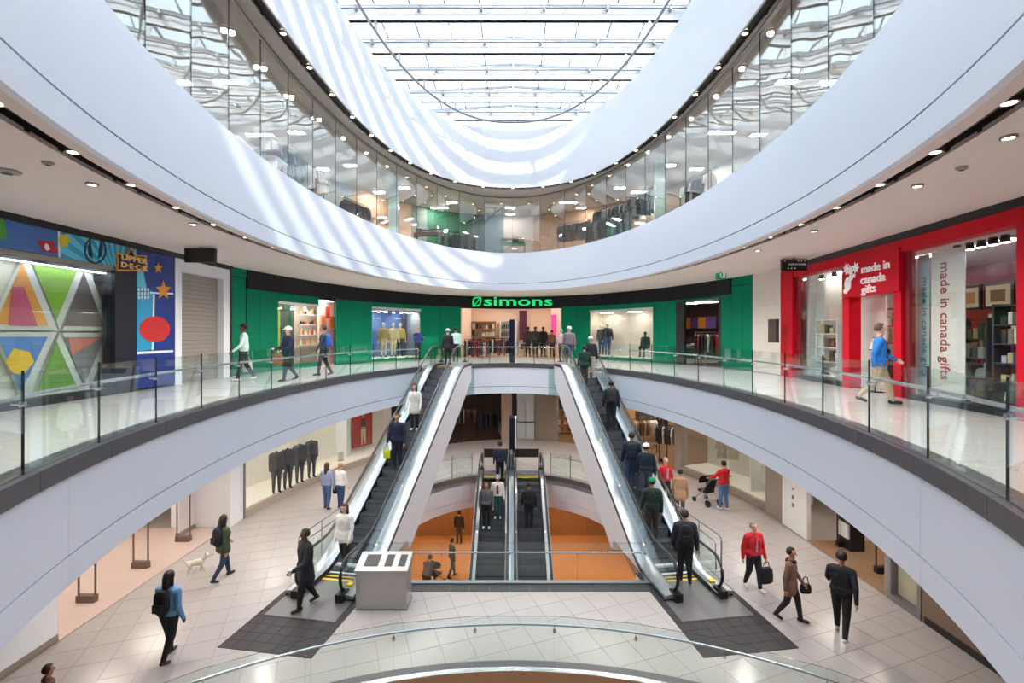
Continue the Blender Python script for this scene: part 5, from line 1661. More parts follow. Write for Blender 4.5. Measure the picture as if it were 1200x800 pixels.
# display window right
rd = thing('storefront', (8.6, 18, Z1), label='lit display window with striped garments beside a taupe pier', cat='storefront')
fp('sill', TAUPE, rd, PW1, 799, 897, Z1, ZS - 0.02, 0.0, 0.12)
fp('display_floor', CREAM, rd, PW1, 799, 897, ZS - 0.06, ZS, 0.12, 1.5)
fp('display_back', pm('greige_display_wall', (196, 188, 176), 0.6), rd, PW1, 799, 905, ZS, -1.4, 1.5, 1.55)
fp('partition', SHOPWHITE, rd, PW1, 870, 872, ZS, -1.4, 0.3, 1.5, n=1)
for a, b in ((799, 832), (832, 868), (868, 897)):
    fp('pane', SHOPGLASS, rd, PW1, a, b, ZS, -1.42, 0.03, 0.042, gap=0.1)
for X in (818, 850, 882):
    q = pnt(PW1, X, 0.8, -1.46)
    light_panel(q[0], q[1], -1.46, 0.6, 0.6, 'lit ceiling panel over the striped garment display', 'ceiling panels over the striped garment display')
STRIPE = pm('striped_knit', (168, 150, 130), 0.8, var=0.8, scale=16)
def garment_stand(X, off, z, label, cols, h=1.15):
    q = pnt(PW1, X, off, z)
    t = thing('garment_stand', q, -0.5, label, 'garment stand')
    MB().lathe([(0.16, 0), (0.16, 0.02)], n=14).build('foot', DSTEEL, t)
    MB().tube([(0, 0, 0.02), (0, 0, h + 0.35)], 0.035, 8).build('pole', WHITE, t)
    for i, c in enumerate(cols):
        o = link('garment', garment_mesh(0.5, 0.8, c), t)
        o.matrix_basis = Matrix.Translation((-0.2 + 0.4 * i, 0.05, h + 0.35)) @ Matrix.Rotation(0.3 * i, 4, 'Z')
    return t
garment_stand(834, 0.8, ZS, 'white pole stand with two striped knits in the striped garment display', [STRIPE, STRIPE])
garment_stand(888, 0.7, ZS, 'white pole stand with cream and green garments in the striped garment display', [GCOL[10], pm('sage_cloth', (110, 140, 110), 0.8)], 0.9)
# fashion shop racks
for i, (X, off, L, rz, cols, lab) in enumerate(((722, 1.0, 1.3, 0.5, [0, 9, 11], 'clothes rack of dark coats near the fashion shop entrance'), (755, 2.4, 1.5, 0.2, [10, 11, 5], 'clothes rack of cream garments deep in the fashion shop'), (765, 3.8, 1.6, -0.3, [0, 9], 'clothes rack of black garments at the back of the fashion shop'), (782, 2.0, 1.1, -0.6, [0, 4, 9], 'clothes rack of black and white garments beside the shop pier'))):
    q = behind(PW1, X, off * 1.2, Z1 + 0.008)
    clothes_rack(q[0], q[1], q[2], L, rz, 11, lab, 'garment on the ' + lab.replace('clothes ', ''), 'garments of the ' + lab.replace('clothes ', ''), cols=cols)
for X, off in ((735, 1.5), (755, 3.0), (775, 1.5), (770, 4.5), (715, 2.0)):
    q = behind(PW1, X, off, -1.46)
    light_panel(q[0], q[1], -1.46, 0.8, 0.8, 'lit ceiling panel inside the lower fashion shop', 'ceiling panels inside the fashion shop')
# far centre below the landing: dark shop, pier, glass lift, taupe wall
fc = thing('wall_lower_far', (0, 28.7, Z1), label='dark shop, beige pier and taupe wall behind the middle escalators', cat='wall', kind='structure')
tag(fp('floor_dark_shop', pm('dark_brown_floor', (86, 62, 52), 0.2), None, PW1, 452, 588, Z1, Z1 + 0.008, 0.0, 5.4), 'dark brown floor of the shop behind the middle escalators', 'floor', kind='structure')
fp('back_wall', pm('dark_brown_wall', (70, 52, 46), 0.6), fc, PW1, 440, 600, Z1, -1.4, 5.5, 5.55)
fp('beige_pier', pm('beige_pier', (190, 168, 150), 0.5), fc, PW1, 588, 600, Z1, -1.4, 0.0, 0.4)
fp('dark_slot', BLACK, fc, PW1, 600, 605.5, Z1, -1.4, 0.1, 0.4)
fp('taupe_wall', TAUPE, fc, PW1, 627, 652, Z1, -1.4, 0.0, 0.4)
fp('back_wall', pm('amber_niche', (206, 160, 110), 0.6), fc, PW1, 645, 700, Z1, -1.4, 4.0, 4.05)
lift = thing('glass_lift', pnt(PW1, 616, 0, Z1), label='pale glass lift doors beside the beige pier on the lower level', cat='lift')
fpanel(MB(), PW1, 606, 615.5, Z1 + 0.02, Z1 + 2.4, 0.05, 0.08).build('door', pm('frosted_door', (206, 214, 214), 0.3), lift, world=True, fix=True)
fpanel(MB(), PW1, 616, 626, Z1 + 0.02, Z1 + 2.4, 0.05, 0.08).build('door', pm('frosted_door', (206, 214, 214), 0.3), lift, world=True, fix=True)
fpanel(MB(), PW1, 605.5, 626.5, Z1 + 2.4, -1.4, 0.03, 0.1).build('header', pm('lift_header', (196, 204, 204), 0.4), lift, world=True, fix=True)
fpanel(MB(), PW1, 605.5, 626.5, Z1, Z1 + 0.02, 0.0, 0.1).build('threshold', DSTEEL, lift, world=True, fix=True)
fpanel(MB(), PW1, 606, 626, Z1 + 1.0, Z1 + 1.06, 0.03, 0.05).build('push_bar', DARKSLOT, lift, world=True, fix=True)
for i, (X, off, cols, lab) in enumerate(((535, 1.2, [0, 9], 'clothes rack of dark coats in the dark shop behind the middle escalators'), (560, 2.6, [9, 5, 4], 'clothes rack of mixed garments in the dark shop behind the middle escalators'), (575, 1.0, [0, 1], 'clothes rack of black garments beside the beige pier'))):
    q = pnt(PW1, X, off, Z1 + 0.008)
    clothes_rack(q[0], q[1], q[2], 1.3, 0.2 * i - 0.2, 10, lab, 'garment on the ' + lab.replace('clothes ', ''), 'garments of the ' + lab.replace('clothes ', ''), cols=cols)
q = pnt(PW1, 548, 3.8, Z1 + 0.008)
table(q[0], q[1], q[2], 1.3, 0.7, 0.85, DWOOD, 'dark wood table in the dark shop behind the middle escalators')
for k in range(3):
    folded_stack(q[0] - 0.4 + 0.4 * k, q[1], q[2] + 0.85, 3, 'folded pile on the dark wood table', 'folded piles on the dark table')
for X, off in ((530, 2.0), (565, 2.0), (548, 4.2)):
    q = pnt(PW1, X, off, -1.46)
    light_panel(q[0], q[1], -1.46, 0.45, 0.45, 'small lit ceiling panel in the dark shop behind the middle escalators', 'ceiling panels in the dark shop')
q = pnt(PW1, 660, 2.0, -1.46)
light_panel(q[0], q[1], -1.46, 0.6, 0.6, 'lit ceiling panel over the amber niche', 'ceiling panels over the amber niche')
q = pnt(PW1, 650, 1.5, Z1 + 0.008)
shelf_wall(q[0] - 0.6, q[0] + 0.7, q[1] + 0.9, Z1, 1.5, 3, WOOD, 'low oak shelf in the amber niche', 'small lit item on the low oak shelf', 'items on the low oak shelf', COSC)

# downlights added out of view to brighten the lower hall
k = 0
for t in arc_params(E2, -1.75, 1.75, 1.9, 1.3):
    for off in (1.0, 2.6):
        p = ell(E2, t, off)
        downlight(p[0], p[1], -1.45, 'round downlight added in the unseen ceiling to brighten the lower hall', 'added downlights of the lower hall', 0.07, energy=130 if (k % 2 == 0) else 0, spot=150)
        k += 1

# ================================================================== GROUND LEVEL
BRONZE = pm('bronze_cladding', (140, 104, 76), 0.45, var=0.12, scale=2)
w0 = thing('wall_ground', (0, 26, Z0), label='bronze panelled wall at the back of the bottom level', cat='wall', kind='structure')
for k in range(14):
    x = -9 + 1.3 * k
    MB().box(x + 0.01, x + 1.29, 26.5, 26.6, Z0, Z1 - 1.4).build('wall_panel', BRONZE, w0, world=True)
for k in range(8):
    MB().box(5.6, 5.7, 15 + 1.4 * k + 0.01, 15 + 1.4 * k + 1.39, Z0, Z1 - 1.4).build('wall_panel', BRONZE, w0, world=True)
for k in range(8):
    MB().box(-8.1, -8.0, 15 + 1.4 * k + 0.01, 15 + 1.4 * k + 1.39, Z0, Z1 - 1.4).build('wall_panel', pm('amber_cladding', (196, 130, 80), 0.5), w0, world=True)
WARMFILL = emit_mat('amber_fill_glow', (255, 212, 160), 42.0)  # fill glow for unseen panels added over the bottom level
for (x, y) in ((-5.5, 15.5), (-5.5, 19), (-4.5, 23.5), (-1.5, 24), (2.5, 24), (4.6, 18), (4.6, 21.5), (-5.5, 12), (4.7, 13), (0, 9.6), (-4, 10), (4, 10)):
    light_panel(x, y, Z1 - 1.47, 0.8, 0.8, 'warm ceiling panel added out of view to brighten the bottom level', 'added ceiling panels of the bottom level', mat=WARMFILL)

# ================================================================== TOP GALLERY INTERIOR
tg = thing('wall_top_gallery', (0, 28, Z3), label='walls of the clothing store on the top gallery', cat='wall', kind='structure')
EB = (E3[0], E3[1], E3[2] + 4.2, E3[3] + 4.0, 2.0)
def tgw(name, mat, t0, t1, z1=8.55):
    ring_band(m := MB(), EB, Z3, z1, 0.0, 0.08, t0, t1, 10)
    m.build(name, mat, tg, world=True)
def tX(X, E=EB):
    """angle on an ellipse seen at a column"""
    best = min((abs(math.atan2(ell(E, k * 0.004 - 1.6)[0], ell(E, k * 0.004 - 1.6)[1]) - math.atan((X - CX) / FOC)), k * 0.004 - 1.6) for k in range(801))
    return best[1]
WALLS3 = [(-200, 330, pm('gallery_white', (206, 208, 210), 0.6)), (330, 412, pm('gallery_pale_blue', (176, 196, 206), 0.6)), (412, 482, pm('gallery_sand', (206, 176, 150), 0.6)), (482, 500, pm('gallery_grey_green', (120, 140, 138), 0.6)), (500, 553, pm('gallery_green', (22, 92, 66), 0.6)), (553, 590, pm('gallery_slate', (90, 108, 116), 0.6)), (590, 625, pm('gallery_mid_grey', (160, 150, 146), 0.6)), (625, 745, pm('gallery_brown', (156, 122, 100), 0.6)), (745, 830, pm('gallery_tan', (150, 132, 118), 0.6)), (830, 1400, pm('gallery_white', (206, 208, 210), 0.6))]
for a, b, mt in WALLS3:
    t0 = -PI / 2 - 0.4 if a < 0 else tX(a); t1 = PI / 2 + 0.4 if b > 1300 else tX(b)
    tgw('wall_section', mt, t0, t1)
p = ell(EB, tX(447), -0.03)
ttan = Vector(ell(EB, tX(452))) - Vector(ell(EB, tX(442)))
put_text('CONTEMPORAINE', 0.30, (p[0], p[1], 7.15), (ttan.x, ttan.y, 0), BLACK, tg, depth=0.01, width=2.4)
for X in (487, 743):
    t = tX(X, E3)
    p = ell(E3, t, 1.2)
    o = fitting('gallery_pier', [('shaft', p[0] - 0.22, p[0] + 0.22, p[1] - 0.12, p[1] + 0.12, Z3, 8.5), ('base', p[0] - 0.25, p[0] + 0.25, p[1] - 0.15, p[1] + 0.15, Z3 - 0.0, Z3 + 0.1)], pm('pale_glass_pier', (176, 200, 200), 0.2), ['pale pier beside the green wall of the top gallery', 'pale pier between racks and shelves of the top gallery'][X > 600], 'pier')
def gallery_rack(X, off, L, n, h, cols, lab):
    t = tX(X, E3); p = ell(E3, t, off)
    a = ell(E3, t + 0.02); b = ell(E3, t - 0.02)
    rz = math.atan2(a[1] - b[1], a[0] - b[0])
    clothes_rack(p[0], p[1], Z3, L, rz, n, lab, 'garment on the ' + lab.replace('clothes ', ''), 'garments of the ' + lab.replace('clothes ', ''), h=h, cols=cols)
gallery_rack(648, 1.9, 2.0, 15, 2.1, [0, 1, 9], 'clothes rack of navy garments on the top gallery')
gallery_rack(682, 1.9, 2.2, 16, 2.45, [0, 2, 3, 8, 1], 'clothes rack of blue and grey shirts on the top gallery')
gallery_rack(712, 1.9, 1.8, 13, 2.6, [3, 8, 1, 2], 'clothes rack of pale blue shirts on the top gallery')
gallery_rack(690, 1.1, 3.0, 20, 1.7, [0, 1, 9, 2], 'low clothes rack of dark garments behind the gallery glass')
gallery_rack(390, 1.6, 1.7, 12, 2.3, [8, 2, 1, 3], 'clothes rack of grey blue garments before the pale blue gallery wall')
gallery_rack(410, 1.3, 1.0, 8, 2.0, [6, 4, 10], 'clothes rack with a red garment on the top gallery')
gallery_rack(560, 1.8, 1.6, 11, 1.6, [0, 7, 9], 'clothes rack of dark garments before the green wall')
gallery_rack(455, 1.5, 1.6, 10, 1.6, [1, 8, 0], 'clothes rack of blue garments before the sand wall')
gallery_rack(772, 1.5, 1.8, 12, 1.9, [0, 9, 10], 'clothes rack of black garments before the tan gallery wall')
def gallery_table(X, off, mat, lab):
    p = ell(E3, tX(X, E3), off)
    table(p[0], p[1], Z3, 1.4, 0.7, 1.05, mat, lab)
    for k in range(4):
        folded_stack(p[0] - 0.48 + 0.32 * k, p[1], Z3 + 1.05, 5, 'folded pile on the ' + lab, 'folded piles on the ' + lab)
gallery_table(520, 1.0, DWOOD, 'dark table before the green gallery wall')
gallery_table(600, 1.0, pm('emerald_table', (40, 140, 110), 0.5), 'green table at the middle of the top gallery')
gallery_table(350, 1.2, WHITE, 'white table before the pale blue gallery wall')
k = 0
GALLAMP = emit_mat('gallery_lamp_glow', (255, 246, 234), 120.0)
for t in arc_params(E3, -1.5, 1.5, 3.4, 2.0):
    for off in (1.9, 3.3):
        p = ell(E3, t, off)
        light_panel(p[0], p[1], 8.50, 0.9 if k % 3 == 0 else 0.5, 0.22, 'slim lit ceiling panel of the top gallery', 'ceiling panels of the top gallery', mat=GALLAMP)
        k += 1

# ================================================================== PEOPLE
SKIN = [pm('skin_light', (222, 178, 152), 0.55, var=0.04), pm('skin_tan', (190, 140, 108), 0.55, var=0.04), pm('skin_dark', (104, 70, 52), 0.55, var=0.04)]
EYE = pm('eye_dark', (30, 24, 22), 0.3)
LIP = pm('lip_rose', (160, 84, 78), 0.5)
HAIRC = {'black': pm('hair_black', (26, 22, 22), 0.5, bump=0.3, scale=40), 'brown': pm('hair_brown', (70, 46, 34), 0.5, bump=0.3, scale=40), 'blond': pm('hair_blond', (176, 136, 86), 0.5, bump=0.3, scale=40), 'grey': pm('hair_grey', (150, 146, 142), 0.5, bump=0.3, scale=40)}
CLOTH = {}
def cloth(rgb):
    k = 'fabric_%d_%d_%d' % rgb
    if k not in CLOTH:
        CLOTH[k] = pm(k, rgb, 0.85, var=0.16, scale=9, bump=0.25, bscale=22)
    return CLOTH[k]

def capsule(m, p, q, r0, r1, n=10):
    p, q = Vector(p), Vector(q)
    t = (q - p)
    L = t.length
    t = t / L if L > 1e-6 else Vector((0, 0, 1))
    up = Vector((0, 0, 1)) if abs(t.z) < 0.9 else Vector((0, 1, 0))
    a = t.cross(up).normalized(); b = t.cross(a).normalized()
    loops = []
    for k in range(1, 4):
        f = PI / 2 * k / 3
        loops.append((p - t * r0 * math.cos(f), r0 * math.sin(f)))
    for k in range(2, -1, -1):
        f = PI / 2 * (k + 1) / 3
        loops.append((q + t * r1 * math.cos(f), r1 * math.sin(f)))
    m.loops([[c + a * r * math.cos(2 * PI * j / n) + b * r * math.sin(2 * PI * j / n) for j in range(n)] for c, r in loops])

def rotx(v, a, piv):
    """swing a point about a sideways axis through piv: positive swings the part below forward (-y)"""
    d = Vector(v) - Vector(piv)
    c, s = math.cos(a), math.sin(a)
    return Vector(piv) + Vector((d.x, d.y * c + d.z * s, -d.y * s + d.z * c))

PCOUNT = 0
def person(loc, face, label, top, bottom, hair='black', skin=0, h=1.72, stride=0.0, arms=(0.1, -0.1), elbow=(0.25, 0.25), shoes=(40, 38, 40), coat=0.0, hat=None, long_hair=False, bun=False, hood=False, slim=1.0, inner=None, voxel=0.016, lean=0.0, scarf=None, mannequin=None, headless=False, sit=False, cat='person', name='person', spread=(0.12, 0.12), group=None, fingers=False):
    """loc = point on the floor; face = direction looked at in degrees: 0 towards the viewer (-y), 90 to the right (+x), 180 away"""
    global PCOUNT
    s = h / 1.75
    S = []   # (p, q, r0, r1, tag)
    def add(p, q, r0, r1, tg):
        S.append((Vector(p), Vector(q), r0, r1, tg))
    w = slim * 1.1
    # legs
    lift = 0.0
    for sd, ph in ((1, stride), (-1, -stride)):
        hip = Vector((0.09 * sd, 0, 0.90))
        if sit:
            knee = Vector((0.11 * sd, -0.42, 0.52)); ank = Vector((0.11 * sd, -0.40, 0.09)); hip = Vector((0.09 * sd, 0, 0.52))
            toe = ank + Vector((0, -0.15, -0.05))
        else:
            knee = rotx(hip + Vector((0.005 * sd, 0, -0.42)), ph * 0.62 + (0.06 if stride else 0.02), hip)
            bend = 0.05 + (0.75 * abs(ph) if ph < 0 else 0.10 * abs(ph))
            ank = rotx(knee + Vector((0, 0, -0.40)), ph * 0.62 - bend, knee)
            toe = ank + Vector((0.02 * sd, -0.15, -0.055)) if ph >= 0 else ank + Vector((0.02 * sd, -0.11, -0.10))
        add(hip, knee, 0.094 * w, 0.068 * w, 'bottom')
        add(knee, ank, 0.066 * w, 0.050, 'bottom')
        heel = ank + Vector((0, 0.04, -0.045))
        add(heel, toe, 0.042, 0.036, 'shoe')
    hz = 0.52 if sit else 0.90
    dz = hz - 0.90
    # trunk
    def up(p):
        p = Vector(p) + Vector((0, 0, dz))
        return rotx(p, -lean, (0, 0, 0.95 + dz)) if lean else p
    add(up((-0.07, 0, 0.93)), up((0.07, 0, 0.93)), 0.115 * w, 0.115 * w, 'bottom')
    for sd in (-1, 1):
        add(up((0.065 * sd, 0.005, 0.99)), up((0.085 * sd, 0.0, 1.28)), 0.098 * w, 0.112 * w, 'top')
    add(up((-0.13, 0.01, 1.37)), up((0.13, 0.01, 1.37)), 0.088 * w, 0.088 * w, 'top')
    if inner:
        add(up((0, -0.07, 1.02)), up((0, -0.078, 1.34)), 0.07, 0.068, 'inner')
    add(up((0, 0.0, 1.0)), up((0, 0.0, 1.34)), 0.105 * w, 0.112 * w, 'top')
    if not coat and mannequin is None and not sit: coat = 0.04
    if coat:
        hem = 0.93 - coat
        add(up((0, 0.0, 0.97)), up((0, 0.01, hem + 0.1)), 0.114 * w, (0.128 if coat > 0.04 else 0.112) * w, 'top')
        for sd in (-1, 1):
            add(up((0.075 * sd, 0.0, 0.97)), up((0.09 * sd, 0.01, hem + 0.1)), 0.112 * w, (0.128 if coat > 0.04 else 0.110) * w, 'top')
    # arms
    hands = []
    for i, sd in ((0, 1), (1, -1)):
        sh = up((0.185 * sd * (0.6 + 0.4 * w), 0.01, 1.375))
        el = rotx(sh + Vector((spread[i] * 0.5 * sd, 0, -0.29)), arms[i], sh)
        wr = rotx(el + Vector((spread[i] * 0.1 * sd, 0, -0.26)), arms[i] + elbow[i], el)
        add(sh, el, 0.062 * w, 0.050 * w, 'top')
        add(el, wr, 0.048 * w, 0.036 * w, 'top')
        dr = (wr - el).normalized()
        if fingers:
            side = dr.cross(Vector((1, 0, 0))).normalized()
            add(wr, wr + dr * 0.08, 0.030, 0.036, 'skin')
            for f in range(4):
                o = side * (0.03 - 0.02 * f)
                b0 = wr + dr * 0.09 + o
                L = (0.058, 0.07, 0.066, 0.05)[f]
                add(b0, b0 + dr * L * 0.55 , 0.0105, 0.0100, 'skin')
                add(b0 + dr * L * 0.55, b0 + dr * L + Vector((-0.02 * sd, 0, 0)), 0.0100, 0.0085, 'skin')
            add(wr + dr * 0.03 + side * 0.03, wr + dr * 0.09 + side * 0.058, 0.013, 0.010, 'skin')
        else:
            add(wr, wr + dr * 0.085, 0.032, 0.034, 'skin')
            add(wr + dr * 0.09, wr + dr * 0.15 + Vector((-0.01 * sd, 0, 0)), 0.028, 0.018, 'skin')
            side = Vector((0, -1, 0))
            add(wr + dr * 0.03, wr + dr * 0.09 + side * 0.045, 0.016, 0.012, 'skin')
        hands.append(wr + dr * 0.09)
    # neck and head
    hc = up((0, -0.015, 1.625))
    if not headless:
        add(up((0, 0.015, 1.40)), up((0, -0.005, 1.54)), 0.058, 0.052, 'skin')
        add(hc + Vector((0, 0.012, 0.025)), hc + Vector((0, 0.0, 0.03)), 0.092, 0.092, 'skin')
        add(hc + Vector((0, -0.012, -0.04)), hc + Vector((0, -0.03, -0.075)), 0.066, 0.050, 'skin')
        add(hc + Vector((0, -0.085, 0.015)), hc + Vector((0, -0.108, -0.022)), 0.011, 0.017, 'skin')
        for sd in (-1, 1):
            add(hc + Vector((0.085 * sd, 0.01, 0.015)), hc + Vector((0.085 * sd, 0.012, -0.02)), 0.018, 0.014, 'skin')
    else:
        add(up((0, 0.015, 1.40)), up((0, 0.0, 1.47)), 0.055, 0.05, 'top')
    # lowest point onto the floor
    low = min(min(p.z - r0, q.z - r1) for p, q, r0, r1, tg in S)
    m = MB()
    for p, q, r0, r1, tg in S:
        capsule(m, p - Vector((0, 0, low)), q - Vector((0, 0, low)), r0, r1)
    me = m.mesh('body_tmp', [])
    tmp = bpy.data.objects.new('body_tmp', me)
    col.objects.link(tmp)
    md = tmp.modifiers.new('union', 'REMESH'); md.mode = 'VOXEL'; md.voxel_size = voxel; md.use_smooth_shade = True
    sm = tmp.modifiers.new('soften', 'SMOOTH'); sm.iterations = 2 if fingers else 3; sm.factor = 0.5
    dg = bpy.context.evaluated_depsgraph_get()
    body = bpy.data.meshes.new_from_object(tmp.evaluated_get(dg))
    bpy.data.objects.remove(tmp); bpy.data.meshes.remove(me)
    body.name = name
    # colour zones by nearest limb
    n = len(body.polygons)
    C = np.empty(n * 3); body.polygons.foreach_get('center', C); C = C.reshape(-1, 3)
    tags = ['skin', 'top', 'bottom', 'shoe', 'inner', 'eye', 'lip']
    best = np.full(n, 1e9); idx = np.zeros(n, int)
    for p, q, r0, r1, tg in S:
        P = np.array(p) - np.array((0, 0, low)); D = np.array(q) - np.array(p)
        L2 = max(1e-9, D.dot(D))
        k = np.clip(((C - P) @ D) / L2, 0, 1)
        d = np.linalg.norm(C - P - k[:, None] * D, axis=1) - (r0 + (r1 - r0) * k)
        if tg in ('top',): d = d - 0.012
        b = d < best
        best[b] = d[b]; idx[b] = tags.index(tg)
    H = np.array(hc) - np.array((0, 0, low))
    if not headless and mannequin is None:
        for sd in (-1, 1):
            e = np.linalg.norm(C - (H + np.array((0.036 * sd, -0.088, 0.022))), axis=1) < 0.017
            idx[e] = 5
        e = (np.abs(C[:, 0] - H[0]) < 0.028) & (np.abs(C[:, 2] - (H[2] - 0.062)) < 0.009) & (C[:, 1] < H[1] - 0.05)
        idx[e] = 6
    if mannequin is not None:
        mats = [mannequin, cloth(top), cloth(bottom), cloth(shoes), cloth(inner or top), mannequin, mannequin]
    else:
        mats = [SKIN[skin], cloth(top), cloth(bottom), cloth(shoes), cloth(inner or (230, 230, 230)), EYE, LIP]
    for q in mats: body.materials.append(q)
    body.polygons.foreach_set('material_index', idx.tolist())
    body.polygons.foreach_set('use_smooth', [True] * n)
    o = bpy.data.objects.new(name, body)
    col.objects.link(o)
    o.location = loc
    o.rotation_euler = (0, 0, math.radians(face))
    o.scale = (s, s, s)
    tag(o, label, cat, group)
    hcl = hc - Vector((0, 0, low))
    if not headless and mannequin is None:
        hm = HAIRC[hair] if hair else None
        if hood:
            hm = cloth(hood)
        if hm:
            g = MB()
            R = 0.104
            L = []
            for k in range(0, 9):
                f = PI * 0.03 + PI * (0.80 if (long_hair or hood) else 0.62) * k / 8
                ring = []
                for j in range(16):
                    t = 2 * PI * j / 16
                    x, y, z = R * math.sin(f) * math.cos(t), R * 1.08 * math.sin(f) * math.sin(t), R * 1.12 * math.cos(f)
                    if y < -0.02 and z < 0.058:            # hairline over the face
                        k2 = min(1, (-0.02 - y) / 0.06)
                        y = y * (1 - k2) + (-0.015) * k2 if abs(x) < 0.075 or not hood else y
                        z = max(z, 0.0) if not (long_hair or hood) else z
                        x = x * (1.0 if abs(x) > 0.06 else 1.0)
                    ring.append((hcl.x + x * 0.98, hcl.y + 0.012 + y, hcl.z + 0.028 + z))
                L.append(ring)
            g.loops(L)
            if long_hair:
                capsule(g, hcl + Vector((0, 0.06, 0.0)), hcl + Vector((0, 0.085, -0.24)), 0.085, 0.07)
                for sd in (-1, 1):
                    capsule(g, hcl + Vector((0.07 * sd, 0.02, 0.0)), hcl + Vector((0.085 * sd, 0.03, -0.2)), 0.035, 0.03)
            if bun:
                capsule(g, hcl + Vector((0, 0.10, 0.08)), hcl + Vector((0, 0.11, 0.09)), 0.045, 0.045)
            g.build('hood' if hood else 'hair', hm, o, smooth=True)
        if hat:
            g = MB()
            L = []
            for k in range(6):
                f = PI * 0.03 + PI * 0.47 * k / 5
                L.append([(hcl.x + 0.114 * math.sin(f) * math.cos(2 * PI * j / 14), hcl.y + 0.01 + 0.120 * math.sin(f) * math.sin(2 * PI * j / 14), hcl.z + 0.045 + 0.108 * math.cos(f)) for j in range(14)])
            g.loops(L)
            if hat[1] == 'cap':
                g.plate([(hcl.x + 0.085 * math.cos(t), hcl.y - 0.07 - 0.12 * math.sin(t), hcl.z + 0.05 - 0.02 * math.sin(t)) for t in [PI * k / 8 for k in range(9)]], (0, 0, 0.012))
            else:
                L = [[(hcl.x + r * math.cos(2 * PI * j / 14), hcl.y + 0.01 + r * 1.05 * math.sin(2 * PI * j / 14), hcl.z + z) for j in range(14)] for r, z in ((0.119, 0.03), (0.121, 0.085), (0.112, 0.09), (0.110, 0.03))]
                g.loops(L, closed=True)
            g.build('hat', cloth(hat[0]), o, smooth=True)
        if scarf:
            MB().tube([(0.085 * math.cos(t), 0.0 + 0.085 * math.sin(t), hcl.z - 0.19 + 0.015 * math.sin(2 * t)) for t in [2 * PI * k / 12 for k in range(12)]], 0.04, 8, closed=True).build('scarf', cloth(scarf), o, smooth=True)
    PCOUNT += 1
    M = Matrix.Translation(loc) @ Matrix.Rotation(math.radians(face), 4, 'Z') @ Matrix.Scale(s, 4)
    o_h = [M @ (v - Vector((0, 0, low))) for v in hands]
    return o, M, o_h, low

def backpack(pm_, rgb, label, low=0.0):
    M = pm_
    m = MB()
    L = []
    for k in range(9):
        z = -0.24 + 0.48 * k / 8
        f = math.sqrt(max(0.0, 1 - (abs(z) / 0.26) ** 4))
        L.append([(0.15 * f * sgn(math.cos(t), 0.6), 0.17 + 0.085 * f * sgn(math.sin(t), 0.7), 1.2 - low + z) for t in [2 * PI * j / 14 for j in range(14)]])
    m.loops(L)
    o = m.build('backpack', cloth(rgb), None, smooth=True)
    c = o.location.copy()
    o.matrix_basis = M @ Matrix.Translation(c)
    MB().obox((0, 0.10, 0.17), (0.2, 0.05, 0.16)).build('pocket', cloth(rgb), o)
    for sd in (-1, 1):
        MB().tube([(0.09 * sd, -0.05, 0.42), (0.1 * sd, -0.12, 0.47), (0.11 * sd, -0.24, 0.44), (0.12 * sd, -0.29, 0.32), (0.125 * sd, -0.25, 0.16), (0.12 * sd, -0.07, 0.08)], 0.016, 6).build('strap', cloth((24, 24, 26)), o)
    tag(o, label, 'backpack')
    return o

def handbag(pos, rgb, label, size=(0.3, 0.12, 0.3), rz=0.0, strap=0.16, name='handbag', cat='bag'):
    """bag hanging from pos (the hand)"""
    t = thing(name, (pos.x, pos.y, pos.z - strap - size[2]), rz, label, cat)
    a, b, c = size[0] / 2, size[1] / 2, size[2]
    L = []
    for k, z in enumerate((0.0, 0.03, 0.5 * c, 0.9 * c, c)):
        f = (0.82, 0.98, 1.0, 0.9, 0.7)[k]
        L.append([(a * f * sgn(math.cos(q), 0.5), b * f * sgn(math.sin(q), 0.6), z) for q in [2 * PI * j / 12 for j in range(12)]])
    MB().loops(L).build('body', cloth(rgb), t, smooth=True)
    MB().tube([(-a * 0.6, 0, c * 0.95), (-a * 0.35, 0, c + strap * 0.8), (0, 0, c + strap), (a * 0.35, 0, c + strap * 0.8), (a * 0.6, 0, c * 0.95)], 0.011, 6).build('handle', cloth(tuple(int(v * 0.8) for v in rgb)), t)
    return t

def on(X, Y, z):
    p = plan(X, Y, z)
    return (p[0], p[1], z + 0.001)

# ---- second level
JEAN = (62, 84, 122); DARK = (34, 34, 40); BLK = (20, 20, 24); NAVYC = (30, 38, 62)
o, M, hd, lw_ = person(on(286, 446, 0), -60, 'person in a mint hoodie, dark trousers and black cap walking past the passage', (206, 230, 226), DARK, hair='black', skin=2, h=1.76, stride=0.35, arms=(0.35, -0.3), elbow=(0.5, 0.3), shoes=(220, 220, 216), hat=(BLK, 'cap'))
handbag(hd[1] + Vector((0, 0, 0)), (236, 236, 236), 'white shopping bag carried by the person in the mint hoodie', (0.28, 0.14, 0.34))
o, M, hd, lw_ = person(on(338, 446, 0), -40, 'person in a navy jacket and white cap holding a brown bag', NAVYC, DARK, hair='grey', skin=0, h=1.68, stride=0.4, arms=(0.3, 0.2), elbow=(0.9, 1.2), coat=0.12, hat=((236, 236, 236), 'cap'), slim=1.1)
handbag(hd[0] + Vector((-0.05, -0.05, 0.1)), (140, 86, 56), 'brown bag held by the person in the navy jacket and white cap', (0.32, 0.16, 0.34), 0.5)
o, M, hd, lw_ = person(on(379, 440, 0), -75, 'person in a dark and white jacket with dark hair walking by the cosmetics window', (52, 66, 92), DARK, hair='black', skin=1, h=1.74, stride=0.32, arms=(0.3, -0.3), inner=(226, 226, 226))
backpack(M, (40, 96, 190), 'bright blue backpack worn before the cosmetics window', lw_)
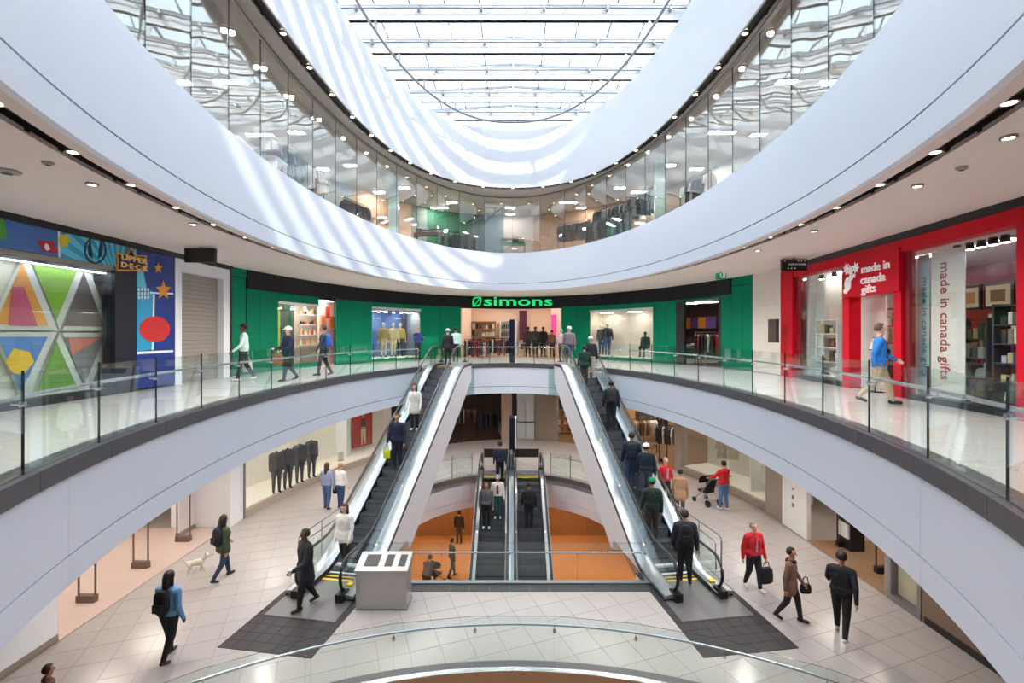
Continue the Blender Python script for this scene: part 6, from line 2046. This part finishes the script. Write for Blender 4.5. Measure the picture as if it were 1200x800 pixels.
person(on(490, 421.5, 0), 20, 'bald person in a royal blue jacket standing with folded hands by the mannequin window', (34, 62, 130), DARK, hair=None, skin=0, h=1.78, arms=(0.4, 0.4), elbow=(1.5, 1.5), spread=(0.05, 0.05), voxel=0.02)
person(on(1031, 473, 0), 62, 'person in a bright blue jacket and beige trousers hurrying past the red gift shop', (28, 122, 206), (196, 180, 150), hair='brown', skin=0, h=1.68, stride=0.5, arms=(0.35, -0.45), elbow=(0.7, 0.4), shoes=BLK, inner=(40, 36, 40), coat=0.08, voxel=0.011, fingers=True)
# ---- left escalator
def rider(world, s, x, **k):
    v = world(s, x)
    return (v.x, v.y, v.z + 0.008)
def s_of(T, Y, z0, f=None):
    return None
def find_s(world, run, X, Y):
    """where on the escalator the feet seen at this row stand"""
    best = None
    for k in range(0, 400):
        s = -0.5 + (run + 1.0) * k / 400
        v = world(s, 0)
        y = HY + (CAM_Z - v.z) / v.y * FOC
        if best is None or abs(y - Y) < best[0]: best = (abs(y - Y), s)
    return best[1]
RL = EL['_run']
def stand(world, X, Y, run):
    s = find_s(world, run, X, Y)
    s = 0.25 + 0.4 * round((s - 0.25) / 0.4)
    v0 = world(s, 0)
    return s, v0
def ride(world, run, X, Y, face, label, *a, side=0.0, **k):
    s, v = stand(world, X, Y, run)
    u = (world(s + 0.01, 0) - world(s, 0)); 
    v = world(s, side)
    return person((v.x, v.y, v.z + 0.008), face, label, *a, **k)
o, M, hd, lw_ = ride(elw, RL, 488, 499, -8, 'person in a long white coat riding the downward escalator', (232, 230, 226), BLK, hair='black', long_hair=True, skin=0, h=1.66, coat=0.3, shoes=(236, 236, 236), arms=(0.1, 0.2), elbow=(0.3, 0.4))
o, M, hd, lw_ = ride(elw, RL, 469, 545, -8, 'person in a navy coat holding a lime bag on the downward escalator', (28, 36, 60), (30, 34, 52), hair='brown', skin=1, h=1.76, coat=0.12, slim=1.15, arms=(0.1, 0.15), elbow=(0.2, 0.3), shoes=(70, 66, 70))
handbag(hd[1], (206, 220, 40), 'lime yellow shopping bag held on the downward escalator', (0.24, 0.1, 0.3))
person((elw(0.6, -0.1).x, elw(0.6, 0).y, elw(0.65, 0).z + 0.01), -15, 'person in a white puffer coat stepping off the downward escalator', (226, 224, 220), BLK, hair='black', long_hair=True, skin=0, h=1.66, stride=0.2, coat=0.22, slim=1.12, arms=(0.2, -0.1), elbow=(0.4, 0.3), voxel=0.014)
o, M, hd, lw_ = person((-4.72, 11.05, Z1 + 0.017), -48, 'person in a long black padded coat on the landing plate of the downward escalator', (26, 27, 34), BLK, hair='black', skin=2, h=1.78, stride=0.35, coat=0.36, slim=1.2, arms=(0.35, -0.2), elbow=(0.9, 0.3), voxel=0.012, fingers=True)
t = thing('paper_cup', hd[0] + Vector((0, 0, -0.05)), label='pale paper cup in the hand of the person in the padded coat', cat='cup')
MB().lathe([(0.032, 0), (0.042, 0.12)], n=12).build('cup', pm('cup_paper', (206, 206, 190), 0.6), t)
MB().lathe([(0.045, 0.12), (0.04, 0.135)], n=12).build('lid', WHITE, t)
# ---- lower hall, left
person(on(383, 597, Z1), 170, 'person in a lavender top and jeans standing with back turned before the suit display', (150, 160, 196), (76, 104, 150), hair='brown', long_hair=True, skin=0, h=1.62, stride=0.1, arms=(0.1, 0.0), shoes=(50, 46, 46), voxel=0.016)
o, M, hd, lw_ = person(on(399, 597, Z1), 165, 'person in a white T-shirt and jeans with back turned before the suit display', (236, 234, 230), (52, 70, 108), hair='blond', skin=0, h=1.62, stride=0.12, arms=(0.1, 0.1), shoes=(60, 50, 50), voxel=0.016)
handbag(hd[0] + Vector((0.02, -0.02, 0.32)), (26, 24, 26), 'black shoulder bag of the person in the white T-shirt', (0.3, 0.12, 0.24), 0.2, 0.3)
o, M, hd, lw_ = person(on(262, 678, Z1), 150, 'person in an olive parka walking a small dog on the cream tiles', (62, 72, 48), (44, 58, 82), hair='black', long_hair=True, skin=1, h=1.64, stride=0.42, coat=0.2, arms=(0.4, -0.35), elbow=(0.4, 0.4), shoes=(44, 50, 56), voxel=0.013, fingers=True)
backpack(M, (28, 32, 44), 'small dark backpack worn over the olive parka', lw_)
o, M, hd, lw_ = person(on(198, 772, Z1), 172, 'person in a denim jacket and black trousers walking away across the cream tiles', (112, 156, 200), (24, 24, 28), hair='black', long_hair=True, skin=2, h=1.68, stride=0.3, slim=1.12, arms=(0.15, -0.15), elbow=(0.5, 0.5), shoes=(70, 56, 50), voxel=0.011, fingers=True)
backpack(M, (22, 23, 27), 'black backpack worn over the denim jacket', lw_)
person((-7.05, 7.35, Z1), 140, 'child with tousled brown hair at the edge of the round lower opening', (110, 70, 50), DARK, hair='brown', skin=1, h=1.22, voxel=0.014)
# ---- right escalator
RR = ER['_run']
person(on(658, 422, 0), 175, 'person in a grey fleece stepping off the upward escalator', (150, 140, 146), (70, 70, 82), hair='grey', skin=0, h=1.66, voxel=0.02, stride=0.15)
person(on(667, 427, 0), 178, 'person in a mauve jacket, jeans and white cap at the top of the upward escalator', (128, 114, 122), (58, 82, 130), hair='grey', hat=((240, 240, 240), 'cap'), skin=0, h=1.78, slim=1.1, voxel=0.02)
ride(erw, RR, 681, 441, 175, 'person in a dark jacket, beige trousers and white cap riding the upward escalator', (36, 38, 46), (196, 184, 166), side=0.22, hair='grey', hat=((240, 240, 240), 'cap'), skin=0, h=1.74, shoes=(230, 230, 230), voxel=0.018)
ride(erw, RR, 675, 448, 178, 'person in a dark green hooded coat on the upward escalator', (26, 66, 54), (70, 60, 58), side=-0.18, hair='black', hood=(26, 66, 54), skin=0, h=1.62, coat=0.15, voxel=0.018)
o, M, hd, lw_ = ride(erw, RR, 709, 502, 172, 'person in a charcoal jacket and black jeans on the upward escalator', (40, 46, 54), (28, 30, 36), side=0.1, hair='black', skin=1, h=1.76, slim=1.1)
backpack(M, (44, 50, 56), 'charcoal backpack on the upward escalator', lw_)
o, M, hd, lw_ = ride(erw, RR, 738, 568, 172, 'person in a navy jacket and blue jeans on the upward escalator', (30, 48, 70), (44, 66, 104), side=-0.1, hair='black', skin=1, h=1.76, slim=1.12, shoes=(150, 150, 160))
backpack(M, (30, 40, 54), 'dark navy backpack on the upward escalator', lw_)
ride(erw, RR, 757, 590, 172, 'person in a petrol blue jacket and white cap on the upward escalator', (28, 46, 58), (70, 80, 92), side=0.2, hair='black', hat=((242, 242, 242), 'cap'), skin=1, h=1.72, slim=1.1)
ride(erw, RR, 750, 640, 172, 'person in a dark green jacket and green cap on the upward escalator', (32, 52, 46), (52, 46, 44), side=-0.15, hair='black', hat=((20, 140, 90), 'cap'), skin=1, h=1.72, slim=1.1)
o, M, hd, lw_ = person((erw(-0.05, 0).x + 0.02, erw(-0.1, 0).y, Z1 + 0.018), 170, 'person in a black jacket stepping onto the foot of the upward escalator', (34, 38, 48), (18, 18, 22), hair='black', skin=1, h=1.78, stride=0.12, slim=1.15, voxel=0.012, fingers=True)
backpack(M, (22, 24, 30), 'black backpack at the foot of the upward escalator', lw_)
# ---- lower hall, right
o, M, hd, lw_ = person(on(780, 592, Z1), 20, 'person in a red jacket and grey shirt walking behind the upward escalator', (190, 30, 44), (40, 40, 48), hair='grey', skin=0, h=1.7, stride=0.2, inner=(150, 156, 166), arms=(0.15, -0.1))
handbag(hd[0], (24, 24, 28), 'black bag carried behind the upward escalator', (0.34, 0.14, 0.3))
o, M, hd, lw_ = person(on(797, 607, Z1), 160, 'person in a tan coat with a hair bun walking away behind the upward escalator', (176, 140, 112), (110, 96, 86), hair='black', bun=True, skin=0, h=1.62, stride=0.15, coat=0.3)
handbag(hd[0] + Vector((0, 0, 0.15)), (36, 30, 30), 'small black bag of the person in the tan coat', (0.24, 0.1, 0.22))
person(on(848, 598, Z1), 200, 'person in a red sweater and jeans pushing a stroller before the striped display', (196, 30, 40), (84, 116, 160), hair='black', skin=0, h=1.7, stride=0.1, slim=1.1, arms=(0.7, 0.7), elbow=(0.5, 0.5), shoes=(226, 226, 226), voxel=0.014)
o, M, hd, lw_ = person(on(883, 691, Z1), 12, 'person in an open red jacket, grey shirt and black trousers walking towards the escalators', (196, 32, 44), (30, 30, 36), hair='grey', skin=0, h=1.64, stride=0.26, inner=(150, 160, 172), coat=0.06, slim=1.08, arms=(0.1, -0.2), elbow=(0.2, 0.25), shoes=(232, 232, 232), voxel=0.011, fingers=True)
handbag(hd[0], (22, 22, 26), 'large black bag carried by the person in the open red jacket', (0.36, 0.16, 0.36), 0.3)
o, M, hd, lw_ = person(on(927, 727, Z1), 50, 'person in a brown coat with black scarf striding across the lower hall', (128, 96, 80), (46, 40, 40), hair='black', skin=1, h=1.6, stride=0.38, coat=0.26, scarf=(28, 24, 26), arms=(0.2, -0.25), elbow=(0.4, 0.3), voxel=0.011, fingers=True)
handbag(hd[0] + Vector((0.03, 0.03, 0.2)), (30, 28, 30), 'small black bag of the person in the brown coat', (0.24, 0.1, 0.2))
person(on(986, 745, Z1), 140, 'person in a black jacket and trousers hurrying over the cream tiles', (26, 28, 36), (20, 20, 26), hair='black', skin=1, h=1.78, stride=0.5, arms=(0.5, -0.5), elbow=(0.5, 0.4), shoes=(200, 200, 204), voxel=0.011, fingers=True)
# ---- middle escalators
RM = EM1['_run']
ride(e1w, RM, 585, 564, 178, 'person in a dark blue jacket at the head of the middle escalator', (34, 44, 66), (24, 24, 30), side=0.25, hair='black', skin=1, h=1.74)
ride(e1w, RM, 571, 618, 0, 'person in a grey hoodie and black trousers on the middle escalator', (92, 96, 104), (26, 26, 30), side=-0.22, hair='black', skin=1, h=1.74, shoes=(236, 236, 236))
ride(e1w, RM, 588, 610, 0, 'person in a white cardigan, teal trousers and grey cap on the middle escalator', (222, 220, 216), (46, 96, 100), side=0.2, hair='black', hat=((150, 150, 154), 'cap'), skin=1, h=1.66, inner=(120, 40, 44), shoes=(236, 236, 236))
ride(e2w, RM, 628, 621, 178, 'person all in black seen from behind on the middle escalator', (28, 28, 34), (24, 24, 30), side=-0.05, hair='black', skin=1, h=1.74, slim=1.08)
# ---- bottom level
def on0(X, Y):
    return on(X, Y, Z0)
person(on0(538, 637), 170, 'person in a black hooded jacket standing on the bottom level', (26, 26, 30), (70, 56, 48), hair='black', hood=(26, 26, 30), skin=1, h=1.74, voxel=0.02)
person(on0(530, 676), 120, 'person in a dark grey jacket walking on the bottom level', (60, 62, 66), (66, 66, 72), hair='black', skin=1, h=1.74, stride=0.3, coat=0.1, voxel=0.018)
person(on0(500, 700), 160, 'person in a grey coat bending over a pushchair on the bottom level', (76, 80, 84), (44, 44, 50), hair='black', skin=1, h=1.72, lean=0.45, arms=(0.8, 0.8), elbow=(0.4, 0.4), slim=1.15, voxel=0.018)

# ---- strollers
def stroller(loc, face, label):
    t = thing('stroller', loc, math.radians(face), label, 'stroller')
    fr = cloth((30, 30, 34))
    for sd in (-1, 1):
        for y in (-0.38, 0.32):
            r = 0.13 if y > 0 else 0.09
            MB().tube([(sd * 0.27 - 0.02, y, r), (sd * 0.27 + 0.02, y, r)], r, 14).build('wheel', RUBBER, t)
        MB().tube([(sd * 0.25, -0.38, 0.12), (sd * 0.25, 0.05, 0.55), (sd * 0.25, 0.42, 1.0)], 0.016, 6).build('frame_tube', DSTEEL, t)
        MB().tube([(sd * 0.25, 0.32, 0.14), (sd * 0.25, 0.0, 0.5)], 0.016, 6).build('frame_tube', DSTEEL, t)
    MB().tube([(-0.25, 0.42, 1.0), (0.25, 0.42, 1.0)], 0.018, 6).build('handle', RUBBER, t)
    MB().hexa([(-0.2, -0.25, 0.42), (0.2, -0.25, 0.42), (0.2, 0.1, 0.42), (-0.2, 0.1, 0.42)], [(-0.2, -0.28, 0.5), (0.2, -0.28, 0.5), (0.22, 0.14, 0.5), (-0.22, 0.14, 0.5)]).build('seat', fr, t)
    MB().hexa([(-0.2, 0.05, 0.5), (0.2, 0.05, 0.5), (0.2, 0.11, 0.48), (-0.2, 0.11, 0.48)], [(-0.2, 0.2, 0.95), (0.2, 0.2, 0.95), (0.2, 0.26, 0.93), (-0.2, 0.26, 0.93)]).build('backrest', fr, t)
    m = MB()
    m.loops([[(-0.22 + 0.44 * k / 8, 0.22 - 0.42 * math.sin(a), 0.80 + 0.30 * math.cos(a) ) for k in range(9)] for a in [PI * 0.55 * j / 6 for j in range(7)]], ring=False)
    m.loops([[(-0.22 + 0.44 * k / 8, 0.22 - 0.40 * math.sin(a), 0.78 + 0.30 * math.cos(a) ) for k in range(9)] for a in [PI * 0.55 * j / 6 for j in range(7)]], ring=False)
    m.build('canopy', fr, t)
    return t
q = on(829, 590, Z1)
stroller((q[0], q[1], Z1 + 0.001), 200, 'black stroller pushed before the striped display')
q = on0(504, 690)
stroller((q[0] + 0.12, q[1] + 0.35, Z0 + 0.001), 150, 'dark pushchair on the bottom level')

# ---- small dog
def dog(loc, face, label):
    t_loc = loc
    m = MB()
    P = []
    def c(p, q, r0, r1): P.append((p, q, r0, r1)); capsule(m, p, q, r0, r1, 9)
    c((0, -0.12, 0.25), (0, 0.02, 0.245), 0.085, 0.075)
    c((0, 0.02, 0.245), (0, 0.15, 0.25), 0.07, 0.068)
    c((0, -0.16, 0.29), (0, -0.23, 0.37), 0.055, 0.05)
    c((0, -0.25, 0.39), (0, -0.26, 0.39), 0.062, 0.06)
    c((0, -0.28, 0.375), (0, -0.36, 0.36), 0.036, 0.024)
    for sd in (-1, 1):
        c((0.045 * sd, -0.23, 0.44), (0.055 * sd, -0.22, 0.49), 0.024, 0.010)
        c((0.045 * sd, -0.14, 0.2), (0.045 * sd, -0.15 + 0.03 * sd, 0.10), 0.034, 0.022)
        c((0.045 * sd, -0.15 + 0.03 * sd, 0.10), (0.045 * sd, -0.16 + 0.05 * sd, 0.02), 0.020, 0.020)
        c((0.045 * sd, 0.14, 0.22), (0.05 * sd, 0.10, 0.14), 0.05, 0.030)
        c((0.05 * sd, 0.10, 0.14), (0.05 * sd, 0.17, 0.09), 0.026, 0.020)
        c((0.05 * sd, 0.17, 0.09), (0.05 * sd, 0.16, 0.02), 0.019, 0.020)
    c((0, 0.20, 0.29), (0, 0.27, 0.38), 0.022, 0.014)
    me = m.mesh('dog_tmp', [])
    tmp = bpy.data.objects.new('dog_tmp', me); col.objects.link(tmp)
    md = tmp.modifiers.new('u', 'REMESH'); md.mode = 'VOXEL'; md.voxel_size = 0.009; md.use_smooth_shade = True
    sm = tmp.modifiers.new('s', 'SMOOTH'); sm.iterations = 3
    body = bpy.data.meshes.new_from_object(tmp.evaluated_get(bpy.context.evaluated_depsgraph_get()))
    bpy.data.objects.remove(tmp)
    body.materials.append(pm('pale_fur', (214, 206, 194), 0.9, var=0.3, scale=9, bump=0.5, bscale=60))
    o = link('dog', body); o.location = t_loc; o.rotation_euler = (0, 0, math.radians(face))
    MB().ball((0, -0.382, 0.368), 0.014, 8).build('nose', RUBBER, o)
    for sd in (-1, 1):
        MB().ball((0.032 * sd, -0.312, 0.41), 0.009, 8).build('eye', RUBBER, o)
    tag(o, label, 'dog')
    return o
q = on(229, 670, Z1)
dog((q[0], q[1], Z1 + 0.001), 120, 'small pale grey dog trotting beside the person in the olive parka')

# ================================================================== MANNEQUINS
MQW = pm('mannequin_white', (226, 222, 216), 0.4)
MQK = pm('mannequin_black', (40, 38, 40), 0.4)
def mannequin(loc, face, label, top, bottom, mq=MQW, **k):
    k.setdefault('voxel', 0.02)
    return person(loc, face, label, top, bottom, mannequin=mq, cat='mannequin', name='mannequin', **k)
for i, (X, Y) in enumerate(((324, 577), (337, 572), (351, 565), (365, 559))):
    q = plan(X, Y, ZS)
    mannequin((q[0], q[1], ZS), 40, ['headless mannequin in a charcoal suit nearest the steel window frame', 'headless mannequin in a charcoal suit, second from the window frame', 'headless mannequin in a charcoal suit, third from the window frame', 'headless mannequin in a charcoal suit next to the grey wall ledge'][i], (70, 70, 76), (64, 64, 70), headless=True, h=1.8, shoes=(30, 28, 28), coat=0.06, spread=(0.06, 0.06), elbow=(0.1, 0.1), arms=(0.02, 0.02))
# jacket bust on the ledge
q = pnt(PW1, 381, 1.35, -2.55)
b = link('jacket_bust', garment_mesh(0.5, 0.85, cloth((40, 42, 46))))
b.matrix_basis = Matrix.Translation((q[0], q[1] - 0.05, -1.69)) @ Matrix.Rotation(0.8, 4, 'Z')
tag(b, 'dark jacket hanging over the grey ledge of the suit display', 'jacket')
for i, (X, off) in enumerate(((457, 0.5), (466, 0.35), (477, 0.6))):
    q = pnt(PG, X, off, 0.2)
    mannequin((q[0], q[1], 0.2), 25, ['mannequin in a khaki jacket with dark hat in the blue window', 'mannequin in a cream outfit in the blue window', 'mannequin in a yellow coat and dark trousers in the blue window'][i], [(176, 150, 96), (226, 210, 170), (206, 176, 90)][i], [(206, 190, 150), (216, 196, 140), (40, 40, 52)][i], h=1.85, coat=0.05)
q = pnt(PG, 698, 0.6, 0.22)
mannequin(q, -20, 'mannequin in grey top and jeans in the cream window', (84, 92, 100), (66, 90, 128), h=1.78)
q = pnt(PG, 706, 0.5, 0.22)
mannequin(q, -10, 'mannequin in a dark jacket and blue trousers in the cream window', (48, 42, 40), (60, 84, 126), h=1.86)
q = pnt(PG, 747, 0.6, 0.22)
mannequin((q[0], q[1], 0.22), -40, 'seated dark mannequin on a stool in the cream window', (52, 52, 54), (60, 58, 58), mq=MQK, sit=True, h=1.75)
t = thing('stool', (q[0] + 0.05, q[1] + 0.12, 0.22), label='white stool under the seated mannequin in the cream window', cat='stool')
MB().lathe([(0.19, 0.40), (0.2, 0.43)], n=14).build('seat', WHITE, t)
for k in range(4):
    a = PI / 4 + k * PI / 2
    MB().tube([(0.13 * math.cos(a), 0.13 * math.sin(a), 0.40), (0.19 * math.cos(a), 0.19 * math.sin(a), 0.0)], 0.014, 6).build('leg', WHITE, t)
for i, (x, y, lab, c1, c2) in enumerate(((1.0, 30.2, 'dark mannequin in a brown coat inside the green store entrance', (58, 44, 40), (40, 36, 36)), (1.45, 30.0, 'dark mannequin in an olive jacket inside the green store entrance', (50, 54, 44), (36, 36, 38)), (1.95, 30.35, 'dark mannequin in a black outfit inside the green store entrance', (26, 26, 28), (26, 26, 28)))):
    mannequin((x, y, 0.013), 10 * i, lab, c1, c2, mq=MQK, h=1.9)
person((2.45, 29.6, 0.013), 150, 'person in a rust brown jacket entering the green store', (120, 70, 50), DARK, hair='black', skin=1, h=1.66, voxel=0.02)
ride(elw, RL, 516, 425, 178, 'person in a dark coat and white beanie at the top of the downward escalator', (42, 44, 50), DARK, side=-0.2, hair='black', hat=((238, 236, 232), 'beanie'), skin=0, h=1.66, coat=0.2, voxel=0.02)
person((on(534, 424.5, 0)[0], on(534, 424.5, 0)[1], 0.018), 175, 'person in a mint jacket and black beanie waiting at the head of the downward escalator', (186, 216, 212), DARK, hair='black', hat=(BLK, 'beanie'), skin=1, h=1.74, voxel=0.02)
